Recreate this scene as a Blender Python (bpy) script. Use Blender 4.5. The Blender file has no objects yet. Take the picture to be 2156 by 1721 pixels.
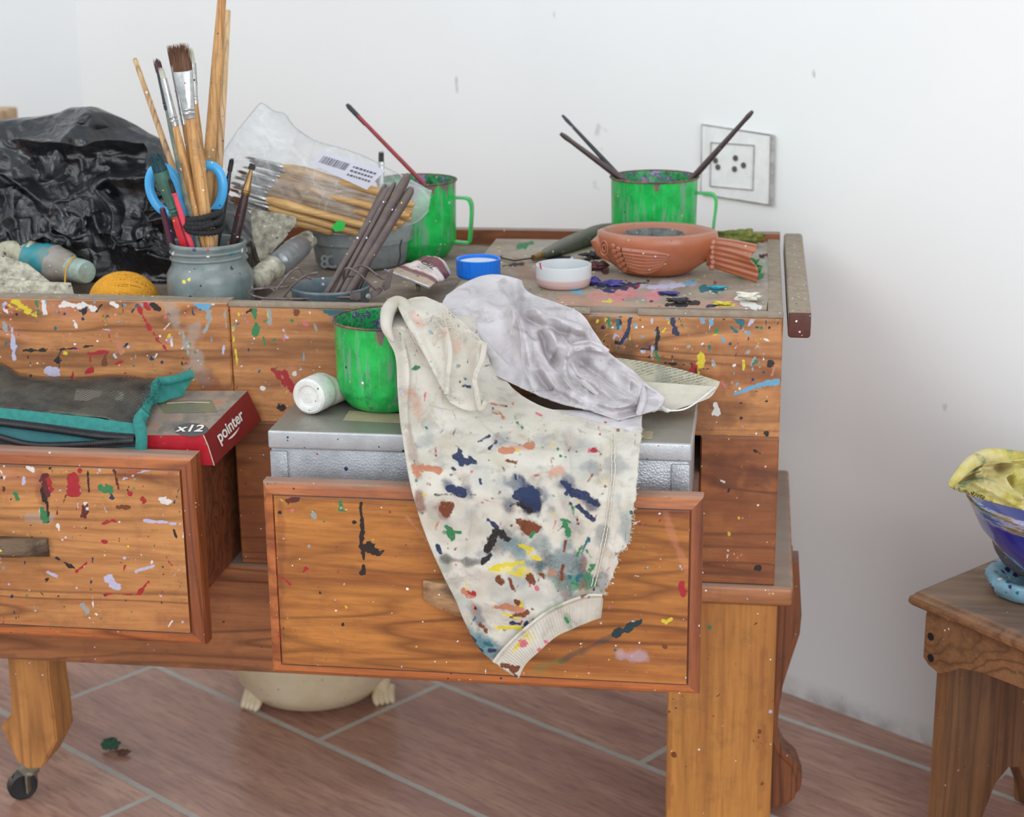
import bpy, bmesh, math, random
import numpy as np
from mathutils import Vector, Matrix

# ---------------------------------------------------------------- camera, world, light
FPX, IW, IH = 3585.0, 2156, 1721
PITCH, ROLL, YAW = math.radians(16.07), math.radians(-0.63), math.radians(8.3)
CAM = np.array([0.0, 0.0, 0.96])
def _basis():
    f0 = np.array([-math.sin(YAW), math.cos(YAW), 0.0]); r0 = np.array([math.cos(YAW), math.sin(YAW), 0.0])
    z = np.array([0, 0, 1.0]); f = f0*math.cos(PITCH)-z*math.sin(PITCH); u = np.cross(r0, f)
    r = r0*math.cos(ROLL)+u*math.sin(ROLL)
    return r, np.cross(r, f), f
CR, CU, CF = _basis()
scene = bpy.context.scene
cd = bpy.data.cameras.new('camera'); cam = bpy.data.objects.new('camera', cd); scene.collection.objects.link(cam)
cd.sensor_fit = 'HORIZONTAL'; cd.sensor_width = 36.0; cd.lens = FPX/IW*36.0
cam.matrix_world = Matrix(((CR[0], CU[0], -CF[0], CAM[0]), (CR[1], CU[1], -CF[1], CAM[1]), (CR[2], CU[2], -CF[2], CAM[2]), (0, 0, 0, 1)))
cd.dof.use_dof = True; cd.dof.focus_distance = 1.56; cd.dof.aperture_fstop = 7.0; cd.clip_start = 0.05
scene.camera = cam
scene.view_settings.view_transform = 'Standard'; scene.view_settings.look = 'None'
scene.view_settings.gamma = 1.0; scene.view_settings.use_curve_mapping = False
scene.view_settings.exposure = 0.38
world = bpy.data.worlds.new('daylight'); scene.world = world; world.use_nodes = True
bg = world.node_tree.nodes['Background']; bg.inputs[0].default_value = (0.83, 0.915, 1.0, 1); bg.inputs[1].default_value = 0.80
def area(name, loc, target, sx, sy, power, col):
    l = bpy.data.lights.new(name, 'AREA'); l.shape = 'RECTANGLE'; l.size = sx; l.size_y = sy; l.energy = power; l.color = col
    o = bpy.data.objects.new(name, l); scene.collection.objects.link(o); o.location = loc
    o.rotation_euler = (Vector(target)-Vector(loc)).to_track_quat('-Z', 'Y').to_euler(); return o
area('window_and_fill_light', (-1.9, 0.1, 2.3), (-0.1, 1.8, 0.55), 2.4, 1.6, 17, (1.0, 0.985, 0.95))
area('window_and_fill_light', (1.2, -1.7, 1.45), (-0.1, 1.8, 0.4), 3.0, 2.0, 50, (0.95, 0.98, 1.0))  # unseen fill light added at front right to lift the wall shadow

# ---------------------------------------------------------------- helpers
COL = scene.collection
rnd = random.Random(7)
def ray(x, y): return CR*(x-IW/2)/FPX-CU*(y-IH/2)/FPX+CF
def atY(x, y, Y):
    d = ray(x, y); return CAM+d*((Y-CAM[1])/d[1])
def atZ(x, y, Z):
    d = ray(x, y); return CAM+d*((Z-CAM[2])/d[2])
def proj(P):
    q = P-CAM; z = q@CF; return np.stack([IW/2+FPX*(q@CR)/z, IH/2-FPX*(q@CU)/z], -1)
def lin(c):
    return tuple(((v/255)/12.92 if v/255 <= 0.04045 else ((v/255+0.055)/1.055)**2.4) for v in c)
# numpy value noise
def _h(i, j, k, s):
    n = (i*374761393+j*668265263+k*2147483647+s*974634777) & 0xffffffff
    n = ((n ^ (n >> 13))*1274126177) & 0xffffffff
    n = n ^ (n >> 16)
    return (n & 0xffff)/65535.0*2-1
def vn(P, s=0):
    P = np.asarray(P, float); i = np.floor(P).astype(np.int64); f = P-i; f = f*f*f*(f*(f*6-15)+10)
    r = 0
    for a in (0, 1):
        for b in (0, 1):
            for c in (0, 1):
                w = (f[..., 0] if a else 1-f[..., 0])*(f[..., 1] if b else 1-f[..., 1])*(f[..., 2] if c else 1-f[..., 2])
                r = r+w*_h(i[..., 0]+a, i[..., 1]+b, i[..., 2]+c, s)
    return r
def fbm(P, o=4, s=0):
    r = 0; a = 1.0; t = 0; P = np.asarray(P, float)
    for k in range(o):
        r = r+a*vn(P*(2.03**k)+k*17.3, s+k); t += a; a *= 0.5
    return r/t
def ridged(P, o=4, s=0):
    r = 0; a = 1.0; t = 0; P = np.asarray(P, float)
    for k in range(o):
        r = r+a*(1-2*np.abs(vn(P*(1.9**k)+k*11.7, s+k))); t += a; a *= 0.55
    return r/t
def worley(P, s=0):
    P = np.asarray(P, float); i = np.floor(P).astype(np.int64); d1 = np.full(P.shape[:-1], 9.0); d2 = d1.copy()
    for a in (-1, 0, 1):
        for b in (-1, 0, 1):
            for c in (-1, 0, 1):
                ii = i+np.array([a, b, c])
                q = np.stack([_h(ii[..., 0], ii[..., 1], ii[..., 2], s+m)*0.5+0.5 for m in (1, 2, 3)], -1)+ii
                d = np.linalg.norm(q-P, axis=-1); m = d < d1
                d2 = np.where(m, d1, np.minimum(d2, d)); d1 = np.where(m, d, d1)
    return d1, d2

def mesh_obj(name, V, Fs, mat, parent=None, smooth=True, loc=None, auto=None):
    me = bpy.data.meshes.new(name)
    V = np.asarray(V, float)
    base = np.zeros(3)
    if parent is not None: base = np.array(parent['_o']) if '_o' in parent else base
    elif loc is not None: base = np.array(loc, float)
    else: base = np.array([(V[:, 0].min()+V[:, 0].max())/2, (V[:, 1].min()+V[:, 1].max())/2, V[:, 2].min()])
    me.from_pydata([tuple(v) for v in (V-base)], [], [tuple(int(i) for i in f) for f in Fs]); me.update()
    o = bpy.data.objects.new(name, me); COL.objects.link(o)
    if parent is not None:
        o.parent = parent; o['_o'] = parent['_o'] if '_o' in parent else [0, 0, 0]
    else:
        o.location = base; o['_o'] = list(base)
    ms = mat if isinstance(mat, (list, tuple)) else [mat]
    for m in ms: me.materials.append(m)
    if smooth:
        for p in me.polygons: p.use_smooth = True
    if auto is not None:
        bm = bmesh.new(); bm.from_mesh(me)
        for e in bm.edges:
            if len(e.link_faces) == 2 and e.calc_face_angle(0) > math.radians(auto): e.smooth = False
            elif len(e.link_faces) != 2: e.smooth = False
        bm.to_mesh(me); bm.free()
    return o
def thing(name, loc, label, cat, group=None, kind=None):
    o = bpy.data.objects.new(name, None); COL.objects.link(o); o.location = tuple(loc); o['_o'] = [float(v) for v in loc]
    o.empty_display_size = 0.02
    return tag(o, label, cat, group, kind)
def tag(o, label=None, cat=None, group=None, kind=None):
    if label: o['label'] = label
    if cat: o['category'] = cat
    if group: o['group'] = group
    if kind: o['kind'] = kind
    return o
class MB:
    def __init__(s): s.V = []; s.F = []
    def add(s, V, F):
        n = len(s.V); s.V += [tuple(v) for v in V]; s.F += [tuple(i+n for i in f) for f in F]; return s
    def box(s, x0, x1, y0, y1, z0, z1, bev=0.0, seg=2):
        if bev <= 0:
            V = [(x, y, z) for x in (x0, x1) for y in (y0, y1) for z in (z0, z1)]
            return s.add(V, [(0, 1, 3, 2), (4, 6, 7, 5), (0, 4, 5, 1), (2, 3, 7, 6), (0, 2, 6, 4), (1, 5, 7, 3)])
        bm = bmesh.new(); bmesh.ops.create_cube(bm, size=1)
        for v in bm.verts: v.co = Vector(((x0+x1)/2+v.co.x*(x1-x0), (y0+y1)/2+v.co.y*(y1-y0), (z0+z1)/2+v.co.z*(z1-z0)))
        bmesh.ops.bevel(bm, geom=bm.edges[:], offset=bev, segments=seg, profile=0.5, affect='EDGES')
        return s.bm(bm)
    def bm(s, bm):
        bm.verts.index_update(); s.add([v.co[:] for v in bm.verts], [[v.index for v in f.verts] for f in bm.faces]); bm.free(); return s
    def prism(s, poly, d, bev=0.0):
        """poly: list of 3D points (planar), d: extrusion vector"""
        bm = bmesh.new(); d = Vector(d)
        a = [bm.verts.new(p) for p in poly]; b = [bm.verts.new(Vector(p)+d) for p in poly]; n = len(a)
        bm.faces.new(a); bm.faces.new(b[::-1])
        for i in range(n): bm.faces.new((a[i], b[i], b[(i+1) % n], a[(i+1) % n]))
        bmesh.ops.recalc_face_normals(bm, faces=bm.faces[:])
        if bev > 0: bmesh.ops.bevel(bm, geom=[e for e in bm.edges if e.calc_face_angle(0) > 0.6], offset=bev, segments=2, affect='EDGES')
        return s.bm(bm)
    def lathe(s, prof, c=(0, 0, 0), n=48, axis=(0, 0, 1), sx=1, sy=1, rf=None, cap=True):
        """prof list of (r,h) along axis from c"""
        A = Vector(axis).normalized(); q = Vector((0, 0, 1)).rotation_difference(A); c = Vector(c); V = []; F = []
        for j, (r, h) in enumerate(prof):
            for i in range(n):
                a = 2*math.pi*i/n; rr = r*(rf(a, j, h) if rf else 1)
                V.append(tuple(c+q @ Vector((rr*math.cos(a)*sx, rr*math.sin(a)*sy, h))))
        m = len(prof)
        for j in range(m-1):
            for i in range(n): F.append((j*n+i, j*n+(i+1) % n, (j+1)*n+(i+1) % n, (j+1)*n+i))
        if cap and prof[0][0] > 1e-6: F.append(tuple(range(n))[::-1])
        if cap and prof[-1][0] > 1e-6: F.append(tuple((m-1)*n+i for i in range(n)))
        return s.add(V, F)
    def tube(s, pts, r, n=10, caps=True, closed=False, flat=None):
        """flat=(vec, factor): squash the section along vec"""
        P = [Vector(p) for p in pts]; m = len(P); R = r if isinstance(r, (list, tuple)) else [r]*m; V = []; F = []
        up = None
        for j in range(m):
            t = (P[(j+1) % m]-P[j-1]) if closed else (P[min(j+1, m-1)]-P[max(j-1, 0)])
            t.normalize()
            if up is None: up = t.orthogonal().normalized()
            up = (up-t*up.dot(t)).normalized(); w = t.cross(up)
            for i in range(n):
                a = 2*math.pi*i/n; o = (up*math.cos(a)+w*math.sin(a))*R[j]
                if flat: fv = Vector(flat[0]).normalized(); k = flat[1] if not isinstance(flat[1], (list, tuple)) else flat[1][j]; o = o-fv*o.dot(fv)*(1-k)
                V.append(tuple(P[j]+o))
        for j in range(m if closed else m-1):
            k = (j+1) % m
            for i in range(n): F.append((j*n+i, j*n+(i+1) % n, k*n+(i+1) % n, k*n+i))
        if caps and not closed: F.append(tuple(range(n))[::-1]); F.append(tuple((m-1)*n+i for i in range(n)))
        return s.add(V, F)
    def obj(s, name, mat, parent=None, smooth=True, auto=35, loc=None):
        return mesh_obj(name, s.V, s.F, mat, parent, smooth, loc, auto)
def spline(pts, n):
    """Catmull-Rom through the points, n samples"""
    P = np.asarray(pts, float); m = len(P)
    t = np.linspace(0, m-1, n); i = np.clip(t.astype(int), 0, m-2); f = (t-i)[:, None]
    p0 = P[np.clip(i-1, 0, m-1)]; p1 = P[i]; p2 = P[i+1]; p3 = P[np.clip(i+2, 0, m-1)]
    return 0.5*((2*p1)+(-p0+p2)*f+(2*p0-5*p1+4*p2-p3)*f*f+(-p0+3*p1-3*p2+p3)*f**3)
def grid_faces(nr, nc):
    return [(r*nc+c, r*nc+c+1, (r+1)*nc+c+1, (r+1)*nc+c) for r in range(nr-1) for c in range(nc-1)]
def capd(U, d):
    """signed distance (px, inside positive) of points U to a capsule dab"""
    a = np.array(d[0:2], float); b = np.array(d[2:4], float); ab = b-a; L = max(ab@ab, 1e-9)
    t = np.clip(((U-a)@ab)/L, 0, 1); return d[4]-np.linalg.norm(U-(a+t[:, None]*ab), axis=1)
def dab_attr(o, dabs, soft=(), wpos=None, seed=0):
    """crisp paint dabs (attribute dab) and soft stains (attribute stain), fixed to the surface"""
    me = o.data; n = len(me.vertices); co = np.empty(n*3); me.vertices.foreach_get('co', co)
    base = np.array(o['_o']); W = co.reshape(-1, 3)+base; U = proj(W if wpos is None else wpos)
    nz = vn(np.c_[U/13.0, np.zeros(n)], seed)*4+vn(np.c_[U/5.0, np.zeros(n)], seed+5)*3-0.8
    best = np.full(n, -40.0); colr = np.ones((n, 3))*0.5
    for d in dabs:
        k = min(1.0, d[4]/8.0+0.15)
        sd = capd(U, d)+nz*k; m = sd > best; best[m] = sd[m]; colr[m] = lin(d[5])
    out = np.c_[colr, np.clip(0.5+best/16.0, 0, 1)]
    at = me.color_attributes.new('dab', 'FLOAT_COLOR', 'POINT'); at.data.foreach_set('color', out.astype(np.float32).ravel())
    C = np.zeros((n, 3)); A = np.zeros(n)
    n2 = fbm(np.c_[U/26.0, np.zeros(n)], 5, seed+9)
    for d in soft:
        w = d[6] if len(d) > 6 else 0.8; r = d[4]
        a = np.clip((capd(U, (d[0], d[1], d[2], d[3], r*0.85))+n2*r*1.3)/(r*0.9)+0.4, 0, 1); a = a*a*(3-2*a)*w
        C = C*(1-a)[:, None]+np.array(lin(d[5]))*a[:, None]; A = A*(1-a)+a
    st = np.c_[C/np.maximum(A, 1e-5)[:, None], A]
    at = me.color_attributes.new('stain', 'FLOAT_COLOR', 'POINT'); at.data.foreach_set('color', st.astype(np.float32).ravel())

# ---------------------------------------------------------------- materials
class NT:
    def __init__(s, name):
        s.m = bpy.data.materials.new(name); s.m.use_nodes = True; s.t = s.m.node_tree; s.N = s.t.nodes; s.b = s.N['Principled BSDF']; s.out = s.N['Material Output']
        s.tc = s.N.new('ShaderNodeTexCoord')
    def n(s, typ, ins=None, **kw):
        nd = s.N.new('ShaderNode'+typ)
        for k, v in kw.items(): setattr(nd, k, v)
        for k, v in (ins or {}).items():
            i = nd.inputs[k]
            if hasattr(v, 'is_linked') or isinstance(v, bpy.types.NodeSocket): s.t.links.new(v, i)
            else: i.default_value = v
        return nd
    def mapv(s, scale=(1, 1, 1), rot=(0, 0, 0), loc=(0, 0, 0), src=None):
        return s.n('Mapping', {'Vector': src or s.tc.outputs['Object'], 'Scale': scale, 'Rotation': rot, 'Location': loc}).outputs[0]
    def noise(s, v, scale, detail=4, rough=0.55, dist=0.0):
        return s.n('TexNoise', {'Vector': v, 'Scale': scale, 'Detail': detail, 'Roughness': rough, 'Distortion': dist}).outputs['Fac']
    def ramp(s, f, stops):
        r = s.n('ValToRGB', {'Fac': f}); e = r.color_ramp.elements
        while len(e) < len(stops): e.new(0.5)
        for q, (p, c) in zip(e, stops): q.position = p; q.color = (*c[:3], 1) if len(c) >= 3 else (c[0],)*3+(1,)
        return r.outputs[0]
    def step(s, f, a, b, lo=0.0, hi=1.0):
        return s.n('MapRange', {'Value': f, 'From Min': a, 'From Max': b, 'To Min': lo, 'To Max': hi}).outputs[0]
    def math(s, op, a, b=0.0, c=None):
        i = {0: a, 1: b}
        if c is not None: i[2] = c
        return s.n('Math', i, operation=op).outputs[0]
    def mix(s, f, a, b, mode='MIX'):
        nd = s.N.new('ShaderNodeMix'); nd.data_type = 'RGBA'; nd.blend_type = mode
        for idx, v in ((0, f), (6, a), (7, b)):
            i = nd.inputs[idx]
            if isinstance(v, bpy.types.NodeSocket): s.t.links.new(v, i)
            else: i.default_value = v if idx == 0 else (*v[:3], 1)
        return nd.outputs[2]
    def bump(s, h, strength=0.3, dist=0.002, normal=None):
        i = {'Height': h, 'Strength': strength, 'Distance': dist}
        if normal is not None: i['Normal'] = normal
        return s.n('Bump', i).outputs[0]
    def set(s, **kw):
        for k, v in kw.items():
            i = s.b.inputs[k.replace('_', ' ')]
            if isinstance(v, bpy.types.NodeSocket): s.t.links.new(v, i)
            else: i.default_value = (*v, 1) if isinstance(v, tuple) and len(v) == 3 else v
        return s.m
    def specks(s, col, scale, thr, pres=0.5, seed=0.0, jitter=0.25, pal=None):
        """random coloured paint specks"""
        v = s.mapv(loc=(seed, seed*1.7, seed*0.3))
        w = s.n('VectorMath', {0: v, 1: s.n('VectorMath', {0: s.n('TexNoise', {'Vector': v, 'Scale': scale*1.6, 'Detail': 2}).outputs['Color'], 'Scale': jitter/scale}, operation='SCALE').outputs[0]}, operation='ADD').outputs[0]
        vo = s.n('TexVoronoi', {'Vector': w, 'Scale': scale}); sp = s.n('SeparateColor', {0: vo.outputs['Color']})
        r = s.math('MULTIPLY', s.math('POWER', sp.outputs[0], 3.0), thr)
        m = s.math('LESS_THAN', vo.outputs['Distance'], r)
        m = s.math('MULTIPLY', m, s.math('GREATER_THAN', s.math('ADD', sp.outputs[2], s.math('SUBTRACT', s.noise(v, scale*0.12, 2), 0.5)), 1-pres))
        P = pal or [(235, 232, 228), (230, 228, 225), (176, 40, 50), (40, 60, 95), (30, 28, 30), (45, 120, 120), (225, 200, 60), (60, 140, 80), (200, 190, 215), (215, 150, 130)]
        rp = s.n('ValToRGB', {'Fac': sp.outputs[1]}); rp.color_ramp.interpolation = 'CONSTANT'; e = rp.color_ramp.elements
        while len(e) < len(P): e.new(0.5)
        for k, (q, c) in enumerate(zip(e, P)): q.position = k/len(P); q.color = (*lin(c), 1)
        return s.mix(m, col, rp.outputs[0]), m
    def dabs(s, col, sharp=0.02):
        v = s.tc.outputs['Object']
        st = s.n('Attribute', attribute_name='stain'); col = s.mix(s.math('MULTIPLY', st.outputs['Alpha'], s.step(s.noise(v, 900, 2), 0.3, 0.55, 0.75, 1.0)), col, st.outputs['Color'])
        a = s.n('Attribute', attribute_name='dab')
        f = s.math('ADD', a.outputs['Alpha'], s.math('MULTIPLY', s.math('SUBTRACT', s.noise(v, 420, 4, 0.7), 0.5), 0.35))
        m = s.step(f, 0.5-sharp, 0.5+sharp)
        dry = s.step(s.noise(s.mapv((1, 1, 1)), 1300, 3, 0.7), 0.34, 0.42, 0.6, 1.0)
        dc = s.mix(s.noise(v, 300, 3), s.mix(0.35, a.outputs['Color'], (0, 0, 0), 'MIX'), a.outputs['Color'])
        return s.mix(s.math('MULTIPLY', m, dry), col, dc), m
MAT = {}
def wood(name, light, dark, axis='x', specks=0.0, dirt=0.3, dab=False, rough=0.42, scale=1.0, red=0.0, dust=0.0, seed=0.0):
    if name in MAT: return MAT[name]
    s = NT(name)
    st = {'x': (0.09, 1, 1), 'y': (1, 0.09, 1), 'z': (1, 1, 0.07)}[axis]
    v = s.mapv(tuple(k*scale for k in st), loc=(seed, seed*2, seed*3))
    warp = s.n('TexNoise', {'Vector': v, 'Scale': 5.0, 'Detail': 2.0}).outputs['Fac']
    v2 = s.n('VectorMath', {0: v, 1: s.n('CombineXYZ', {0: s.math('MULTIPLY', warp, 0.05), 1: s.math('MULTIPLY', warp, 0.05), 2: s.math('MULTIPLY', warp, 0.05)}).outputs[0]}, operation='ADD').outputs[0]
    g = s.noise(v2, 55, 5, 0.62); fine = s.noise(v2, 420, 3, 0.6); big = s.noise(v, 9, 3, 0.5)
    lines = s.math('FRACT', s.math('MULTIPLY', s.noise(v2, 13, 3, 0.4), 15.0))
    ln = s.step(s.math('ABSOLUTE', s.math('SUBTRACT', lines, 0.5)), 0.0, 0.22, 1.0, 0.0)
    c = s.ramp(g, [(0.3, lin(dark)), (0.55, lin(light)), (0.75, tuple(min(1, q*1.18) for q in lin(light)))])
    c = s.mix(s.math('MULTIPLY', ln, s.step(big, 0.36, 0.6, 0.15, 0.85)), c, lin(tuple(q*0.66 for q in dark)))
    c = s.mix(s.step(fine, 0.42, 0.75, 0.0, 0.35), c, lin(tuple(q*0.8 for q in dark)))
    c = s.mix(s.step(big, 0.4, 0.7, 0, 0.25), c, lin((150, 84, 44)), 'MIX')
    if red: c = s.mix(s.step(s.noise(s.mapv(), 12, 4), 0.5, 0.72, 0, red), c, lin((118, 40, 32)))
    if dirt: c = s.mix(s.step(s.noise(s.mapv(loc=(3, 1, 2)), 38, 6, 0.7), 0.52, 0.74, 0, dirt), c, lin((60, 42, 32)))
    ms = None
    if specks:
        c, ms = s.specks(c, 290, 0.36, 0.22*specks+0.06, seed+1.3)
    rg = s.step(g, 0.3, 0.7, rough+0.12, rough-0.06)
    if dab:
        c, dm = s.dabs(c)
    if dust:
        nz = s.n('NewGeometry').outputs['Normal']; up = s.n('SeparateXYZ', {0: nz}).outputs[2]
        dfac = s.math('MULTIPLY', s.step(up, 0.6, 0.95), s.step(s.noise(s.mapv(), 26, 5, 0.6), 0.25, 0.6, dust*0.55, dust))
        c = s.mix(dfac, c, lin((148, 138, 128))); rg = s.math('ADD', rg, s.math('MULTIPLY', dfac, 0.4))
    s.set(Base_Color=c, Roughness=rg, Normal=s.bump(s.math('ADD', g, s.math('MULTIPLY', ln, -0.4)), 0.25, 0.0008))
    MAT[name] = s.m; return s.m
def grunge(name, col, col2=None, rough=0.5, metal=0.0, specks=0.0, scale=60, amt=0.5, bump=0.2, bscale=200, dust=0.0, spec_scale=320, thr=0.38, dab=False, trans=0.0, sss=0.0, pal=None, coat=0.0, bd=0.001):
    if name in MAT: return MAT[name]
    s = NT(name); v = s.tc.outputs['Object']
    c2 = col2 or tuple(q*0.6 for q in col)
    c = s.mix(s.step(s.noise(v, scale, 6, 0.65), 0.4, 0.68, 0, amt), lin(col), lin(c2))
    if specks: c, _ = s.specks(c, spec_scale, thr, specks*0.5+0.1, 2.2, pal=pal)
    if dab: c, _ = s.dabs(c)
    r = s.step(s.noise(v, scale*1.4, 4), 0.3, 0.7, max(0.03, rough-0.1), min(1, rough+0.12))
    if dust:
        up = s.n('SeparateXYZ', {0: s.n('NewGeometry').outputs['Normal']}).outputs[2]
        df = s.math('MULTIPLY', s.step(up, 0.2, 0.9), s.step(s.noise(v, 40, 5), 0.3, 0.6, dust*0.5, dust)); c = s.mix(df, c, lin((150, 142, 132)))
        r = s.math('ADD', r, s.math('MULTIPLY', df, 0.4))
    s.set(Base_Color=c, Roughness=r, Metallic=metal, Normal=s.bump(s.noise(v, bscale, 4, 0.6), bump, bd))
    if trans: s.set(Transmission_Weight=trans)
    if coat: s.set(Coat_Weight=coat, Coat_Roughness=0.15)
    if sss: s.set(Subsurface_Weight=sss, Subsurface_Scale=0.01)
    MAT[name] = s.m; return s.m
# ---------------------------------------------------------------- room
WA = math.radians(36.9); WD = np.array([math.cos(WA), -math.sin(WA), 0]); WN = np.array([math.sin(WA), math.cos(WA), 0])
W0 = np.array([0.052, 2.031, 0.0])
def atWall(x, y, off=0.0):
    d = ray(x, y); return CAM+d*(((W0-CAM)@WN-off)/(d@WN))
cornr = atWall(175, 225); cornr[2] = 0; tc_ = (cornr-W0)@WD
def wall_mat(name, col):
    s = NT(name); v = s.tc.outputs['Object']
    c = s.mix(s.step(s.noise(v, 3.0, 5, 0.6), 0.35, 0.7, 0, 0.5), lin(col), lin(tuple(q*0.975 for q in col)))
    # scuffs low on the wall, dirt line along the floor
    z = s.n('SeparateXYZ', {0: s.n('NewGeometry').outputs['Position']}).outputs[2]
    low = s.step(z, 0.004, 0.03, 1.0, 0.0)
    c = s.mix(s.math('MULTIPLY', low, s.step(s.noise(v, 30, 5, 0.6), 0.38, 0.7, 0.1, 0.6)), c, lin((120, 112, 100)))
    c = s.mix(s.step(s.noise(v, 16, 3, 0.5), 0.735, 0.76, 0, 0.35), c, lin((150, 148, 145)))
    c = s.mix(s.step(s.noise(s.mapv((1, 1, 0.4)), 30, 2, 0.4), 0.765, 0.78, 0, 0.6), c, lin((110, 106, 102)))
    s.set(Base_Color=c, Roughness=0.75, Normal=s.bump(s.noise(v, 60, 4), 0.08, 0.002)); return s.m
m = MB(); a = cornr+WD*0; b = W0+WD*1.6
m.prism([tuple(a), tuple(b), tuple(b+[0, 0, 2.6]), tuple(a+[0, 0, 2.6])], WN*0.1)
o = m.obj('wall_back', wall_mat('white_plaster', (238, 238, 236)), smooth=False); tag(o, 'white plaster wall with faint scuffs behind the paint table', 'wall', kind='structure')
m = MB(); a = cornr-WD*0.1; b = a-WN*1.7
a = cornr+WN*0.1-WD*0.1; m.prism([tuple(cornr-WD*0.1-WN*1.8), tuple(a), tuple(a+[0, 0, 2.6]), tuple(cornr-WD*0.1-WN*1.8+[0, 0, 2.6])], WD*0.1)
o = m.obj('wall_left', wall_mat('pale_plaster', (234, 236, 236)), smooth=False); tag(o, 'pale wall beyond the corner at the far left', 'wall', kind='structure')
# floor: wood-look planks with grey grout
s = NT('plank_tiles'); FA = math.radians(-34.4)
fv = s.n('VectorRotate', {'Vector': s.n('NewGeometry').outputs['Position'], 'Angle': -FA}, rotation_type='Z_AXIS').outputs[0]
sx = s.n('SeparateXYZ', {0: fv}); fx, fy = sx.outputs[0], sx.outputs[1]
row = s.math('DIVIDE', s.math('SUBTRACT', fy, 1.006), 0.2125); ri = s.math('FLOOR', row); rf_ = s.math('FRACT', row)
off = s.math('MULTIPLY', ri, 0.33)
# rows 1 (1.216..1.43) joint at u=-1.452, row 0 joint at u=-1.782
cu = s.math('DIVIDE', s.math('SUBTRACT', fx, s.math('ADD', off, -1.782)), 0.62); ci = s.math('FLOOR', cu); cf = s.math('FRACT', cu)
ge = s.math('MINIMUM', s.math('MULTIPLY', s.math('MINIMUM', rf_, s.math('SUBTRACT', 1.0, rf_)), 0.2125), s.math('MULTIPLY', s.math('MINIMUM', cf, s.math('SUBTRACT', 1.0, cf)), 0.62))
wob = s.math('MULTIPLY', s.math('SUBTRACT', s.noise(s.tc.outputs['Object'], 60, 3), 0.5), 0.002)
gm = s.step(s.math('ADD', ge, wob), 0.0034, 0.0050, 1.0, 0.0)
pid = s.n('CombineXYZ', {0: s.math('MULTIPLY', ci, 7.3), 1: s.math('MULTIPLY', ri, 3.1), 2: 0.0}).outputs[0]
pv = s.n('VectorMath', {0: s.n('VectorMath', {0: fv, 1: (0.16, 1, 1)}, operation='MULTIPLY').outputs[0], 1: pid}, operation='ADD').outputs[0]
g1 = s.noise(pv, 26, 6, 0.65, 0.6); g2 = s.noise(pv, 160, 4, 0.6)
c = s.ramp(g1, [(0.3, lin((150, 108, 94))), (0.48, lin((180, 138, 120))), (0.62, lin((200, 158, 136))), (0.8, lin((214, 172, 142)))])
c = s.mix(s.step(g2, 0.48, 0.66, 0, 0.6), c, lin((128, 92, 80)))
wn_ = s.n('TexWhiteNoise', {'Vector': pid}).outputs['Value']; c = s.mix(s.step(wn_, 0, 1, 0.0, 0.3), c, lin((168, 124, 110)))
c = s.mix(gm, c, s.mix(s.noise(fv, 80, 4), lin((204, 202, 194)), lin((176, 172, 164))))
s.set(Base_Color=c, Roughness=s.mix(gm, (0.24, 0.24, 0.24), (0.8, 0.8, 0.8)), Normal=s.bump(s.math('SUBTRACT', s.math('MULTIPLY', g1, 0.1), gm), 0.35, 0.001))
m = MB(); m.box(-3.2, 1.8, -1.0, 4.2, -0.05, 0.0); o = m.obj('floor', s.m, smooth=False); tag(o, 'reddish brown wood-look tile floor with grey grout lines', 'floor', kind='structure')
# power outlet on the wall
wm = grunge('outlet_white', (236, 236, 234), (214, 214, 210), 0.4, bump=0.02); dkm = grunge('socket_dark', (90, 88, 86), rough=0.7)
edge_grey = grunge('socket_edge_grey', (176, 172, 168), (120, 115, 112), rough=0.8, amt=0.8)
def onwall(pts, off=0.0): return [tuple(atWall(x, y, off)) for x, y in pts]
cx = atWall(1550, 348)
ol = thing('wall_outlet', atWall(1550, 430), 'white double wall socket plate low on the white wall behind right green mug', 'outlet')
m = MB(); m.prism(onwall([(1478, 262), (1627, 285), (1624, 432), (1476, 408)], 0.0005), -WN*0.004, 0.001); m.obj('plate', wm, ol)
m = MB(); q = [(1478, 262), (1627, 285), (1624, 432), (1476, 408)]
P4 = [Vector(p) for p in onwall(q, 0.0045)]; m.tube(P4, 0.0011, 6, closed=True); m.tube([P4[1], P4[2]], 0.0028, 6); m.obj('edge_line', edge_grey, ol)  # thin grey outline along the plate, thicker on its right edge
m = MB(); P4 = [Vector(p) for p in onwall([(1497, 300), (1588, 306), (1585, 400), (1495, 392)], 0.0055)]; m.tube(P4, 0.0010, 6, closed=True); m.obj('inset_frame', edge_grey, ol)
for (x, y) in ((1549, 333), (1566, 348), (1547, 356), (1507, 338), (1512, 352)):
    m = MB(); m.lathe([(0.0036, 0), (0.0036, 0.0012), (0, 0.0014)], atWall(x, y, 0.0046), 12, axis=-WN); m.obj('socket_hole', dkm, ol)

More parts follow.
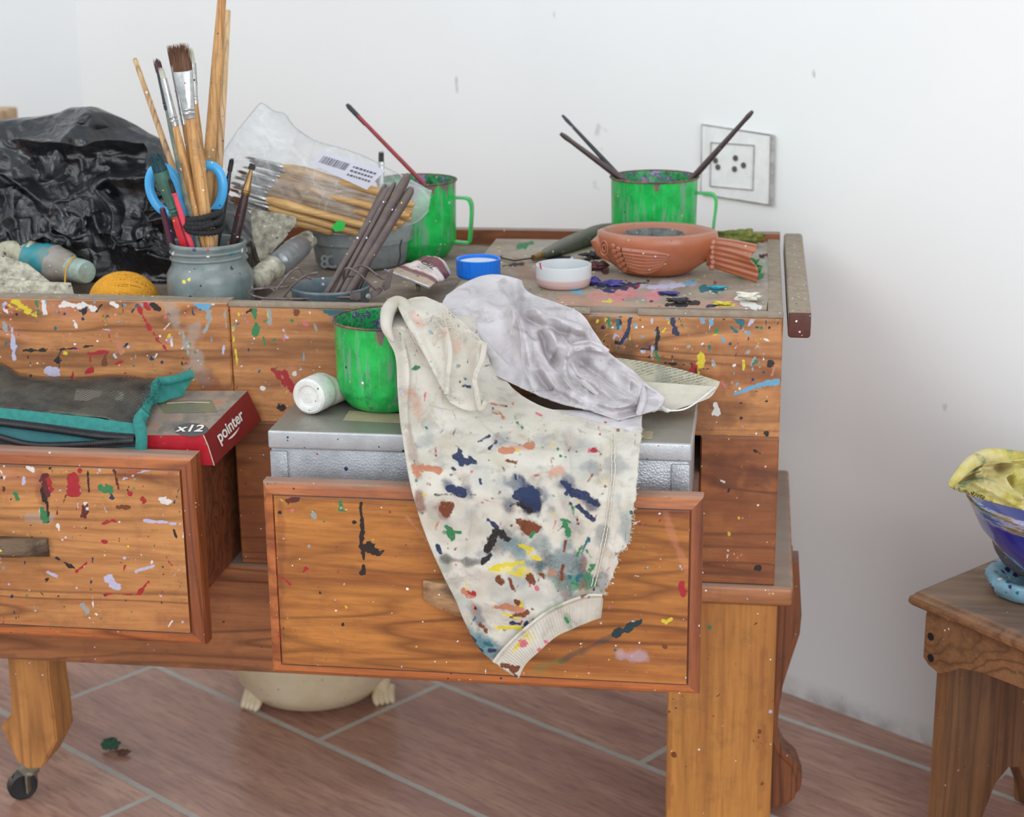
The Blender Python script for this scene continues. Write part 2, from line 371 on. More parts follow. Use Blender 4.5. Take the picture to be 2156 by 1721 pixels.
# ---------------------------------------------------------------- the paint cabinet
TZ, YF, XR = 0.600, 1.58, 0.028
XL = -1.15
cab = thing('paint_cabinet', (-0.5, 1.78, 0), 'paint-spattered orange-brown wooden work cabinet with two pulled-out drawers', 'cabinet')
PAL = dict(W=(232, 228, 224), R=(172, 36, 46), B=(38, 50, 84), T=(40, 104, 116), K=(36, 30, 30), Y=(222, 200, 52), G=(52, 128, 78), L=(196, 190, 216), S=(106, 170, 204), N=(120, 62, 34), P=(214, 110, 128), C=(160, 162, 158), O=(196, 128, 98), Q=(20, 56, 62), D=(96, 36, 34))
def D(txt):
    out = []
    for q in txt.split(';'):
        q = q.strip()
        if not q: continue
        a = q.split(','); n = [float(t) for t in a[:-1]]
        c = PAL[a[-1].strip()]
        if len(n) == 3: n = [n[0], n[1], n[0]+0.1, n[1], n[2]]
        out.append((*n[:5], c))
    return out
def DS(txt, w=0.85): return [(*d, w) for d in D(txt)]
def rand_dabs(n, box, seed, pal='WRBTKYGLSPCO', r=(1.2, 4.0)):
    rr = random.Random(seed); out = []
    for i in range(n):
        x = rr.uniform(box[0], box[2]); y = box[1]+(box[3]-box[1])*rr.random()**1.4; L = rr.choice((0, 0, 3, 8, 18)); a = rr.uniform(0.8, 2.3) if rr.random() < 0.6 else rr.uniform(0, 3.1)
        out.append((x, y, x+L*math.cos(a), y+L*math.sin(a), rr.uniform(*r)*(0.6 if L > 6 else 1), PAL[rr.choice(pal)]))
    return out
rail_d = D('''292,650,330,715,6,R;330,715,352,740,3,R;30,635,60,655,8,Y;20,645,75,665,3,Y;78,635,80,655,4,G;92,636,94,660,4,W;135,640,180,645,6,W;175,640,200,652,6,W;238,640,246,644,5,W;182,648,178,658,7,K;
155,675,162,690,3,W;104,780,116,785,10,L;245,705,255,742,5,O;50,738,110,737,3,K;110,737,165,733,2.2,K;165,733,195,728,2,K;185,745,225,742,4,R;187,742,190,760,2.5,R;222,750,218,765,6,N;183,785,193,780,5,R;245,767,258,762,3.5,R;323,768,5.5,T;341,763,4.5,B;175,713,3.5,T;
360,716,362,728,2,W;382,735,3,W;412,640,436,646,8,S;440,655,440,668,6,C;472,655,476,690,3,C;489,690,492,720,2,Y;535,650,540,698,4,G;538,690,538,702,7,G;565,645,568,685,4.5,C;563,690,3,G;685,646,745,662,13,T;585,785,600,815,4,R;600,788,618,825,8,R;575,778,590,800,3.5,R;552,818,4,W;593,859,8,K;
320,642,335,650,6,K;305,640,312,650,6,R;420,632,5,S;450,640,4,W;600,640,640,648,5,O;625,655,8,N;495,730,500,770,2,Y;385,700,395,745,4,C;445,670,430,700,3,C;25,690,30,755,5,L;8,680,14,700,4,C;0,752,5,W;120,758,8,K;
1280,668,1285,690,4,G;1327,672,1322,700,4,B;1322,700,1308,722,5,B;1385,690,1380,745,4,K;1380,740,1385,758,5,G;1416,665,1418,690,4.5,B;1420,690,1424,702,5,B;1440,668,1455,658,6,W;1475,660,1482,678,6,S;1500,662,1496,682,5,S;1538,664,1562,680,8,T;1540,690,1552,700,4,T;1592,660,1574,690,5,L;1478,748,1476,770,7,Y;1494,730,5,T;1355,742,5,L;1352,756,4,L;1462,770,1450,792,5,R;1455,765,1465,785,4,D;1547,830,1600,810,4,S;1600,812,1640,802,6,S;1505,850,1512,872,4,W;1500,872,1506,862,3,W;1620,765,7,K;1615,916,7,K;1597,1197,7,K;1535,1127,5,Y;1614,845,3,K;1290,690,3,W;1340,690,3,W;1500,760,1505,775,4,C;1575,740,4,C;1545,770,3,W;1620,690,5,K;1618,700,4,T;1300,720,5,K;1350,735,1370,738,2.5,K;1400,765,1440,768,2,K;1590,950,1600,956,2.5,K;1560,880,3,K;1330,655,1340,665,5,W;1268,690,5,K;1525,668,4,K;1560,850,2,K''')+rand_dabs(230, (0, 636, 690, 860), 3)+rand_dabs(190, (1240, 660, 1640, 830), 4)+rand_dabs(30, (1480, 830, 1640, 1200), 5, 'WKYKK', (1, 2.4))
rail_s = DS('350,640,380,700,16,C;400,700,420,790,22,C;430,800,480,830,24,D;600,780,620,830,18,O;100,650,200,660,16,O;690,650,760,660,14,T;1240,660,1640,664,7,C;1270,700,1340,790,30,K;1400,760,1470,780,16,K;0,700,60,710,12,O;1520,1000,1600,1010,30,K', 0.45)+DS('1280,760,1500,900,60,K;500,1000,560,1180,40,N;1500,880,1620,1220,90,N;1500,760,1640,800,40,N', 0.35)  # second group: broad soft darks paint the frame's weaker light into its colour
def hole_panel(name, mat, x0, x1, z0, z1, y0, y1, step=0.0016, dabs=None, soft=(), parent=cab, seed=0, label=None, bev=0.0015):
    """board with a fine front face (towards the camera) so paint marks sit on it"""
    nx = max(2, int((x1-x0)/step)); nz = max(2, int((z1-z0)/step)); b = bev
    xs = np.linspace(x0+b, x1-b, nx); zs = np.linspace(z0+b, z1-b, nz); V = [(x, y0, z) for z in zs for x in xs]; F = [f for f in grid_faces(nz, nx)]
    n = len(V)
    V += [(x0, y0+b, z0), (x1, y0+b, z0), (x1, y0+b, z1), (x0, y0+b, z1), (x0, y1, z0), (x1, y1, z0), (x1, y1, z1), (x0, y1, z1)]
    c = [0, nx-1, nz*nx-1, (nz-1)*nx]
    F += [(n, n+1)+tuple(range(nx-1, -1, -1)), (n+2, n+3)+tuple(range((nz-1)*nx, nz*nx)), (n+3, n)+tuple(r*nx for r in range(nz)), (n+1, n+2)+tuple(r*nx+nx-1 for r in range(nz-1, -1, -1))]
    F += [(n, n+4, n+5, n+1), (n+1, n+5, n+6, n+2), (n+2, n+6, n+7, n+3), (n+3, n+7, n+4, n), (n+4, n+7, n+6, n+5)]
    o = mesh_obj(name, V, F, mat, parent, smooth=False)
    dab_attr(o, dabs or [], soft, seed=seed)
    if label: o['label'] = label
    return o
wr = wood('rail_wood', (192, 134, 82), (146, 90, 50), 'x', specks=0.5, dab=True, dust=0.9, seed=1, red=0.12)
wside = wood('frame_wood', (160, 100, 58), (112, 66, 38), 'x', specks=0.3, dab=True, dust=0.7, seed=2)
wapr = wood('apron_wood', (174, 114, 70), (140, 86, 52), 'x', specks=0.15, dab=True, dust=0.5, seed=3)
XM = atY(490, 800, YF)[0]
hole_panel('front_rail', wr, XL, XM-0.0004, 0.478, TZ, YF, YF+0.022, dabs=rail_d, soft=rail_s)
hole_panel('front_rail', wr, XM+0.0004, XR, 0.478, TZ-0.004, YF+0.0003, YF+0.009, dabs=rail_d, soft=rail_s)
xa, xb = atY(1242, 655, YF)[0], atY(1342, 655, YF)[0]
dustwood = grunge('dusty_wood_edge', (150, 136, 118), (112, 92, 76), 0.85, specks=0.5, scale=90)
m = MB(); m.box(XM, xa, YF-0.0005, YF+0.009, TZ-0.004, TZ+0.001, 0.001); m.obj('top_lip', dustwood, cab); m = MB(); m.box(xb, XR, YF-0.0005, YF+0.009, TZ-0.004, TZ+0.001, 0.001); m.obj('top_lip', dustwood, cab); m = MB(); m.box(XL, XM, YF+0.001, YF+0.02, TZ, TZ+0.001); m.obj('top_lip', dustwood, cab)
hole_panel('side_post', wside, -0.047, XR, 0.326, 0.478, YF+0.0003, YF+0.022, dabs=rail_d, soft=rail_s)
hole_panel('divider', wside, -0.513, -0.420, 0.326, 0.478, YF+0.0003, YF+0.022, dabs=rail_d, soft=rail_s)
m = MB(); m.box(-0.513, -0.500, YF+0.022, 1.96, 0.326, 0.53); m.obj('partition', wside, cab, smooth=False)
m = MB(); m.box(XR-0.018, XR-0.0005, YF+0.022, 1.985, 0.326, TZ-0.002); m.obj('side_panel', wside, cab, smooth=False)
m = MB(); m.box(XL, XR, 1.968, 1.985, 0.326, TZ+0.006); m.obj('back_panel', wood('back_wood', (150, 84, 44), (100, 54, 32), 'x', specks=1.0, dust=0.8, seed=5), cab, smooth=False)
# tray bottom (left, lower) and palette board (right)
traym = grunge('dusty_tray', (150, 136, 122), (96, 80, 68), 0.9, specks=0.5, scale=30, amt=0.7, spec_scale=160)
m = MB(); m.box(XL, -0.498, YF+0.022, 1.70, 0.535, 0.553); m.obj('tray_well', traym, cab, smooth=False)
m = MB(); m.prism([(-0.4975, YF+0.022, 0.57), (XR-0.018, YF+0.022, 0.57), (XR-0.018, 1.968, 0.57), (XL, 1.968, 0.57), (XL, 1.7005, 0.57), (-0.4975, 1.7005, 0.57)], (0, 0, 0.018)); m.obj('tray_bottom', traym, cab, smooth=False)
# palette board with fine top for the paint smears
pal_d = D('''1240,598,1250,600,4,B;1258,600,1300,602,7,B;1290,600,1320,606,6,B;1310,598,1338,604,5,B;1250,605,1290,616,3,B;1365,606,1440,600,4,L;1330,600,1360,596,3,B;1480,608,1520,608,8,T;1440,598,1465,594,4,S;1205,612,1222,616,6,S;1390,618,1430,624,4,B;1250,620,1330,622,2,O;1405,642,1470,638,5,K;1490,645,1520,640,4,B;1515,644,1545,642,4,Y;1270,635,1285,634,4,Y;1170,650,1190,646,3,Y;1560,622,1570,640,6,W;1570,640,1600,648,6,W;1548,630,1580,626,4,W;1300,604,1345,602,4,R;1620,540,6,D;1580,520,4,R;1240,560,1275,570,8,D;1200,560,1250,545,6,K;1060,560,1100,556,4,K;1155,545,1200,542,5,K;1595,585,1608,575,4,G;1560,575,1570,578,5,G;1090,520,1120,512,6,G;1430,625,8,C;1540,560,1570,566,6,C''')
pal_s = [(*d, 0.38) for d in D('1260,624,1380,618,15,P;1300,615,1380,625,12,P;1350,604,1460,598,10,L;1180,636,1260,640,14,O;1450,640,1560,640,12,O;1560,570,1620,560,20,G;1120,520,1200,515,12,C;1300,640,1400,645,8,O;1600,520,1620,600,14,C;1080,560,1160,600,16,N')]
pm = grunge('palette_board', (158, 144, 128), (118, 102, 88), 0.85, specks=0.3, scale=24, amt=0.7, dab=True, spec_scale=180)
xs = np.linspace(-0.30, 0.012, 190); ys = np.linspace(1.5985, 1.945, 190)
V = [(x+(y-1.592)*0.035*(x+0.3)/0.312, y, TZ) for y in ys for x in xs]; n = len(V); F = grid_faces(190, 190)
V += [(V[0][0], V[0][1], TZ-0.006), (V[189][0], V[189][1], TZ-0.006)]; F += [(n, n+1)+tuple(range(189, -1, -1))]
V += [(V[190*190-1][0], V[190*190-1][1], TZ-0.006)]; F += [(n+1, n+2)+tuple(r*190+189 for r in range(189, -1, -1))]
V += [(V[190*189][0], V[190*189][1], TZ-0.006)]; F += [(n+3, n)+tuple(r*190 for r in range(190))]
o = mesh_obj('palette_board', V, F, pm, cab, smooth=False); dab_attr(o, pal_d+rand_dabs(60, (1060, 540, 1600, 650), 8, 'BRTYWKOG', (1, 3)), pal_s)
m = MB(); m.box(0.0135, 0.0275, YF+0.002, 1.968, TZ-0.02, TZ+0.0005, 0.001); m.obj('tray_edge', dustwood, cab)
# loose right-hand rail with dark end
endm = grunge('dark_end_grain', (92, 46, 34), (60, 30, 26), 0.6, specks=0.8)
m = MB(); m.box(0.0325, 0.0535, 1.571, 1.985, 0.579, 0.6045, 0.003); o = m.obj('side_rail', [dustwood, endm], cab)
for p in o.data.polygons:
    if p.normal.y < -0.7 or (p.normal.z < 0.5 and p.center.y+1.78 < 1.578): p.material_index = 1
# base board, apron, legs
m = MB(); m.box(XL, 0.047, YF-0.004, 1.952, 0.306, 0.326, 0.004, 3); m.obj('base_board', wood('base_wood', (176, 118, 76), (136, 86, 54), 'x', specks=0.1, dust=0.9, seed=6), cab)
hole_panel('apron', wapr, XL, -0.0755, 0.2040, 0.306, YF+0.001, YF+0.022, step=0.003, dabs=D('550,1362,3,R;470,1310,4,N;520,1330,3,N;480,1280,3,K'), soft=DS('0,1385,590,1412,5,K', 0.35))
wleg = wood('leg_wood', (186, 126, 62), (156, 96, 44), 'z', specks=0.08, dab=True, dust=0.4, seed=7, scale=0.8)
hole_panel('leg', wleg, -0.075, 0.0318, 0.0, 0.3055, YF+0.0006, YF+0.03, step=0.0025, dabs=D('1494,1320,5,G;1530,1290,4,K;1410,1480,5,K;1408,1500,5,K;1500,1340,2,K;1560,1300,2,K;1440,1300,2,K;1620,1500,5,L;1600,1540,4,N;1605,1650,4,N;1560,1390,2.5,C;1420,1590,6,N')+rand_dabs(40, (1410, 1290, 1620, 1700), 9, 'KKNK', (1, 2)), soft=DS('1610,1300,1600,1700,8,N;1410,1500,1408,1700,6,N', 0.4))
# shaped left leg with caster
def polyY(pts, Y): return [tuple(atY(x, y, Y)) for x, y in pts]
YL = 1.635
pts = [(17, 1394), (24, 1504), (0, 1530), (36, 1605), (58, 1622), (90, 1617), (119, 1560), (113, 1500), (104, 1440), (102, 1394)]
wleg2 = wood("left_leg_wood", (194, 136, 76), (166, 108, 56), "z", specks=0.08, seed=9, scale=0.8); P = polyY(pts, YL); P[0] = (P[0][0], YL, 0.206); P[-1] = (P[-1][0], YL, 0.206)
m = MB(); m.prism(P, (0, 0.05, 0), 0.002); lg = m.obj("leg", wleg2, cab)
c0 = np.array(atY(62, 1618, YL+0.02)); steel = grunge('dull_steel', (170, 166, 150), (110, 104, 92), 0.35, 0.9, bump=0.1); rub = grunge('black_rubber', (34, 34, 36), rough=0.5, dust=0.3)
zc = c0[2]; wx = atY(48, 1640, YL+0.015)
m = MB(); m.lathe([(0.0, 0), (0.012, 0), (0.012, 0.004), (0.0, 0.004)], (wx[0]+0.006, YL+0.02, zc-0.004), 20); m.box(wx[0]-0.009, wx[0]-0.007, YL+0.002, YL+0.03, 0.012, zc-0.002); m.box(wx[0]+0.009, wx[0]+0.011, YL+0.002, YL+0.03, 0.012, zc-0.002); m.obj('caster_bracket', steel, lg)
m = MB(); rw = min(0.0165, (zc-0.002)/2+0.004)
m.lathe([(0.0, -0.007), (rw*0.5, -0.007), (rw*0.55, -0.0055), (rw*0.85, -0.0065), (rw, -0.004), (rw, 0.004), (rw*0.85, 0.0065), (rw*0.5, 0.006), (0, 0.006)], (wx[0], YL+0.012, rw+0.0005), 32, axis=(0.6, -0.8, 0)); m.obj('caster_wheel', rub, lg)
# curved rear leg, right
pts = [(1600, 1262), (1655, 1262), (1678, 1275), (1688, 1300), (1684, 1340), (1664, 1400), (1648, 1450), (1640, 1500), (1636, 1560), (1650, 1588), (1676, 1612), (1689, 1648), (1682, 1680), (1655, 1702), (1610, 1712), (1590, 1600), (1590, 1400)]
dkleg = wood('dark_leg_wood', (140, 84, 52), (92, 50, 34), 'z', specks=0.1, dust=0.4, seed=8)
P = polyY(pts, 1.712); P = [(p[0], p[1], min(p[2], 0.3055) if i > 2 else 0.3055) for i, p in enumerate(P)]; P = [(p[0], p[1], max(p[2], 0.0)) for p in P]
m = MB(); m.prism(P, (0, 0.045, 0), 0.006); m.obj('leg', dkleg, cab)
if 0: m = MB()
if 0: m.prism([(XL+0.3+p[0]*0+q[0], 1.9, q[1]) for p, q in [((0, 0), z) for z in [(-0.04, 0.3055), (-0.04, 0.2), (-0.05, 0.05), (-0.02, 0.0), (0.03, 0.0), (0.05, 0.06), (0.04, 0.2), (0.04, 0.3055)]]], (0, 0.04, 0), 0.004)

# ---------------------------------------------------------------- drawers
wd = wood('drawer_wood', (184, 120, 58), (134, 74, 32), 'x', specks=0.12, dab=True, rough=0.34, seed=11, dirt=0.25)
wd2 = wood('left_drawer_wood', (196, 138, 82), (152, 94, 52), 'x', specks=0.25, dab=True, rough=0.4, seed=13, dirt=0.3, red=0.25)
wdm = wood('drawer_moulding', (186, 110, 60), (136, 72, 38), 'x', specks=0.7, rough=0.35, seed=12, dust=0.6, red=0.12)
wdm2 = wood('drawer_moulding_shaded', (156, 88, 50), (108, 56, 34), 'z', specks=0.7, rough=0.35, seed=14, red=0.15)  # darker copy for right-facing edges, their shade put into the colour
wds = wood('drawer_side_wood', (150, 92, 58), (112, 64, 42), 'x', specks=0.1, rough=0.6, seed=15, dust=0.5)
def drawer(x0, x1, z0, z1, yf, th, ins, wmat, dabs, soft, handle_px, side_top, seed):
    d = MB()
    for (a, b) in ((x0+0.02, x0+0.032), (x1-0.022, x1-0.010)): d.box(a, b, yf+th, 1.90, 0.3275, side_top)
    d.box(x0+0.032, x1-0.022, yf+th, 1.90, 0.335, 0.341); d.box(x0+0.032, x1-0.022, 1.888, 1.90, 0.341, side_top)
    dr = d.obj('drawer', wds, cab, smooth=False)
    # moulded front: flat field, step, rounded border
    prof = [(0.0, th), (0.0, 0.008), (0.0012, 0.0045), (0.004, 0.0022), (ins*0.9, 0.0008), (ins*0.92, 0.003), (ins, 0.003), (ins+0.0005, 0.0)]
    V = []; F = []
    for (i, y) in prof: V += [(x0+i, yf+y, z0+i), (x1-i, yf+y, z0+i), (x1-i, yf+y, z1-i), (x0+i, yf+y, z1-i)]
    for j in range(len(prof)-1):
        for k in range(4): a = j*4+k; b = j*4+(k+1) % 4; F.append((a, b, b+4, a+4))
    F.append((0, 3, 2, 1))
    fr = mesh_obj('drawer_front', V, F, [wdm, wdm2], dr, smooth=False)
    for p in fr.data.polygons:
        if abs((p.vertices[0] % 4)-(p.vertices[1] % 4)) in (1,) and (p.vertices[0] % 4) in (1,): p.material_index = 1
    i = prof[-1][0]
    nx = int((x1-x0-2*i)/0.0014); nz = int((z1-z0-2*i)/0.0014)
    V = [(x, yf, z) for z in np.linspace(z0+i, z1-i, nz) for x in np.linspace(x0+i, x1-i, nx)]; F = grid_faces(nz, nx)
    pf = mesh_obj('drawer_field', V, F, wmat, dr, smooth=False); dab_attr(pf, dabs, soft, seed=seed)
    return dr
rd_d = D('''608,1054,626,1048,7,D;622,1046,4.5,W;716,1060,720,1066,4,G;716,1072,730,1078,4.5,G;745,1100,4.5,K;760,1060,763,1120,3.5,K;762,1120,760,1150,4.5,K;762,1150,766,1180,3.5,K;764,1190,764,1206,5,K;775,1152,792,1164,11,K;792,1164,806,1160,4,K;642,1196,5,R;638,1204,648,1198,2.5,R;588,1212,612,1232,3,R;1437,1228,1440,1252,7,R;
1300,1334,1348,1310,8,Q;1296,1338,1330,1322,8,Q;1320,1324,1345,1312,8,Q;1405,1312,1395,1306,4,Y;1402,1312,1412,1306,4,Y;1330,1383,3,L;1202,1434,1202,1442,3,W;855,1087,898,1138,2.2,O;1455,1190,1458,1245,3,W;1448,1440,1450,1462,3,W;722,1315,4,K;895,1110,3,L;650,1150,3,C;1398,1360,5,N;1360,1330,2,K;600,1250,3,C;1200,1300,3,K;590,1080,4,K;1295,1370,3,T;660,1085,7,C;682,1098,3,G''')+rand_dabs(110, (585, 1040, 1450, 1440), 21, 'WWWKKRLGYP', (0.9, 2.4))
rd_s = DS('1400,1075,1445,1200,9,O', 0.4)+DS('1180,1392,1300,1334,7,Q', 0.55)+DS('1130,1410,1180,1392,9,G', 0.25)+DS('1310,1380,1350,1384,12,L;620,1050,850,1060,10,N', 0.35)+DS('1350,1060,1445,1080,16,D;590,1060,590,1400,8,D', 0.35)
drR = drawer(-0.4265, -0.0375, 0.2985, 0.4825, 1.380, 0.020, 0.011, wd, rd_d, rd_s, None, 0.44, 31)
ld_d = D('''92,1005,98,1040,8,D;98,1010,108,1030,6,R;88,1030,94,1050,6,K;152,1006,156,1036,13,R;168,994,5,R;50,1008,48,1020,6,L;60,986,70,990,6,W;184,985,188,1045,1.8,K;215,1028,228,1030,8,G;222,1020,232,1035,5,G;236,1048,5.5,B;178,1068,176,1086,8,D;178,1062,182,1072,5,W;340,1052,352,1056,6.5,W;275,1040,4,R;300,1050,305,1056,4,R;122,1106,125,1118,4,W;88,1075,98,1095,8,G;100,1060,100,1100,4,K;215,1104,240,1096,4,R;305,1096,380,1104,3,L;120,1176,155,1196,3.5,K;160,1204,182,1186,3,R;228,1218,248,1238,8,L;225,1252,292,1252,2.5,R;290,1250,312,1226,5,R;176,1278,184,1290,6,C;195,1256,198,1336,1.2,W;288,1204,322,1192,2.5,L;392,1342,7,W;375,1345,385,1345,3,R;345,1350,8,Y;388,1100,386,1132,1.6,W;60,1165,5,K;240,990,250,1030,2.5,D;260,1010,320,985,3,L;33,1040,36,1050,4,G;5,1025,10,1040,3,D;130,1126,3,B;215,1140,222,1142,4,R;248,1068,270,1068,4,N;195,1176,194,1186,2.5,B;100,1205,120,1215,3,L;312,1260,2,W''')+rand_dabs(170, (0, 975, 395, 1340), 22, 'WWKRRLGBDC', (0.9, 2.6))
ld_s = DS('250,996,385,1010,10,D;90,1010,92,1060,14,D', 0.45)+DS('200,980,385,990,8,R;0,1000,80,1010,12,O;60,1090,100,1090,12,C;0,1330,390,1345,4,D', 0.35)
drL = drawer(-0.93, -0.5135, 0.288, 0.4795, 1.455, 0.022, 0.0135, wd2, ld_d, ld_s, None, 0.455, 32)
# handles: carved wooden pulls
hm = wood('handle_wood', (176, 140, 100), (96, 72, 54), 'x', specks=1.0, rough=0.6, seed=16, dirt=0.6)
h0 = atY(892, 1222, 1.380)
xx = [-0.0, 0.012, 0.03, 0.052, 0.075, 0.095, 0.107, 0.119]; dd = [0.003, 0.009, 0.013, 0.015, 0.015, 0.013, 0.009, 0.003]
V = []; 
for x, dp in zip(xx, dd):
    for (k, zt) in ((0.0, 0.005), (0.8, 0.005), (1.0, 0.001), (1.0, -0.010-0.012*math.sin(x/0.119*math.pi)), (0.8, -0.014-0.014*math.sin(x/0.119*math.pi)), (0.0, -0.014-0.014*math.sin(x/0.119*math.pi))): V.append((h0[0]+x, 1.3797-dp*k, h0[2]-0.004+zt))
def skinrows(V, nr, nc):
    F = grid_faces(nr, nc)+[(r*nc+nc-1, r*nc, (r+1)*nc, (r+1)*nc+nc-1) for r in range(nr-1)]; return F+[tuple(range(nc)), tuple((nr-1)*nc+i for i in range(nc))[::-1]]
mesh_obj('handle', V, skinrows(V, 8, 6), hm, drR, auto=50)
h1 = atY(92, 1133, 1.455); V = []
for x, dp in zip(xx, dd):
    for (k, zt) in ((0.0, 0.009), (0.55, 0.010), (1.0, 0.008), (1.0, 0.0), (0.6, -0.007), (0.0, -0.010)): V.append((h1[0]-0.119*0.96+x-0.0, 1.4547-dp*k*1.7, h1[2]-0.009+zt))
mesh_obj('handle', V, skinrows(V, 8, 6), wood('dark_handle_wood', (120, 104, 84), (58, 48, 42), 'x', specks=1.3, rough=0.6, seed=17, dirt=0.7), drL, auto=50)
# ---------------------------------------------------------------- green enamel mugs
def mug_mat(name, inner=False):
    s = NT(name); v = s.tc.outputs['Object']
    c = s.mix(s.step(s.noise(v, 45, 6, 0.7), 0.38, 0.66), lin((30, 190, 84)), lin((20, 150, 66)))
    st = s.noise(s.mapv((1, 1, 0.12)), 130, 4, 0.7)
    c = s.mix(s.step(st, 0.53, 0.62, 0, 0.7), c, lin((120, 150, 134)))
    c = s.mix(s.step(s.noise(s.mapv((1, 1, 0.3), loc=(3, 3, 3)), 60, 4, 0.7), 0.6, 0.7, 0, 0.8), c, lin((60, 84, 74)))
    z = s.n('SeparateXYZ', {0: v}).outputs[2]
    rim = s.math('ADD', s.step(z, 0.055, 0.085, -0.25, 0.12), s.noise(s.mapv((1, 1, 0.25), loc=(9, 1, 4)), 90, 4, 0.7))
    c = s.mix(s.step(rim, 0.56, 0.62), c, s.mix(s.noise(v, 120), lin((150, 92, 60)), lin((70, 110, 120))))
    if inner: c = s.ramp(s.noise(v, 75, 4, 0.7), [(0.3, lin((30, 34, 42))), (0.42, lin((26, 110, 62))), (0.5, lin((34, 160, 80))), (0.56, lin((50, 50, 80))), (0.64, lin((150, 140, 170))), (0.72, lin((40, 34, 40)))])
    c, _ = s.specks(c, 240, 0.4, 0.25, 1.0)
    s.set(Base_Color=c, Roughness=s.step(st, 0.5, 0.65, 0.28, 0.6), Normal=s.bump(s.noise(v, 100, 4), 0.15, 0.001)); return s.m
gm_out = mug_mat('green_enamel'); gm_in = mug_mat('paint_coated_inside', True)
rimm = grunge('worn_rim', (70, 62, 58), (160, 100, 70), 0.6, scale=90, amt=0.8, specks=0.5)
def mug(c, R, H, label, ha=None, hflip=1):
    t = thing('enamel_mug', c, label, 'mug', group='green enamel mugs')
    c = np.array(c); pr = [(0, 0.0), (R*0.66, 0.0), (R*0.74, 0.002), (R*0.86, H*0.11), (R*0.935, H*0.2), (R*0.955, H*0.215), (R*0.965, H*0.25), (R*0.98, H*0.96), (R, H), ]
    m = MB(); m.lathe(pr+[(R*0.985, H-0.0003)], c, 64, cap=False); m.obj('outer_wall', gm_out, t, auto=50)
    m = MB(); m.lathe([(R*0.975, H-0.0004), (R*0.955, H*0.96), (R*0.94, H*0.25), (R*0.8, H*0.08), (0, 0.004)], c, 64, cap=False); m.obj('inside', gm_in, t)
    m = MB(); m.tube([c+np.array((R*math.cos(a), R*math.sin(a), H)) for a in np.linspace(0, 2*math.pi, 64, endpoint=False)], 0.0011, 6, closed=True); m.obj('rim', rimm, t)
    if ha is not None:
        u = np.array((math.cos(ha), math.sin(ha), 0)); z = np.array((0, 0, 1.0))
        pts = [c+u*(R*0.97)+z*H*0.78, c+u*(R*1.05)+z*H*0.785, c+u*(R*1.30)+z*H*0.78, c+u*(R*1.395)+z*H*0.73, c+u*(R*1.42)+z*H*0.62, c+u*(R*1.385)+z*H*0.4, c+u*(R*1.36)+z*H*0.25, c+u*(R*1.31)+z*H*0.205, c+u*(R*0.955)+z*H*0.215]
        side = np.cross(u, z)
        # ribbon handle: flat strap
        n = 40; P = spline(pts, n); V = []; wdt = 0.0055; th = 0.0011
        for j in range(n):
            tt = P[min(j+1, n-1)]-P[max(j-1, 0)]; tt /= np.linalg.norm(tt); nn = np.cross(side, tt)
            for (a, b) in ((-1, -1), (1, -1), (1, 1), (-1, 1)): V.append(P[j]+side*wdt*a+nn*th*b)
        mesh_obj('handle', V, skinrows(V, n, 4), gm_out, t, auto=40)
    return t
mugF = atZ(790, 872, 0.5175); mugF = np.array((-0.3555, mugF[1]+0.036, 0.5175)); mugF[0] = atY(812, 700, mugF[1])[0]
mug((-0.382, 1.888, 0.5885), 0.0455, 0.088, 'green enamel mug behind the bag of brushes, its handle to the right', -0.1)
mug((-0.1145, 1.912, 0.6005), 0.0495, 0.079, 'green enamel mug at the back behind the clay fish, holding three dark brushes', -0.12)
mug(mugF, 0.049, 0.0835, 'green enamel mug standing on the grey metal box, half hidden by the stained rag')
# ---------------------------------------------------------------- brushes
hw = wood('brush_wood', (206, 158, 96), (176, 122, 66), 'z', specks=0.6, dirt=0.6, rough=0.45, seed=20, scale=2)
hpale = wood('pale_stick_wood', (216, 184, 138), (190, 152, 104), 'z', specks=0.1, dirt=0.2, rough=0.5, seed=21, scale=2)
hdark = grunge('dark_brown_lacquer', (62, 42, 42), (40, 28, 30), 0.35, specks=0.35, scale=120, dust=0.25)
hdust = grunge('dusty_brown_lacquer', (92, 78, 74), (62, 48, 46), 0.55, specks=0.15, scale=90, dust=0.4)
hred = grunge('red_lacquer', (202, 44, 48), (120, 26, 60), 0.3, specks=0.3, scale=100, thr=0.5)
hcrim = grunge('worn_crimson_lacquer', (150, 52, 58), (110, 40, 46), 0.4, specks=0.2)
hblack = grunge('black_lacquer', (36, 42, 46), (60, 66, 70), 0.4, specks=0.4)
hpink = grunge('pink_plastic', (224, 78, 98), (204, 62, 84), 0.35, amt=0.3, sss=0.2)
hgrn = grunge('paint_crusted_wood', (84, 100, 98), (150, 140, 96), 0.6, specks=1.0, scale=55, amt=0.9)
alu = grunge('ferrule_metal', (190, 190, 188), (130, 128, 124), 0.28, 0.85, scale=130, amt=0.5, specks=0.4, bump=0.1)
alud = grunge('painted_ferrule', (74, 106, 96), (30, 100, 80), 0.5, 0.3, scale=90, amt=0.9, specks=0.6)
brass = grunge('brass_ferrule', (150, 118, 76), (96, 76, 56), 0.35, 0.8, scale=120)
def hair_mat(name, c1, c2):
    s = NT(name); n = s.noise(s.mapv((1, 1, 0.08)), 900, 3, 0.6); s.set(Base_Color=s.mix(n, lin(c1), lin(c2)), Roughness=0.55, Normal=s.bump(n, 0.6, 0.001)); return s.m
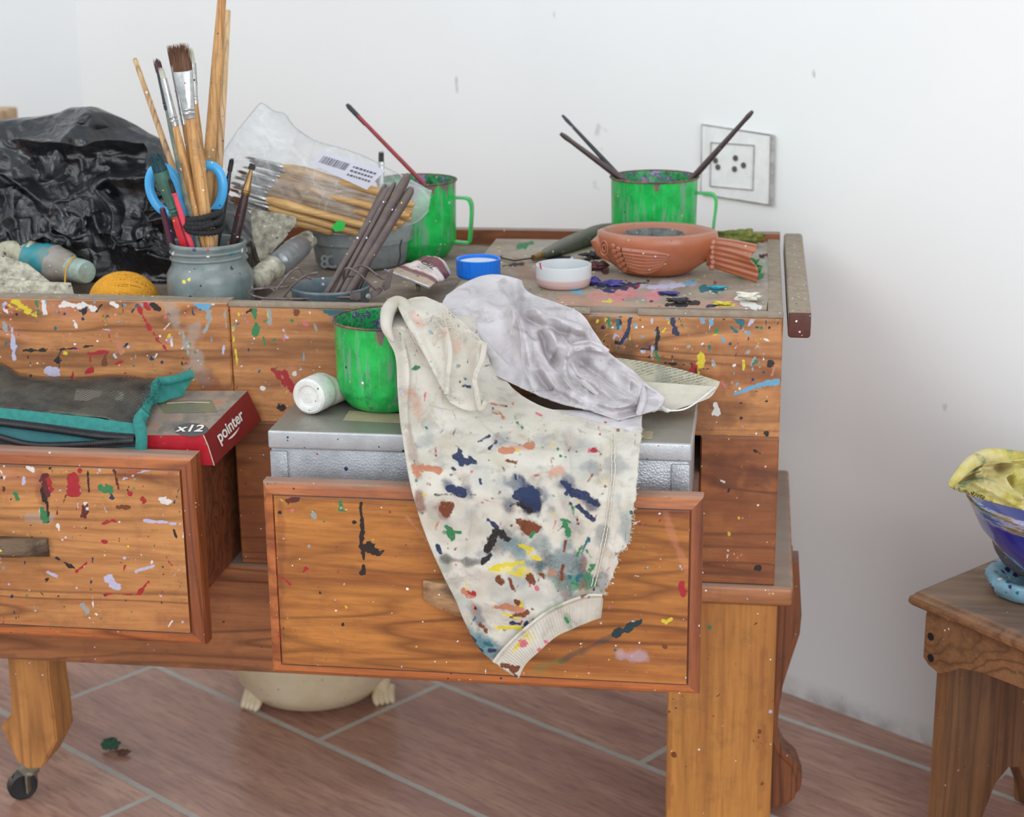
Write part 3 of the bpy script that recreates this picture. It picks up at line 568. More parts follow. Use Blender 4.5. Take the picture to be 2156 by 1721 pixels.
hb_br = hair_mat('brown_hair', (50, 28, 18), (124, 78, 42)); hb_dk = hair_mat('dark_hair', (22, 20, 22), (52, 48, 48)); hb_pl = hair_mat('pale_bristle', (176, 178, 160), (214, 212, 196)); hb_te = hair_mat('teal_crusted_hair', (14, 54, 60), (44, 84, 92)); hb_mar = hair_mat('maroon_crusted_hair', (46, 26, 32), (90, 54, 60))
def seg(P0, P1, t): return np.array(P0)*(1-t)+np.array(P1)*t
def brush(name, A, B, lw, label, hm_, fer=None, hair=None, hm_r=None, fm=None, group=None, flatv=None, cat='brush', tip_r=None, end_taper=0.45, hair_len=0.0, fer_len=0.0, hair_flat=1.0, hair_r=None, n_strands=0, hand_r=None, shaved=True):
    """A lower (or hidden) end of handle, B far tip. Radii in metres, lengths along A->B. fer/hair at B if lengths > 0"""
    A = np.array(A, float); B = np.array(B, float); L = np.linalg.norm(B-A); u = (B-A)/L
    t = thing(name, A, label, cat, group=group)
    hl = L-fer_len-hair_len
    k = [(0.0, end_taper*0.7), (0.01, end_taper), (0.5, 0.9), (0.75, 1.0), (0.9, 0.9), (1.0, 0.72)] if fer_len > 0 else [(0.0, 0.7), (0.4, 1.0), (0.8, 0.85), (0.985, 0.7), (0.997, 0.62), (1.0, 0.3)]
    if hand_r: k = hand_r
    ks = np.array(k); tt = np.concatenate([np.linspace(0, 0.97, 22), [0.985, 0.997, 1.0]])
    if hand_r: tt = np.linspace(0, 1, 40)
    m = MB(); m.tube([A+u*hl*q for q in tt], [lw*float(np.interp(q, ks[:, 0], ks[:, 1])) for q in tt], 12); m.obj('handle', hm_, t)
    if fer_len > 0:
        F0 = A+u*hl; r0 = lw*0.8 if not hand_r else lw*hand_r[-1][1]*1.1; r1 = tip_r or lw*0.9; P = []; R = []; FL = []
        for q, rr in ((-0.02, r0*1.02), (0.0, r0*1.08), (0.07, r0*1.08), (0.09, r0*1.18), (0.12, r0*1.05), (0.15, r0*1.05), (0.17, r0*1.18), (0.21, r0*1.08), (0.5, (r0+r1)/2*1.05), (0.98, r1), (1.0, r1*0.98)):
            P.append(F0+u*fer_len*q); R.append(rr); FL.append(1-(1-hair_flat)*max(0, (q-0.2)/0.8))
        m = MB(); m.tube(P, R, 20, flat=((flatv if flatv is not None else CF), FL)); m.obj('ferrule', fm or alu, t)
        if hair_len > 0:
            H0 = A+u*(hl+fer_len*0.97); r = hair_r or r1; V = MB()
            w = np.cross(u, flatv if flatv is not None else CF); w /= np.linalg.norm(w); fv = np.cross(w, u); rr = random.Random(int(lw*1e5)+int(B[0]*1e4) % 997)
            prof = hair_prof.get(label[:12], None) or [(0, 0.95), (0.3, 1.0), (0.7, 0.85), (1.0, 0.25)]
            m = MB(); m.tube([H0+u*hair_len*q*0.9 for q, _ in prof], [r*s_*0.86 for _, s_ in prof], 14, flat=(fv, hair_flat)); m.obj('hair', hair, t)
            m = MB(); ns = n_strands or 60
            for i in range(ns):
                a = rr.uniform(0, 6.28); ra = math.sqrt(rr.random()); ox, oy = ra*math.cos(a)*r*0.92, ra*math.sin(a)*r*0.92*hair_flat
                sp = rr.uniform(0.75, 1.25); cu = rr.uniform(-0.15, 0.15); ll = hair_len*rr.uniform(0.78, 1.08)
                pts = [H0+w*ox*(1+(sp-1)*q)+fv*oy+u*ll*q+w*cu*r*q*q for q in (0, 0.4, 0.75, 1.0)]
                pts = [p+w*ox*(-prof_t)*q*q for p, q, prof_t in zip(pts, (0, 0.4, 0.75, 1.0), (0, 0, taper_k[0]*0.3, taper_k[0]))]
                m.tube(pts, [0.00028, 0.0003, 0.00024, 0.00008], 4, caps=False)
            o = m.obj('bristle_tips', hair, t); o['kind'] = 'stuff'
    return t
hair_prof = {}; taper_k = [0.35]
JY = 1.640; jc = np.array((-0.548, JY, 0.5705)); jr = 0.0435
def J(x, y, Y): return atY(x, y, Y)
def low(A, B, z):  # continue the visible segment down to height z
    A = np.array(A); B = np.array(B); k = (z-A[2])/(B[2]-A[2]); return A+(B-A)*k
def jar_brush(name, a, b, lw, label, mat, za=0.585, **kw):
    A = J(*a); B = J(*b); A2 = low(A, B, za)
    rr = np.array((A2[0]-jc[0], A2[1]-jc[1])); d = np.linalg.norm(rr)
    if d > jr-0.012: A2[:2] = jc[:2]+rr/d*(jr-0.012)
    return brush(name, A2, B, lw, label, mat, cat=kw.pop('cat', 'brush'), group='brushes in the grey jar', **kw)
# grey jar
gl = grunge('paint_clouded_glass', (112, 124, 124), (84, 94, 92), 0.42, specks=0.9, scale=45, amt=0.8, spec_scale=150, thr=0.5, dust=0.5, coat=0.3)
t = thing('glass_jar', jc, 'squat screw-neck jar clouded grey with paint, packed with brushes', 'jar')
m = MB(); m.lathe([(0, 0), (jr*0.95, 0), (jr*1.0, 0.004), (jr*1.0, 0.042), (jr*0.985, 0.048), (jr*0.90, 0.054), (jr*0.865, 0.057), (jr*0.865, 0.074), (jr*0.885, 0.0755), (jr*0.885, 0.078), (jr*0.85, 0.0795), (jr*0.79, 0.078), (jr*0.78, 0.057), (jr*0.92, 0.044), (jr*0.92, 0.006), (0, 0.005)], jc, 64); m.obj('body', gl, t, auto=60)
m = MB()
for k_ in (0, 1):
    m.tube([jc+np.array((jr*0.868*math.cos(a), jr*0.868*math.sin(a), 0.061+0.0065*k_+0.004*(a/6.28)-0.0)) for a in np.linspace(0.3, 6.0, 60)], 0.0017, 8)
m.obj('screw_thread', gl, t)
m = MB(); m.lathe([(0, 0.0), (jr*0.9, 0.0), (jr*0.9, 0.006), (0, 0.0065)], jc+np.array((0, 0, 0.006)), 40); m.obj('paint_sediment', grunge('dried_sludge', (60, 64, 62), rough=0.8), t)
jar_brush('paint_brush', (356, 330, 1.668), (283, 122, 1.69), 0.0034, 'pale bare wooden stick leaning far left out of the jar', hpale, cat='stick')
jar_brush('paint_brush', (400, 440, 1.625), (329, 122, 1.645), 0.0040, 'dark paint-crusted brush with a round blackened maroon tip', hgrn, fer_len=0.038, hair_len=0.013, hair=hb_mar, fm=hblack, tip_r=0.0030, hair_r=0.0042)
taper_k[0] = 0.1
jar_brush('paint_brush', (422, 440, 1.632), (356, 95, 1.655), 0.0034, 'thin brush with a narrow brown tuft behind the big flat brush', hw, fer_len=0.058, hair_len=0.020, hair=hb_br, tip_r=0.0028, hair_r=0.0032)
jar_brush('paint_brush', (416, 450, 1.622), (338, 140, 1.640), 0.0046, 'brush with orange wooden handle, long creased ferrule and short white tuft', hw, fer_len=0.047, hair_len=0.012, hair=hb_pl, tip_r=0.0034, hair_flat=0.7, hair_r=0.003)
taper_k[0] = -0.1
jar_brush('paint_brush', (437, 450, 1.612), (376, 92, 1.632), 0.0066, 'large flat brush with splayed dark brown hair and wide dented ferrule', hw, fer_len=0.046, hair_len=0.026, hair=hb_br, tip_r=0.0100, hair_flat=0.35, hair_r=0.0102, n_strands=320)
taper_k[0] = 0.15
jar_brush('paint_brush', (432, 400, 1.640), (398, 100, 1.668), 0.0036, 'brush with pale greenish bristles just right of the flat brown one', hw, fer_len=0.040, hair_len=0.016, hair=hb_pl, tip_r=0.0052, hair_flat=0.6, hair_r=0.0052, n_strands=120)
jar_brush('paint_brush', (432, 450, 1.655), (468, -14, 1.685), 0.0062, 'thickest tallest bamboo-coloured handle, its end beyond the top of the picture', hw, cat='brush')
jar_brush('paint_brush', (455, 450, 1.662), (480, 20, 1.70), 0.0042, 'slim tall wooden handle just right of the thickest one', hpale)
jar_brush('paint_brush', (386, 500, 1.622), (324, 322, 1.608), 0.0062, 'fat round brush crusted in dark teal paint with a red handle', hred, fer_len=0.046, hair_len=0.019, hair=hb_te, fm=alud, tip_r=0.0078, hair_r=0.0080, n_strands=150)
jar_brush('paint_brush', (398, 500, 1.612), (357, 378, 1.598), 0.0029, 'small brush with pink plastic handle and fine black tuft', hpink, fer_len=0.003, hair_len=0.014, hair=hb_dk, tip_r=0.0026, hair_r=0.0026, fm=hpink, n_strands=60)
jar_brush('paint_brush', (357, 500, 1.630), (341, 438, 1.620), 0.0042, 'short dark purple handle at the left of the jar beside the red one', grunge('purple_lacquer', (86, 48, 66), (52, 30, 44), 0.35, specks=0.3))
jar_brush('paint_brush', (455, 515, 1.660), (489, 333, 1.67), 0.0040, 'thin blackened brush right of the blue scissors', hblack, fer_len=0.022, hair_len=0.013, hair=hb_dk, fm=hblack, tip_r=0.0018, hair_r=0.0026)
jar_brush('paint_brush', (493, 512, 1.655), (532, 343, 1.66), 0.0052, 'small fan brush with dark brown handle leaning right out of the jar', hdark, fer_len=0.027, hair_len=0.006, hair=hb_dk, fm=brass, tip_r=0.0018, hair_r=0.0040, hair_flat=0.4)
# scissors
sblue = grunge('light_blue_plastic', (74, 168, 224), (60, 150, 208), 0.28, amt=0.3, bump=0.02, specks=0.08)
sc0 = J(388, 500, 1.648); t = thing('scissors', sc0, 'light blue handled scissors standing blades down in the jar', 'scissors')
def loop(cx, cy, rx, ry, rot, r, Y):
    pts = []
    for a in np.linspace(0, 2*math.pi, 40, endpoint=False):
        ex, ey = rx*math.cos(a), ry*math.sin(a); pts.append(J(cx+ex*math.cos(rot)-ey*math.sin(rot), cy+ex*math.sin(rot)+ey*math.cos(rot), Y))
    return pts
for (cx, cy, rx, ry, rot, fx) in ((348, 400, 31, 50, -0.35, 388), (436, 400, 33, 52, 0.12, 412)):
    m = MB(); L_ = loop(cx, cy, rx, ry, rot, 0, 1.650); m.tube(L_, 0.0048, 12, closed=True, flat=(CF, 0.75))
    m.tube(spline([J(cx+(14 if fx < 400 else -16), cy-10 if fx < 400 else cy+20, 1.650), J(fx, 440, 1.650), J(fx+2, 470, 1.650), J(400, 520, 1.650)], 14), [0.006]*14, 10, flat=(CF, 0.7)); m.obj('handle_loop', sblue, t)
m = MB(); m.prism([tuple(J(392, 500, 1.652)), tuple(J(412, 500, 1.652)), tuple(J(408, 610, 1.652)), tuple(J(402, 610, 1.652))], (0, 0.003, 0)); m.obj('blade', alu, t)
# black hair tie around three handles
tie = grunge('black_cord_rib', (26, 26, 28), (48, 48, 52), 0.8, scale=300, amt=0.5, bump=0.6, bscale=900)
m = MB(); cz = J(428, 468, 1.617)
for (dz, tilt, ph, ro) in ((0.0055, 0.30, 0.0, 0.0), (0.000, 0.08, 0.7, 0.001), (-0.0055, -0.25, 1.1, 0.0005), (0.002, -0.42, 2.0, 0.0018)):
    P = []
    for a in np.linspace(0, 2*math.pi, 120, endpoint=False):
        R_ = 0.0165+ro; P.append(cz+np.array((R_*math.cos(a), 0.8*R_*math.sin(a), dz+tilt*R_*math.cos(a+ph)*0.7)))
    m.tube(P, [0.0032+0.0006*math.cos(i*2*math.pi/4.0) for i in range(120)], 10, closed=True)
o = m.obj('hair_tie', tie, auto=None); tag(o, 'black ribbed hair elastic wound around three brush handles above the jar', 'hair tie')
# brushes in right mug
mc = np.array((-0.1145, 1.912, 0.6005))
for (a, b, lw, lab, mt) in (((1335, 396), (1180, 281), 0.0042, 'thicker dark brown brush handle leaning left out of the right green mug', hdark), ((1312, 380), (1184, 243), 0.0030, 'thin black brush handle leaning left behind the thicker one in the right mug', hblack), ((1440, 396), (1585, 234), 0.0040, 'dark brown brush handle leaning right out of the right green mug', hdark)):
    A = atY(*a, mc[1]-0.01 if 'thicker' in lab else mc[1]+0.01); B = atY(*b, mc[1]+0.0 if 'thin black' not in lab else mc[1]+0.03)
    A2 = low(A, B, 0.64); rr = A2[:2]-mc[:2]; d = np.linalg.norm(rr)
    if d > 0.040: A2 = A+(A2-A)*0.3
    brush('paint_brush', A2, B, lw, lab, mt, group='brushes in the right green mug', hand_r=[(0, 1.0), (0.5, 0.9), (0.9, 0.62), (0.96, 0.75), (1.0, 0.45)])
mc = np.array((-0.382, 1.888, 0.5885))
A = atY(900, 395, 1.888); B = atY(731, 221, 1.90); t = brush('paint_brush', low(A, B, 0.64), B, 0.0026, 'long thin red brush handle with black end, leaning left out of the left green mug', hcrim, hand_r=[(0, 1.0), (0.8, 0.9), (1, 0.8)])
m = MB(); A = atY(770, 262, 1.898); m.tube([A, seg(A, B, 0.9), seg(A, B, 1.03)], [0.0026, 0.0029, 0.0018], 10); m.obj('black_end', hblack, t)
A = atY(803, 470, 1.845); B = atY(803, 318, 1.86); brush('paint_brush', low(A, B, 0.60), B, 0.0033, 'small upright brush with dark flat tip behind the bag of brushes', hblack, fer_len=0.03, hair_len=0.012, hair=hb_dk, tip_r=0.0034, hair_flat=0.5)
# ---------------------------------------------------------------- yarn ball
s = NT('mustard_yarn'); s.set(Base_Color=s.mix(s.noise(s.tc.outputs['Object'], 300, 3), lin((196, 134, 28)), lin((224, 162, 46))), Roughness=0.85, Normal=s.bump(s.noise(s.tc.outputs['Object'], 1200, 2), 0.3, 0.0005)); yarn = s.m
yc = atY(257, 610, 1.642); yr = np.array((0.036, 0.033, 0.0315)); yc = np.array((yc[0], 1.645, 0.5535+0.0295))
m = MB(); m.lathe([(0.0001, -1)]+[(math.sin(a), -math.cos(a)) for a in np.linspace(0.1, 3.04, 24)]+[(0.0001, 1)], (0, 0, 0), 40); V = np.array(m.V)*yr*0.965+yc
t = thing('yarn_ball', (yc[0], yc[1], 0.5535), 'ball of mustard yellow yarn between the crusted teal tube and the grey jar', 'yarn')
mesh_obj('core', V, m.F, yarn, t)
m = MB(); rr = random.Random(5); ax0 = Vector((-0.8, -0.35, 0.30)).normalized()
for k_ in range(150):
    # great and small circles passing near one pole at the left
    ax = Vector((rr.gauss(0, 1), rr.gauss(0, 1), rr.gauss(0, 1)))
    if k_ < 105: ax = (ax-ax0*ax.dot(ax0)*0.93).normalized(); h = rr.uniform(-0.15, 0.15)
    else: ax = ax.normalized(); h = rr.uniform(-0.55, 0.55)
    e1 = ax.orthogonal().normalized(); e2 = ax.cross(e1); q = math.sqrt(1-h*h); P = []
    for a in np.linspace(0, 2*math.pi, 44, endpoint=False):
        p = ax*h+(e1*math.cos(a)+e2*math.sin(a))*q; P.append(yc+np.array(p)*yr*(0.985+0.02*rr.random()*0+0.0001*k_))
    m.tube(P, 0.00085, 5, closed=True)
o = m.obj('yarn_strands', yarn, t, auto=None); o['kind'] = 'stuff'
# ---------------------------------------------------------------- metal box
sil = NT('hammered_silver'); v = sil.tc.outputs['Object']
vo = sil.n('TexVoronoi', {'Vector': v, 'Scale': 330.0}, feature='DISTANCE_TO_EDGE').outputs['Distance']
hm_h = sil.step(vo, 0.0, 0.35)
c = sil.mix(sil.step(sil.noise(v, 50, 5), 0.35, 0.7), lin((178, 180, 184)), lin((150, 152, 156)))
c, _ = sil.specks(c, 160, 0.4, 0.2, 3.0)
up = sil.n('SeparateXYZ', {0: sil.n('NewGeometry').outputs['Normal']}).outputs[2]
uf = sil.math('MULTIPLY', sil.step(up, 0.5, 0.9), sil.step(sil.noise(v, 22, 5), 0.25, 0.6, 0.55, 0.9)); c = sil.mix(uf, c, lin((134, 130, 120)))
sil.set(Base_Color=c, Metallic=sil.math('MULTIPLY', sil.math('SUBTRACT', 1.0, uf), 0.3), Roughness=sil.math('ADD', 0.34, sil.math('MULTIPLY', uf, 0.4)), Normal=sil.bump(sil.math('ADD', hm_h, sil.noise(v, 260, 3)), 0.28, 0.0008)); SIL = sil.m
sl2 = grunge('smooth_silver_lid', (186, 188, 190), (156, 158, 160), 0.36, 0.4, scale=60, specks=0.5, bump=0.25, bscale=500)
_n = sl2.node_tree; _b = _n.nodes['Principled BSDF']; _old = _b.inputs['Base Color'].links[0].from_socket
_g = _n.nodes.new('ShaderNodeNewGeometry'); _s = _n.nodes.new('ShaderNodeSeparateXYZ'); _n.links.new(_g.outputs['Normal'], _s.inputs[0]); _r = _n.nodes.new('ShaderNodeMapRange'); _n.links.new(_s.outputs[2], _r.inputs[0]); _r.inputs[1].default_value = 0.6; _r.inputs[2].default_value = 0.95; _r.inputs[4].default_value = 0.85
_m = _n.nodes.new('ShaderNodeMix'); _m.data_type = 'RGBA'; _n.links.new(_r.outputs[0], _m.inputs[0]); _n.links.new(_old, _m.inputs[6]); _m.inputs[7].default_value = (*lin((128, 122, 108)), 1); _n.links.new(_m.outputs[2], _b.inputs['Base Color'])
bx0, bx1, by0, by1, bz0, bz1 = -0.4325, -0.0500, 1.428, 1.568, 0.4405, 0.5170
t = thing('metal_box', ((bx0+bx1)/2, (by0+by1)/2, bz0), 'hammered silver-grey metal box standing in the right drawer', 'box')
m = MB(); m.box(bx0+0.002, bx1-0.002, by0+0.002, by1-0.002, bz0, bz1-0.016, 0.002); m.obj('body', SIL, t)
m = MB(); m.box(bx0, bx1, by0, by1, bz1-0.0175, bz1, 0.0025, 3); m.obj('lid', sl2, t)
m = MB(); m.box(bx0+0.0015, bx0+0.0175, by0-0.0002, by0+0.003, bz0, bz1-0.0195, 0.001); m.obj('corner_plate', SIL, t); m = MB(); m.box(bx1-0.0175, bx1-0.0015, by0-0.0002, by0+0.003, bz0, bz1-0.0195, 0.001); m.obj('corner_plate', SIL, t)
tape = grunge('masking_tape', (164, 152, 122), (142, 130, 104), 0.7)
m = MB()
a, b, c_, d_ = [atZ(x, y, bz1) for x, y in ((722, 886), (860, 893), (868, 874), (735, 866))]
m.prism([tuple(q+np.array((0, 0, 0.0002))) for q in (a, b, c_, d_)], (0, 0, 0.0003)); m.obj('tape_strip', tape, t)
m = MB(); a, b, c_, d_ = [atZ(x, y, bz1) for x, y in ((1348, 924), (1373, 926), (1376, 910), (1352, 908))]
m.prism([tuple(q+np.array((0, 0, 0.0002))) for q in (a, b, c_, d_)], (0, 0, 0.0003)); m.obj('tape_scrap', tape, t)
# small bottle/tube with white cap on the box
wcap = grunge('grubby_white_plastic', (226, 224, 218), (150, 146, 138), 0.45, scale=70, amt=0.35, specks=0.3)
tubem = grunge('crumpled_tube_metal', (206, 202, 190), (160, 154, 140), 0.4, 0.3, specks=0.5, scale=60)
cc = atY(656, 824, 1.485); cc[2] = 0.5175+0.0175
t = thing('paint_tube', (cc[0], cc[1], 0.5175), 'paint tube on the metal box, round white cap facing out beside the green mug', 'tube')
ax = Vector((-0.28, -1, 0.02)).normalized()
m = MB(); m.lathe([(0, 0.0055), (0.0095, 0.0055), (0.0105, 0.0062), (0.0108, 0.0072), (0.0122, 0.0075), (0.0150, 0.0072), (0.0168, 0.0055), (0.0172, 0.003), (0.0172, -0.014), (0.016, -0.016), (0, -0.016)][::-1], cc, 60, axis=ax, rf=lambda a, j, h: 1+(0.012*math.cos(a*36) if j in (2, 3) else 0)); m.obj('cap', wcap, t)
m = MB(); e1 = np.array(ax.orthogonal()); m.tube([cc+np.array(ax)*0.0078+np.array(q) for q in [(0.004*math.cos(a)*1, 0, 0.0045*math.sin(a)) for a in np.linspace(0.6, 5.6, 16)]], 0.0005, 5); m.tube([cc+np.array(ax)*0.0078+np.array((x, 0, z)) for x, z in ((-0.001, 0.006), (-0.002, 0.0), (0.002, -0.001))], 0.0005, 5); m.obj('embossed_mark', wcap, t)
m = MB(); u = -np.array(ax); P = [cc+u*0.016, cc+u*0.03, cc+u*0.055, cc+u*0.072]
V = []
for j, (p, w, h) in enumerate(zip([cc+u*0.0145, cc+u*0.02, cc+u*0.04, cc+u*0.062, cc+u*0.072], (0.014, 0.018, 0.019, 0.021, 0.022), (0.014, 0.017, 0.012, 0.006, 0.001))):
    sd = np.cross(u, (0, 0, 1.0)); zc_ = 0.5178+h
    for a in np.linspace(0, 2*math.pi, 24, endpoint=False): q = p+sd*w*math.cos(a); q = np.array((q[0], q[1], max(zc_ if j else cc[2], 0.5178+h)+h*math.sin(a))); V.append(q)
mesh_obj('tube_body', V, skinrows(V, 5, 24), tubem, t)
# ---------------------------------------------------------------- red paint box with window and lettering
Zr = 1.4
A = atY(428, 917, 1.488); B = atY(521, 823, 1.572); Dd = atY(451, 980, 1.4895); Cc = Dd+(B-A)+(atY(556, 886, 1.5735)-Dd-(B-A))*0.6
lft = np.array((-0.135, 0.0, -0.004)); lo = np.array((0.0, 0, 0))
A1 = A+lft; B1 = B+lft; D1 = Dd+lft+lo; C1 = Cc+lft+lo
cred = grunge('red_card', (182, 32, 46), (160, 26, 38), 0.4, amt=0.4, specks=0.1); 
s = NT('printed_card_top'); v = s.tc.outputs['Object']; nn = s.noise(v, 38, 5, 0.6)
c = s.ramp(nn, [(0.3, lin((92, 84, 84))), (0.45, lin((128, 118, 108))), (0.52, lin((150, 138, 122))), (0.6, lin((176, 120, 84))), (0.66, lin((120, 122, 150))), (0.75, lin((170, 166, 170)))])
c = s.mix(s.step(s.noise(v, 25, 3), 0.45, 0.65, 0.2, 0.75), c, lin((138, 128, 118))); s.set(Base_Color=c, Roughness=0.45); cprint = s.m
dred = grunge('dark_red_card', (128, 36, 34), (104, 28, 28), 0.45, amt=0.4)
t = thing('paint_box', (A+A1+Dd+D1)/4, 'red card paint set box tilted in the left drawer beside the mesh pouch', 'box')
Ct = (A+B+A1+B1+Dd+Cc+D1+C1)/8
m = MB(); m.add([A, B, Cc, Dd, A1, B1, C1, D1], [(3, 7, 4, 0)[::-1], (1, 5, 6, 2)[::-1], (4, 7, 6, 5)[::-1], (3, 2, 6, 7)[::-1]]); m.obj('carton', cred, t, smooth=False)
m = MB(); m.add([A, B, B1, A1], [(0, 1, 2, 3)]); m.obj('printed_top', cprint, t, smooth=False)
m = MB(); m.add([A, B, Cc, Dd], [(0, 3, 2, 1)]); m.obj('end_panel', dred, t, smooth=False)
whitec = grunge('white_print', (232, 226, 216), rough=0.5, amt=0.1); creamc = grunge('torn_card_edge', (214, 190, 168), rough=0.8)
m = MB(); m.tube([A+np.array((0.0005, -0.0004, 0)), seg(A, Dd, 0.35)+np.array((0.0012, -0.0006, 0)), Dd+np.array((0.0003, -0.0008, 0))], 0.0006, 6); m.obj('torn_edge', creamc, t)
def text_on(body, origin, ex, ey, size, mat, name, parent, shear=0.0, off=0.0004):
    ex = Vector(ex).normalized(); ey = Vector(ey); ey = (ey-ex*ey.dot(ex)).normalized(); ez = ex.cross(ey)
    cu = bpy.data.curves.new(name, 'FONT'); cu.body = body; cu.size = size; cu.align_x = 'CENTER'; cu.align_y = 'CENTER'; cu.extrude = 0.0001; cu.shear = shear; cu.offset = size*0.02
    tmp = bpy.data.objects.new('tmp', cu); COL.objects.link(tmp); bpy.context.view_layer.update()
    me = bpy.data.meshes.new_from_object(tmp.evaluated_get(bpy.context.evaluated_depsgraph_get())); bpy.data.objects.remove(tmp)
    V = [np.array(Vector(origin)+ex*v.co.x+ey*v.co.y+ez*(v.co.z+off)) for v in me.vertices]; F = [tuple(p.vertices) for p in me.polygons]
    return mesh_obj(name, V, F, mat, parent, smooth=False)
ex = (B-A); ey = (A-Dd)
# lettering on the end panel
NS = 0.0013 if np.cross(ex, ey)[1] < 0 or True else 0
U_ = np.array(Vector(ex).normalized()); Nn = np.cross(ex, ey); Nn = Nn/np.linalg.norm(Nn)
cen = A*0.27+B*0.23+Cc*0.23+Dd*0.27
text_on('pointer', cen+np.array(Vector(ey).normalized())*0.003, ex, ey, 0.0165, whitec, 'lettering', t, off=0.0012)
m = MB(); cs = cen-np.array(Vector(ey).normalized())*0.0065; ee = np.array(Vector(ey).normalized())
m.tube([cs+U_*x+ee*(9.0*x*x*1.1)+Nn*NS for x in np.linspace(-0.010, 0.0125, 12)], [0.0002, 0.0005, 0.0008, 0.001, 0.0011, 0.0011, 0.0011, 0.001, 0.0008, 0.0006, 0.0004, 0.0002], 6, flat=(Nn, 0.2)); m.obj('smile_mark', whitec, t)
# grey oval with x12 on the top
up_ = (B-A)*0+np.cross(A1-A, B-A); up_ = -up_/np.linalg.norm(up_); up_ = up_ if up_[2] > 0 else -up_
def onTop(x, y): 
    d = ray(x, y); n_ = up_; return CAM+d*(((A-CAM)@n_+0.0003)/(d@n_))
ov = [onTop(403+36*math.cos(a), 905+14*math.sin(a)) for a in np.linspace(0, 2*math.pi, 32, endpoint=False)]
m = MB(); m.add(ov, [tuple(range(32))[::-1]]); m.obj('count_badge', grunge('grey_badge', (84, 82, 84), rough=0.5, amt=0.2), t, smooth=False)
text_on('x12', onTop(402, 904)+up_*0.0003, A-A1, B-A, 0.0175, whitec, 'lettering', t, shear=0.0)
m = MB(); m.add([onTop(345, 870), onTop(458, 868), onTop(446, 842), onTop(330, 845)], [(0, 1, 2, 3)])
m.obj('film_window', grunge('dusty_film', (110, 112, 96), (140, 130, 70), 0.25, scale=40), t, smooth=False)
m = MB(); m.tube([onTop(352, 850)+up_*0.0004, onTop(400, 849)+up_*0.001, onTop(442, 849)+up_*0.0004], 0.0005, 6); m.obj('slit', creamc, t)
# ---------------------------------------------------------------- mesh pouch
tealm = grunge('teal_fabric', (44, 128, 120), (30, 98, 94), 0.8, scale=180, amt=0.6, bump=0.5, bscale=900, bd=0.0006)
teald = grunge('teal_lining', (24, 96, 100), (16, 74, 80), 0.6, scale=80, bump=0.2)
zipm = grunge('black_zip_tape', (30, 30, 34), (50, 50, 54), 0.7, scale=200, bump=0.5, bscale=1200, bd=0.0005)
teeth = grunge('black_zip_teeth', (36, 36, 40), (60, 60, 62), 0.35)
s = NT('black_net'); v = s.tc.outputs['Object']; au = s.n('Attribute', attribute_name='nu').outputs['Fac']; av = s.n('Attribute', attribute_name='nv').outputs['Fac']
def tri(x): return s.math('ABSOLUTE', s.math('SUBTRACT', s.math('FRACT', x), 0.5))
k1 = tri(s.math('ADD', s.math('MULTIPLY', au, 1/0.0040), s.math('MULTIPLY', av, 1/0.0042))); k2 = tri(s.math('SUBTRACT', s.math('MULTIPLY', au, 1/0.0040), s.math('MULTIPLY', av, 1/0.0042)))
vo = s.math('MAXIMUM', k1, k2)
s.set(Base_Color=s.mix(s.noise(v, 60), lin((30, 30, 32)), lin((70, 68, 62))), Roughness=0.45, Alpha=s.step(vo, 0.33, 0.37, 0.0, 1.0)); netm = s.m
t = thing('mesh_pouch', (-0.62, 1.52, 0.47), 'black mesh zip pouch with teal edging lying over the left drawer', 'pouch')
def sheet(rows, ncol, disp=None, sub=1):
    """rows: list of rows, each a list of (x,y,Y) control points; returns vertex grid"""
    R = [spline([atY(*p) for p in r], ncol) for r in rows]
    R = np.array(R); nr = len(rows)*sub if sub > 1 else len(rows)
    G = np.stack([spline(R[:, j], nr) for j in range(ncol)], 1) if sub > 1 else R
    return G
def sheet_obj(name, G, mat, parent, th=0.0008, **kw):
    nr, nc = G.shape[:2]; N = np.cross(np.gradient(G, axis=1), np.gradient(G, axis=0)); N /= np.linalg.norm(N, axis=-1, keepdims=True)+1e-12
    if (N@CF).mean() > 0: N = -N
    V = np.concatenate([(G+N*0).reshape(-1, 3), (G-N*th).reshape(-1, 3)]); n = nr*nc; F = grid_faces(nr, nc); F2 = [tuple(i+n for i in f[::-1]) for f in F]
    E = [(c+1, c, c+n, c+1+n) for c in range(nc-1)]+[((nr-1)*nc+c, (nr-1)*nc+c+1, (nr-1)*nc+c+1+n, (nr-1)*nc+c+n) for c in range(nc-1)]
    E += [(r*nc, (r+1)*nc, (r+1)*nc+n, r*nc+n) for r in range(nr-1)]+[((r+1)*nc+nc-1, r*nc+nc-1, r*nc+nc-1+n, (r+1)*nc+nc-1+n) for r in range(nr-1)]
    return mesh_obj(name, V, F+F2+E, mat, parent, **kw)
def pnoise(G, sc, amp, seed, o=3): return G+np.array((0, -0.4, 0.9))*(fbm(G*sc, o, seed)[..., None]*amp)
G = sheet([[(-60, 745, 1.568), (0, 763, 1.572), (50, 785, 1.574), (140, 793, 1.574), (250, 788, 1.572), (325, 797, 1.57), (352, 797, 1.566)],
           [(-60, 790, 1.545), (0, 795, 1.545), (60, 806, 1.546), (140, 812, 1.546), (240, 812, 1.546), (310, 820, 1.545), (340, 812, 1.552)],
           [(-60, 830, 1.515), (0, 832, 1.515), (60, 838, 1.515), (140, 843, 1.515), (230, 850, 1.515), (295, 860, 1.515), (318, 846, 1.53)],
           [(-60, 852, 1.495), (0, 858, 1.492), (60, 864, 1.492), (140, 872, 1.492), (220, 880, 1.492), (285, 892, 1.492), (306, 878, 1.50)]], 120, sub=16)
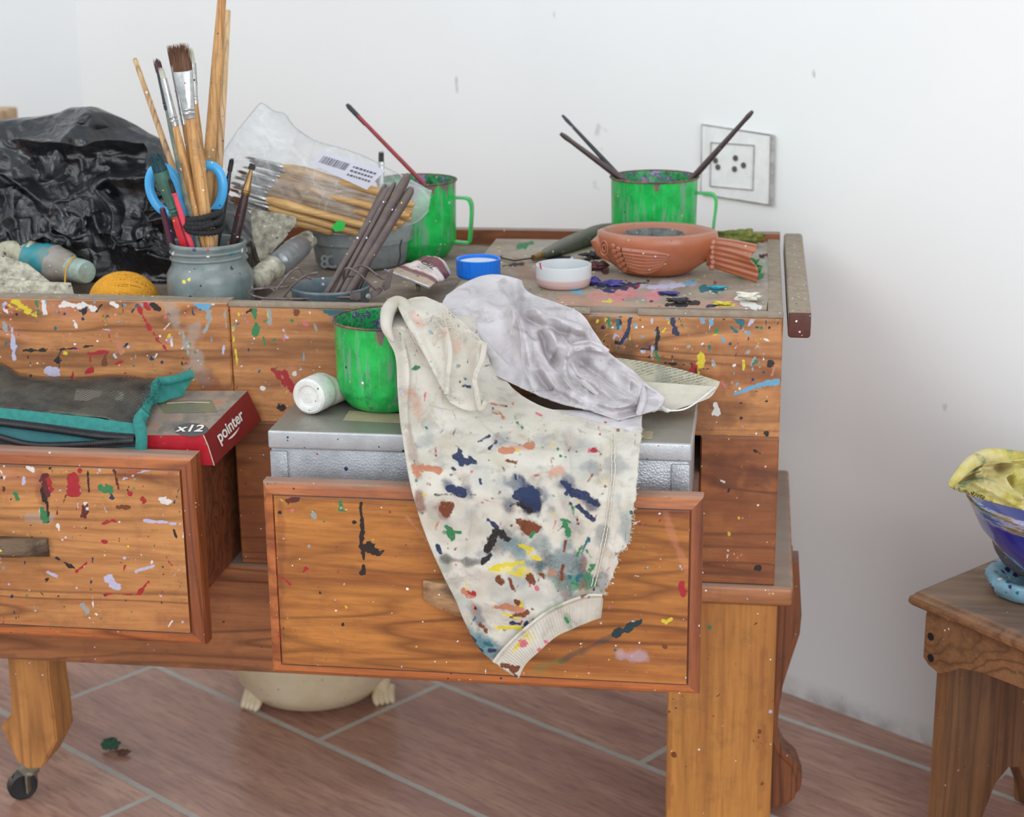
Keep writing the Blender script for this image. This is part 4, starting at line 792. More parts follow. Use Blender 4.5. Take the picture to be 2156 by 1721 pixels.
G = pnoise(G, 22, 0.006, 3); V = G.reshape(-1, 3); o = mesh_obj('mesh_panel', V, grid_faces(*G.shape[:2]), netm, t)
nu_ = np.concatenate([np.zeros((G.shape[0], 1)), np.cumsum(np.linalg.norm(np.diff(G, axis=1), axis=-1), 1)], 1); nv_ = np.concatenate([np.zeros((1, G.shape[1])), np.cumsum(np.linalg.norm(np.diff(G, axis=0), axis=-1), 0)], 0)
for nm_, arr in (('nu', nu_), ('nv', nv_)): at = o.data.attributes.new(nm_, 'FLOAT', 'POINT'); at.data.foreach_set('value', arr.astype(np.float32).ravel())
G2 = G*1.0; G2[..., 2] -= 0.004; G2[..., 1] += 0.003
G2 = G2[1:-2, 2:-2]; sheet_obj('lining', G2, grunge('grey_lining', (132, 128, 114), (26, 26, 34), 0.8, scale=30, amt=1.0), t, th=0.0004)
a, b = [(158, 806, 1.546), (262, 812, 1.546)], [(150, 858, 1.502), (245, 872, 1.502)]
o = sheet_obj('pale_card', sheet([a, b], 20, sub=4)-np.array((0, -0.001, 0.006)), grunge('cream_paper', (176, 170, 156), (150, 144, 130), 0.7), t)
o = sheet_obj('blue_card', sheet([[(-40, 852, 1.51), (60, 858, 1.508), (96, 862, 1.508)], [(-40, 862, 1.50), (60, 870, 1.498), (110, 876, 1.498)]], 20, sub=4)-np.array((0, 0.001, 0.003)), grunge('blue_paper', (30, 36, 120), rough=0.6), t)
band = sheet([[(-60, 850, 1.490), (0, 859, 1.490), (90, 868, 1.490), (200, 880, 1.490), (284, 893, 1.490)], [(-60, 862, 1.486), (0, 871, 1.486), (90, 881, 1.486), (200, 895, 1.486), (286, 905, 1.486)], [(-60, 873, 1.483), (0, 882, 1.483), (90, 893, 1.483), (200, 908, 1.483), (288, 916, 1.483)]], 90, sub=4)
sheet_obj('teal_band', pnoise(band, 60, 0.0015, 4), tealm, t, th=0.001)
sheet_obj('zip_tape', sheet([[(-60, 872, 1.4815), (0, 881, 1.4815), (90, 892, 1.4815), (200, 907, 1.4815), (288, 915, 1.4815)], [(-60, 893, 1.4805), (0, 898, 1.4805), (90, 910, 1.4805), (200, 921, 1.4805), (288, 926, 1.4805)]], 60, sub=3), zipm, t)
sheet_obj('teal_base', pnoise(sheet([[(-60, 890, 1.482), (0, 895, 1.482), (90, 908, 1.482), (200, 920, 1.482), (290, 924, 1.482)], [(-60, 925, 1.4775), (0, 927, 1.4775), (90, 936, 1.4775), (200, 940, 1.4775), (290, 940, 1.4775)], [(-60, 948, 1.4765), (0, 945, 1.4765), (90, 948, 1.4765), (200, 948, 1.4765), (290, 947, 1.4765)]], 60, sub=4), 60, 0.001, 6), teald, t)
sheet_obj('zip_tape', sheet([[(-60, 906, 1.4762), (0, 922, 1.4762), (70, 937, 1.4762), (170, 937, 1.4762), (290, 927, 1.4762)], [(-60, 920, 1.4762), (0, 936, 1.4762), (70, 946, 1.4762), (170, 945, 1.4762), (290, 941, 1.4762)]], 60, sub=3), zipm, t)
def teeth_row(ctrl, name):
    P = spline([atY(*p) for p in ctrl], 145); m = MB()
    for j in range(1, 144):
        tt = P[j+1]-P[j-1]; tt /= np.linalg.norm(tt); w = np.cross(tt, CF); w /= np.linalg.norm(w)
        m.tube([P[j]-w*0.0028-tt*0.0005, P[j]-CF*0.0014, P[j]+w*0.0028+tt*0.0005], 0.00075, 6)
    o = m.obj(name, teeth, t, auto=None); o['kind'] = 'stuff'
teeth_row([(-60, 885, 1.479), (0, 891, 1.479), (90, 902, 1.479), (200, 918, 1.479), (282, 924, 1.479)], 'zip_teeth')
teeth_row([(-60, 905, 1.475), (0, 921, 1.475), (70, 937, 1.475), (170, 936, 1.475), (282, 928, 1.475)], 'zip_teeth')
m = MB(); m.tube(spline([atY(306, 868, 1.488), atY(293, 885, 1.484), atY(296, 905, 1.479), atY(298, 925, 1.476), atY(297, 948, 1.4755)], 20), [0.0058]*20, 12, flat=(CF, 0.5)); m.obj('side_binding', tealm, t)
m = MB(); m.tube(spline([atY(304, 872, 1.49), atY(312, 852, 1.505), atY(326, 836, 1.52), atY(330, 806, 1.545), atY(362, 800, 1.55), atY(406, 788, 1.562)], 26), [0.0042]*26, 10, flat=(CF, 0.6)); m.obj('top_binding', tealm, t)
G = sheet([[(330, 806, 1.548), (365, 800, 1.555), (407, 788, 1.566)], [(330, 826, 1.545), (362, 824, 1.552), (400, 808, 1.56)], [(326, 846, 1.540), (355, 843, 1.548), (386, 833, 1.556)]], 24, sub=6); sheet_obj('corner_flap', pnoise(G, 50, 0.004, 8), tealm, t)
m = MB(); rr = random.Random(3)
for k_ in range(160):
    q = rr.random(); p = spline([atY(300, 884, 1.485), atY(312, 852, 1.503), atY(328, 830, 1.52), atY(332, 808, 1.545)], 50)[int(q*49)]
    m.tube([p, p+np.array((rr.gauss(0, 0.0025), -rr.random()*0.003, rr.gauss(0.001, 0.0025))), p+np.array((rr.gauss(0, 0.005), -rr.random()*0.004, rr.gauss(0.001, 0.005)))], 0.00018, 4, caps=False)
o = m.obj('frayed_threads', tealm, t, auto=None); o['kind'] = 'stuff'
# ---------------------------------------------------------------- cloths
def cloth_mat(name, col, col2, dirt=0.4, dab=True, weave=1400, dk=(120, 112, 104), dsc=40):
    s = NT(name); v = s.tc.outputs['Object']
    c = s.mix(s.step(s.noise(v, 26, 4), 0.35, 0.7), lin(col), lin(col2))
    c = s.mix(s.step(s.noise(s.mapv(loc=(2, 5, 1)), dsc, 6, 0.75, 0.6), 0.52, 0.72, 0, dirt), c, lin(dk))
    if dab: c, _ = s.dabs(c, 0.08)
    w = s.noise(v, weave, 2, 0.7)
    s.set(Base_Color=c, Roughness=0.9, Normal=s.bump(s.math('ADD', w, s.math('MULTIPLY', s.noise(v, 130, 4), 0.8)), 0.35, 0.0009)); return s.m
def seg_curve(pts, n):
    """resample polyline by control index"""
    return spline(np.array(pts, float), n)
def ridge_field(U, ridges):
    """U (...,2) px; ridges: (pts, width px, height m [, sharp]) -> displacement towards the viewer"""
    out = np.zeros(U.shape[:-1])
    for r in ridges:
        P = np.array(r[0], float); w, h = r[1], r[2]; best = np.full(U.shape[:-1], 1e9); tt = np.zeros(U.shape[:-1])
        for k in range(len(P)-1):
            a, b = P[k], P[k+1]; ab = b-a; t = np.clip(((U-a)@ab)/(ab@ab), 0, 1); d = np.linalg.norm(U-(a+t[..., None]*ab), axis=-1)
            m = d < best; best = np.where(m, d, best); tt = np.where(m, (k+t)/(len(P)-1), tt)
        env = np.clip(np.minimum(tt, 1-tt)*6+0.35, 0, 1)
        out = out+h*np.exp(-(best/w)**2*1.3)*env
    return out
def loft(L, R, nr, nc, Yf, bow=None):
    """L,R control polylines in picture coordinates; Yf(x,y,s,t)->depth. returns G (nr,nc,3), UV"""
    Ls = seg_curve(L, nr); Rs = seg_curve(R, nr); s_ = np.linspace(0, 1, nc); t_ = np.linspace(0, 1, nr)
    U = Ls[:, None, :]*(1-s_)[None, :, None]+Rs[:, None, :]*s_[None, :, None]
    if bow is not None: U = U+bow(s_[None, :], t_[:, None])
    D_ = CR*((U[..., 0:1]-IW/2)/FPX)-CU*((U[..., 1:2]-IH/2)/FPX)+CF
    Y = Yf(U[..., 0], U[..., 1], s_[None, :]+0*U[..., 0], t_[:, None]+0*U[..., 0])
    return CAM+D_*((Y-CAM[1])/D_[..., 1])[..., None], U
TOW = -CF
def cliff_field(U, folds):
    """folds: (pts, width px, height m): gentle rise on the right-hand side of the line (picture sense), sharp drop on the other"""
    out = np.zeros(U.shape[:-1])
    for P, w, h in folds:
        P = spline(P, max(8, len(P)*4)); best = np.full(U.shape[:-1], 1e9); tt = best*0; sg = best*0
        for k in range(len(P)-1):
            a, b = P[k], P[k+1]; ab = b-a; t = np.clip(((U-a)@ab)/(ab@ab+1e-9), 0, 1); dv = U-(a+t[..., None]*ab); d = np.linalg.norm(dv, axis=-1)
            cr_ = ab[0]*(U[..., 1]-a[1])-ab[1]*(U[..., 0]-a[0]); m = d < best; best = np.where(m, d, best); tt = np.where(m, (k+t)/(len(P)-1), tt); sg = np.where(m, np.sign(cr_), sg)
        env = np.clip(np.minimum(tt, 1-tt)*4, 0, 1)*np.clip(1.2-best/(w*3), 0, 1); s_ = best*sg
        prof = np.where(s_ > 0, np.exp(-(s_/w)**2*0.9), np.exp(-(s_/3.2)**2))
        out = out+h*prof*env
    return out
ragm = cloth_mat('stained_cotton', (206, 200, 188), (184, 175, 160), 0.55)
L = [(813, 652), (810, 700), (832, 750), (837, 820), (842, 880), (850, 935), (860, 1000), (880, 1080), (905, 1150), (932, 1210), (958, 1262), (982, 1318), (1008, 1365), (1036, 1392)]
R = [(1000, 668), (1012, 720), (1040, 775), (1100, 835), (1180, 868), (1290, 896), (1350, 905), (1345, 965), (1338, 1040), (1331, 1085), (1326, 1140), (1302, 1172), (1290, 1215), (1272, 1252)]
yk = np.array([600, 640, 690, 760, 860, 900, 935, 960, 1010, 1060, 1500.]); yl = np.array([1.55, 1.53, 1.470, 1.458, 1.447, 1.436, 1.420, 1.402, 1.372, 1.360, 1.350]); yr_ = np.array([1.56, 1.56, 1.55, 1.535, 1.478, 1.446, 1.420, 1.402, 1.372, 1.360, 1.350])
def ragY(x, y, s, t):
    y = y+np.clip((y-800)/60, 0, 1)*(1455-x)*0.034-np.clip((y-985)/60, 0, 1)*(x-1455)*0
    a = np.interp(y, yk, yl); b = np.interp(y, yk, yr_); k = np.clip((x-930)/120, 0, 1); return a*(1-k)+b*k
def ragbow(s, t):
    e = np.clip((t-0.72)/0.28, 0, 1); b = -34*np.sin(np.pi*s)*e**1.5
    edge = (s > 0.97)*fbm(np.stack([t*40+0*s, s*0+t*0, 0*s+0*t], -1), 3, 4)*6.0
    return np.stack([edge+0*b, b], -1)
G, U = loft(L, R, 300, 190, ragY, ragbow)
rid = [([(905, 700), (985, 790), (1060, 850), (1150, 880), (1290, 900)], 26, 0.006), ([(850, 700), (860, 800), (862, 950), (885, 1060)], 20, 0.005), ([(905, 870), (930, 960), (905, 1060), (950, 1180)], 26, -0.004),
       ([(990, 880), (1020, 960), (1000, 1100), (1040, 1250)], 34, 0.0035), ([(1100, 900), (1150, 1000), (1170, 1120)], 30, -0.0035), ([(1240, 910), (1235, 1050), (1200, 1200)], 26, 0.0035), ([(1290, 905), (1290, 1000), (1275, 1120), (1250, 1240)], 7, -0.0022), ([(1308, 905), (1306, 1000), (1292, 1120), (1266, 1240)], 6, 0.0016),
       ([(1340, 900), (1338, 1000), (1322, 1130)], 12, 0.003), ([(880, 1120), (960, 1180), (1080, 1210)], 22, 0.002), ([(960, 1290), (1060, 1270), (1150, 1230)], 18, 0.002), ([(920, 860), (1040, 920), (1180, 930), (1270, 960)], 22, -0.003), ([(835, 900), (920, 930), (1000, 920)], 18, 0.0025)]
d = ridge_field(U, rid)+fbm(np.concatenate([U/70.0, U[..., :1]*0], -1), 3, 2)*0.0028+ridged(np.concatenate([U/45.0, U[..., :1]*0], -1), 3, 8)*0.0009
d = d+cliff_field(U, [([(1010, 830), (960, 860), (900, 850)], 22, 0.004), ([(845, 700), (862, 780), (858, 870), (870, 960)], 22, 0.004), ([(1000, 880), (1060, 930), (1160, 950), (1290, 950)], 30, 0.0035), ([(1180, 900), (1200, 980), (1190, 1080)], 26, 0.003), ([(960, 1000), (990, 1080), (975, 1180)], 26, 0.0028), ([(1080, 1000), (1100, 1090), (1085, 1180)], 24, 0.0025)])
d = np.where(U[..., 1] > 985, np.maximum(d, -0.002)+0.001, d)
G = G+TOW*d[..., None]
t = thing('stained_rag', G[150, 95], 'large paint-stained off-white sweatshirt rag hanging over the metal box and right drawer', 'rag')
sheets = {}
rag = sheet_obj('cloth', G, ragm, t, th=0.0016)
rag_d = D('''1104,1042,1112,1056,20,B;1120,1040,1128,1062,17,B;1100,1062,1116,1072,9,K;1085,1048,1092,1052,6,B;948,1030,975,1040,10,B;935,1062,950,1066,8,N;932,1072,940,1078,9,N;1095,1100,1128,1112,10,N;1100,1112,1112,1122,6,N;1196,1028,1252,1058,9,B;1200,1025,1192,1040,7,B;1300,905,3,N;1008,930,1030,918,3,B;1030,945,1045,930,4,B;960,962,985,972,7,B;968,950,970,975,8,B;990,965,1000,972,5,B;955,988,5,B;1060,950,1075,948,9,O;1110,940,1122,938,9,O;1092,938,4,B;1068,970,1085,975,4,N;885,985,925,990,7,O;880,1000,870,985,5,O;1085,1000,1087,1008,2.5,B;
1190,1020,1205,1040,9,B;1210,1040,1255,1062,8,B;1218,1068,1250,1095,5,B;1200,1060,4,B;1235,1160,1245,1175,4,G;1190,1100,1196,1125,6,G;1186,1095,1200,1100,4,G;1215,1090,1218,1102,4,N;945,1115,955,1132,8,G;935,1120,968,1122,4,G;922,1150,928,1165,6,B;1028,1095,1045,1110,4,B;1045,1120,1065,1135,9,K;1040,1130,1030,1155,10,K;1018,1185,1032,1170,7,K;
1095,1150,1120,1158,4,Y;1112,1165,4,Y;1120,1175,1138,1178,4,Y;1040,1195,1100,1185,5,Y;1030,1200,1050,1200,4,Y;1070,1205,1110,1215,5,Y;1090,1198,1112,1208,4,Y;1050,1220,1058,1228,9,N;1110,1215,1122,1224,9,N;1070,1215,1080,1240,4,N;975,1245,995,1256,5,O;985,1250,995,1252,6,R;960,1190,4,P;1092,1232,4,P;1130,1238,5,P;1116,1234,3,P;
1042,1278,1095,1284,6,O;1060,1275,1100,1288,5,O;1096,1268,1097,1275,5,Y;1085,1265,1095,1270,6,N;1075,1300,1115,1290,5,N;1120,1282,4,N;1060,1292,1090,1302,4,Y;1040,1322,1098,1322,4,Y;1050,1322,1100,1322,3,N;1075,1312,1095,1314,3.5,B;1108,1318,1112,1330,5,B;1110,1312,1115,1318,3,B;1012,1318,1022,1328,6,N;1000,1290,995,1275,4,O;1000,1282,5,K;1240,1130,1225,1165,3,T;1245,1130,1240,1140,4,T;1215,1220,1225,1212,6,T;1205,1228,1215,1232,4,G;1200,1215,4,T;1225,1150,1215,1170,3,G;1250,1190,1238,1215,5,G;1230,1215,1245,1190,4,G;
1205,1070,1210,1090,3,G;1035,850,1060,855,2,O;1050,865,1060,880,3,O;1040,870,1048,872,3,O;1080,850,3,O;845,824,5,L;876,772,4,G;870,778,882,772,3,G;1085,880,1090,890,3,G;1100,900,4,G;920,860,930,865,3,L;1252,950,5,R;1250,948,6,R;1275,1025,4,N;1265,990,3,O;1120,1120,3,G;1118,1130,1125,1120,4,G;1180,960,3,G;1175,945,3,G;1140,1210,1145,1218,4,N;1175,1245,3,N;1160,1205,1168,1210,4,O;1185,1190,1182,1220,4,N;1190,1140,1188,1160,3,N;1000,1360,1012,1370,4,B;1030,1370,1042,1372,4,B;1020,1355,1035,1360,3,T;990,1340,1000,1350,3,B;1015,1340,5,C;
1200,790,1240,830,3,C;950,1000,3,B;1010,1010,1012,1020,2.5,B;890,1080,5,N;915,1042,1000,1042,2,K;1330,1080,4,T;1310,1160,1300,1168,4,C;1040,790,3,R;905,745,3,G;880,730,2.5,B;895,700,3,O;860,690,4,O;918,724,2.5,O;1260,900,1264,915,2,R;1130,870,1140,875,3,P''')+rand_dabs(170, (870, 900, 1290, 1380), 41, 'BNRGYTPOCKB', (1.0, 2.8))+rand_dabs(60, (830, 680, 1300, 900), 42, 'BNGPOT', (0.8, 2.0))
rr_ = random.Random(77)
rag_s = [(rr_.uniform(880, 1290), 900+480*rr_.random()**0.8, 0, 0, rr_.uniform(7, 20), rr_.choice([(150, 150, 150), (110, 120, 136), (160, 130, 104), (128, 140, 128), (96, 100, 110), (176, 160, 130)]), rr_.uniform(0.2, 0.5)) for _ in range(110)]
rag_s = [(a, b, a+rr_.uniform(-14, 14), b+rr_.uniform(-10, 10), r, c, w) for a, b, _, _, r, c, w in rag_s]
rag_s += [(*q[:5], q[5], w) for q, w in [(x_, 0.75) for x_ in D('950,1032,972,1036,22,B;935,1065,940,1075,16,N;880,1040,885,1070,9,N;1112,1046,1124,1060,50,B;1116,1046,1122,1056,36,K')]+[(x_, 0.9) for x_ in D('1108,1036,1120,1062,38,B;1130,1060,1126,1070,28,K')]+[(x_, 0.7) for x_ in D('1105,1108,1125,1112,24,N;1195,1025,1210,1035,22,B;1215,1045,1245,1062,15,B;935,1178,1018,1186,9,K;1030,1150,1062,1128,18,K;1070,1150,1140,1188,16,T;1150,1175,1225,1225,34,K;1180,1170,1200,1250,24,C;980,1325,1010,1345,26,T;990,1350,1030,1375,20,T;1000,1290,1010,1320,16,B;1045,1200,1100,1200,10,Y;900,985,930,990,8,O;1080,945,1110,940,9,O;1180,1230,1240,1230,16,G;1230,1180,1225,1240,9,N;1160,1000,1180,990,8,O;1180,1205,1190,1250,12,N')]+[(x_, 0.4) for x_ in D('1150,1050,1160,1090,24,C;1000,1100,1100,1150,40,C;900,900,930,980,14,C;1060,1230,1160,1260,34,C;860,900,880,1000,10,N;1010,1000,1080,1040,26,C;880,680,900,740,10,O;870,830,880,870,14,O;1200,920,1230,1000,24,C;1300,1060,1320,1130,16,T;840,660,860,700,10,C;950,1260,1000,1300,16,C;1130,1140,1200,1200,40,T')]]
dab_attr(rag, rag_d, rag_s, seed=3)
# seam stitches and torn side strip
stit = grunge('cotton_thread', (214, 206, 190), (180, 172, 156), 0.9)
def near_surf(G, U, x, y):
    k = np.argmin(((U-np.array((x, y)))**2).sum(-1)); return G.reshape(-1, 3)[k]
m = MB()
for off in (-3, 4):
    P = [near_surf(G, U, *q)+TOW*0.0008 for q in spline([(1290+off, 912), (1290+off, 1000), (1274+off, 1120), (1248+off, 1235)], 70)]
    m.tube(P, [0.00035+0.00025*(i % 2) for i in range(70)], 6)
m.obj('side_seam', stit, t)
m = MB(); rr = random.Random(9); Pe = spline(R, 200)
for k_ in range(90):
    p = near_surf(G, U, *Pe[rr.randint(75, 199)]); a = rr.uniform(-1.5, 1.5); l_ = rr.uniform(0.001, 0.004)
    m.tube([p, p+np.array((l_*math.cos(a), -0.0005, l_*math.sin(a)*0.7))], 0.00022, 4, caps=False)
o = m.obj('frayed_edge', stit, t, auto=None); o['kind'] = 'stuff'
# ribbed cuff
CL = [(1036, 1392), (1060, 1362), (1102, 1322), (1150, 1286), (1200, 1262), (1240, 1250), (1268, 1250)]
CR_ = [(1092, 1428), (1106, 1400), (1130, 1376), (1170, 1342), (1205, 1325), (1235, 1312), (1262, 1302)]
def cufbow(s, t): return np.stack([0*s*t-3*np.sin(np.pi*s)*(t < 0.08), (s < 0.04)*(-2.0)+0*t+np.sin(np.pi*s)*0], -1)
Gc, Uc = loft(CL, CR_, 260, 46, lambda x, y, s, t: 1.3475+0*x, None)
cd_ = 0.0009*np.abs(np.sin(np.linspace(0, 1, 260)*np.pi*46))[:, None]*np.clip((np.linspace(0, 1, 46)-0.16)/0.08, 0, 1)[None, :]+0.0032*np.exp(-((np.linspace(0, 1, 46)[None, :]-0.07)/0.07)**2)+fbm(np.concatenate([Uc/40.0, Uc[..., :1]*0], -1), 2, 5)*0.002+0.001
Gc = Gc+TOW*cd_[..., None]
cu_o = sheet_obj('ribbed_cuff', Gc, ragm, t, th=0.0022)
dab_attr(cu_o, D('1062,1402,1086,1412,9,N;1075,1410,1085,1422,5,N;1102,1352,1104,1358,8,P;1150,1352,4,P;1135,1368,4,P;1225,1255,1232,1252,4,N;1240,1258,4,N;1196,1312,1190,1302,3,G;1110,1335,1085,1365,3,Y'), DS('1190,1300,1200,1320,8,G;1150,1290,1180,1275,7,G;1080,1375,1120,1340,8,Y', 0.35), seed=6)
# front flap, folded over
FLp = [(836, 642), (848, 668), (868, 705), (895, 752), (918, 795), (938, 832), (948, 848)]
FRp = [(930, 640), (962, 668), (1022, 724), (1020, 748), (1006, 782), (1004, 812), (1022, 862)]
def flY(x, y, s, t): return np.interp(y, [630, 660, 700, 760, 860], [1.515, 1.478, 1.455, 1.446, 1.434])
def flbow(s, t):
    b = np.clip((t-0.8)/0.2, 0, 1)*(10*np.sin(np.pi*s))-np.clip((0.2-t)/0.2, 0, 1)*16*np.sin(np.pi*s); e = (s > 0.95)*fbm(np.stack([t*30+0*s, 0*s+0*t, 0*s+0*t], -1), 3, 14)*6
    return np.stack([e+0*b, b], -1)
Gf, Uf = loft(FLp, FRp, 130, 90, flY, flbow)
df = ridge_field(Uf, [([(905, 660), (938, 700), (945, 770), (935, 830)], 8, 0.006), ([(850, 650), (880, 710), (930, 810)], 10, 0.004), ([(965, 690), (985, 760), (970, 840)], 18, -0.004), ([(1010, 735), (1000, 800), (1012, 850)], 9, 0.004), ([(870, 650), (900, 650), (925, 650)], 14, 0.005)])+fbm(np.concatenate([Uf/36.0, Uf[..., :1]*0], -1), 3, 12)*0.003
Gf = Gf+TOW*df[..., None]; fo = sheet_obj('folded_flap', Gf, ragm, t, th=0.002)
dab_attr(fo, D('876,770,4,G;918,803,3,G;980,798,3,T;975,812,990,815,2.5,B;968,805,3,B;905,698,2.5,S;880,680,3,O;930,850,3,B;965,770,4,C;900,660,3,C')+rand_dabs(25, (850, 660, 1010, 850), 43, 'BGOT', (0.8, 1.8)), DS('870,660,890,690,9,O;940,700,960,740,12,O;980,800,985,830,9,C', 0.35), seed=8)
# rolled hem at the left top knot
m = MB(); m.tube(spline([atY(828, 720, 1.452), atY(814, 690, 1.462), atY(818, 655, 1.49), atY(836, 640, 1.51), atY(855, 652, 1.50), atY(868, 690, 1.472), atY(884, 730, 1.452)], 40), [0.0008+0.0068*math.sin(i/39*math.pi)**0.7 for i in range(40)], 12); o = m.obj('rolled_fold', ragm, t); dab_attr(o, [], DS('838,660,870,700,7,N', 0.3))
m = MB(); m.tube(spline([atY(938, 690, 1.455), atY(948, 740, 1.445), atY(944, 790, 1.436), atY(940, 830, 1.432)], 20), [0.0026]*20, 8); m.tube(spline([atY(1020, 726, 1.447), atY(1014, 760, 1.441), atY(1000, 795, 1.437), atY(1004, 830, 1.432), atY(1012, 862, 1.429), atY(1024, 845, 1.43)], 26), [0.0028]*26, 8); o = m.obj('hem', ragm, t); dab_attr(o, [])
m = MB()
for k_ in range(60):
    p0 = atY(rr.uniform(925, 948), rr.uniform(655, 720), 1.458); P = [p0]
    for q in range(5): P.append(P[-1]+np.array((rr.gauss(0, 0.0028), rr.gauss(-0.0006, 0.0008), rr.gauss(-0.0012, 0.0028))))
    m.tube(spline(P, 14), 0.00028, 4, caps=False)
o = m.obj('loose_threads', stit, t, auto=None); o['kind'] = 'stuff'
# ---------------------------------------------------------------- crumpled white cloth
whm = cloth_mat('grubby_white_cloth', (204, 198, 200), (186, 179, 180), 0.5, dab=True, dk=(128, 122, 116), dsc=34)
L = [(940, 622), (930, 648), (944, 692), (985, 740), (1035, 785), (1112, 824), (1118, 826), (1180, 848), (1250, 866), (1300, 884)]
R = [(1098, 590), (1118, 618), (1215, 655), (1252, 700), (1282, 742), (1330, 778), (1352, 800), (1368, 815), (1398, 838), (1385, 862)]
def whY(x, y, s, t): return np.interp(y+0.12*(x-1100)*0, [570, 585, 620, 655, 700, 760, 830, 890], [1.67, 1.655, 1.615, 1.565, 1.550, 1.535, 1.495, 1.446])
def whbow(s, t): return np.stack([0*s*t, -np.clip((0.25-t)/0.25, 0, 1)**1*26*np.sin(np.pi*s)+0*s], -1)
G, U = loft(L, R, 260, 220, whY, whbow)
rid = [([(1085, 600), (1090, 660), (1110, 740), (1125, 822)], 13, 0.012), ([(1120, 650), (1150, 690), (1180, 740), (1190, 800), (1250, 850)], 12, 0.010), ([(1100, 640), (1170, 670), (1250, 720)], 12, 0.008), ([(1190, 760), (1200, 735), (1240, 730), (1278, 742)], 9, 0.011), ([(1195, 750), (1215, 790), (1250, 810), (1300, 850)], 9, 0.010),
       ([(1140, 690), (1150, 740), (1185, 775)], 11, -0.009), ([(1215, 760), (1260, 790), (1300, 830)], 11, -0.010), ([(1230, 690), (1200, 710), (1180, 740)], 12, 0.008), ([(1310, 790), (1345, 815), (1335, 850), (1290, 860), (1250, 845)], 8, 0.009), ([(1130, 760), (1170, 820), (1230, 850)], 8, 0.007), ([(1110, 770), (1150, 815), (1200, 840)], 9, -0.007),
       ([(950, 640), (990, 700), (1060, 780)], 26, 0.007), ([(1040, 600), (1010, 680), (1060, 740)], 26, 0.006), ([(1300, 780), (1340, 800), (1390, 830)], 7, 0.006), ([(1090, 665), (1180, 700), (1240, 712)], 8, -0.007), ([(1280, 760), (1320, 790)], 9, -0.007)]
d = ridge_field(U, rid)*1.7+ridged(np.concatenate([U/44.0+fbm(np.concatenate([U/80.0, U[..., :1]*0], -1), 2, 31)[..., None]*0.8, U[..., :1]*0], -1), 3, 21)*0.0055*np.clip((U[..., 0:1][..., 0]-980)/150, 0.3, 1)+fbm(np.concatenate([U/60.0, U[..., :1]*0], -1), 3, 22)*0.003
d = d*0.75+cliff_field(U, [
 ([(1075, 640), (1095, 700), (1100, 760), (1122, 822)], 26, 0.010), ([(1180, 700), (1205, 740), (1230, 740), (1282, 745)], 20, 0.010), ([(1130, 700), (1150, 760), (1185, 800), (1225, 850)], 18, 0.010),
 ([(1110, 640), (1150, 668), (1200, 680), (1250, 700)], 18, 0.009), ([(1280, 750), (1235, 735), (1195, 752), (1192, 790), (1215, 830)], 14, 0.010), ([(1255, 790), (1290, 820), (1340, 850)], 16, 0.009), ([(1350, 800), (1340, 835), (1310, 858), (1260, 852)], 14, 0.009),
 ([(1040, 590), (1065, 625), (1080, 670), (1070, 730)], 16, 0.006), ([(1100, 700), (1125, 720), (1150, 712)], 12, 0.006), ([(1160, 690), (1170, 730), (1150, 770)], 12, 0.007), ([(1000, 690), (1040, 740), (1090, 790)], 24, 0.005), ([(960, 640), (1000, 632), (1050, 650)], 20, 0.004), ([(1220, 770), (1250, 800), (1262, 835)], 10, 0.008), ([(1300, 780), (1320, 800), (1325, 830)], 10, 0.007)])
G = G+TOW*d[..., None]
t = thing('white_cloth', G[130, 110], 'crumpled greyish-white cloth spilling from the palette edge onto the metal box', 'cloth')
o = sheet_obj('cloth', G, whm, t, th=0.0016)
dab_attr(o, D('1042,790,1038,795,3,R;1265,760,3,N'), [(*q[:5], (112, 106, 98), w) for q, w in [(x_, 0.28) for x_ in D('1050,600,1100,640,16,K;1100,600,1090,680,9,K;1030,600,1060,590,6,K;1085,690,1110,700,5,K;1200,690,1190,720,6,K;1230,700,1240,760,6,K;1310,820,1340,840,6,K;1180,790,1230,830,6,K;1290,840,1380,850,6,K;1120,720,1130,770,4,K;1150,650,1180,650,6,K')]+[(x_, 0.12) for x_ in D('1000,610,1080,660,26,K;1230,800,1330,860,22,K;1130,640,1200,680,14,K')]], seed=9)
for pts, rad in (([(1190, 775), (1193, 748), (1215, 730), (1250, 728), (1280, 742)], 0.0042), ([(1345, 870), (1352, 840), (1345, 812), (1322, 790)], 0.0036), ([(1192, 752), (1200, 785), (1225, 800), (1262, 830)], 0.0040)):
    m = MB(); m.tube(spline([atY(x, y, whY(np.array(x*1.0), np.array(y*1.0), 0, 0)-0.008) for x, y in pts], 24), [rad*(0.7+0.5*math.sin(i/23*math.pi)) for i in range(24)], 10, flat=(CF, 0.8)); o = m.obj('rolled_edge', whm, t); dab_attr(o, [])
# second layer tucked under, lying on the box
G, U = loft([(1150, 862), (1200, 880), (1290, 902)], [(1352, 868), (1350, 890), (1352, 912)], 40, 60, lambda x, y, s, t: np.interp(y, [840, 900], [1.505, 1.442]), None)
G = G+TOW*(fbm(np.concatenate([U/26.0, U[..., :1]*0], -1), 3, 33)*0.004+0.004)[..., None]
o = sheet_obj('under_layer', G, whm, t, th=0.0012); dab_attr(o, D('1260,888,1262,895,2,R;1275,890,3,R'))
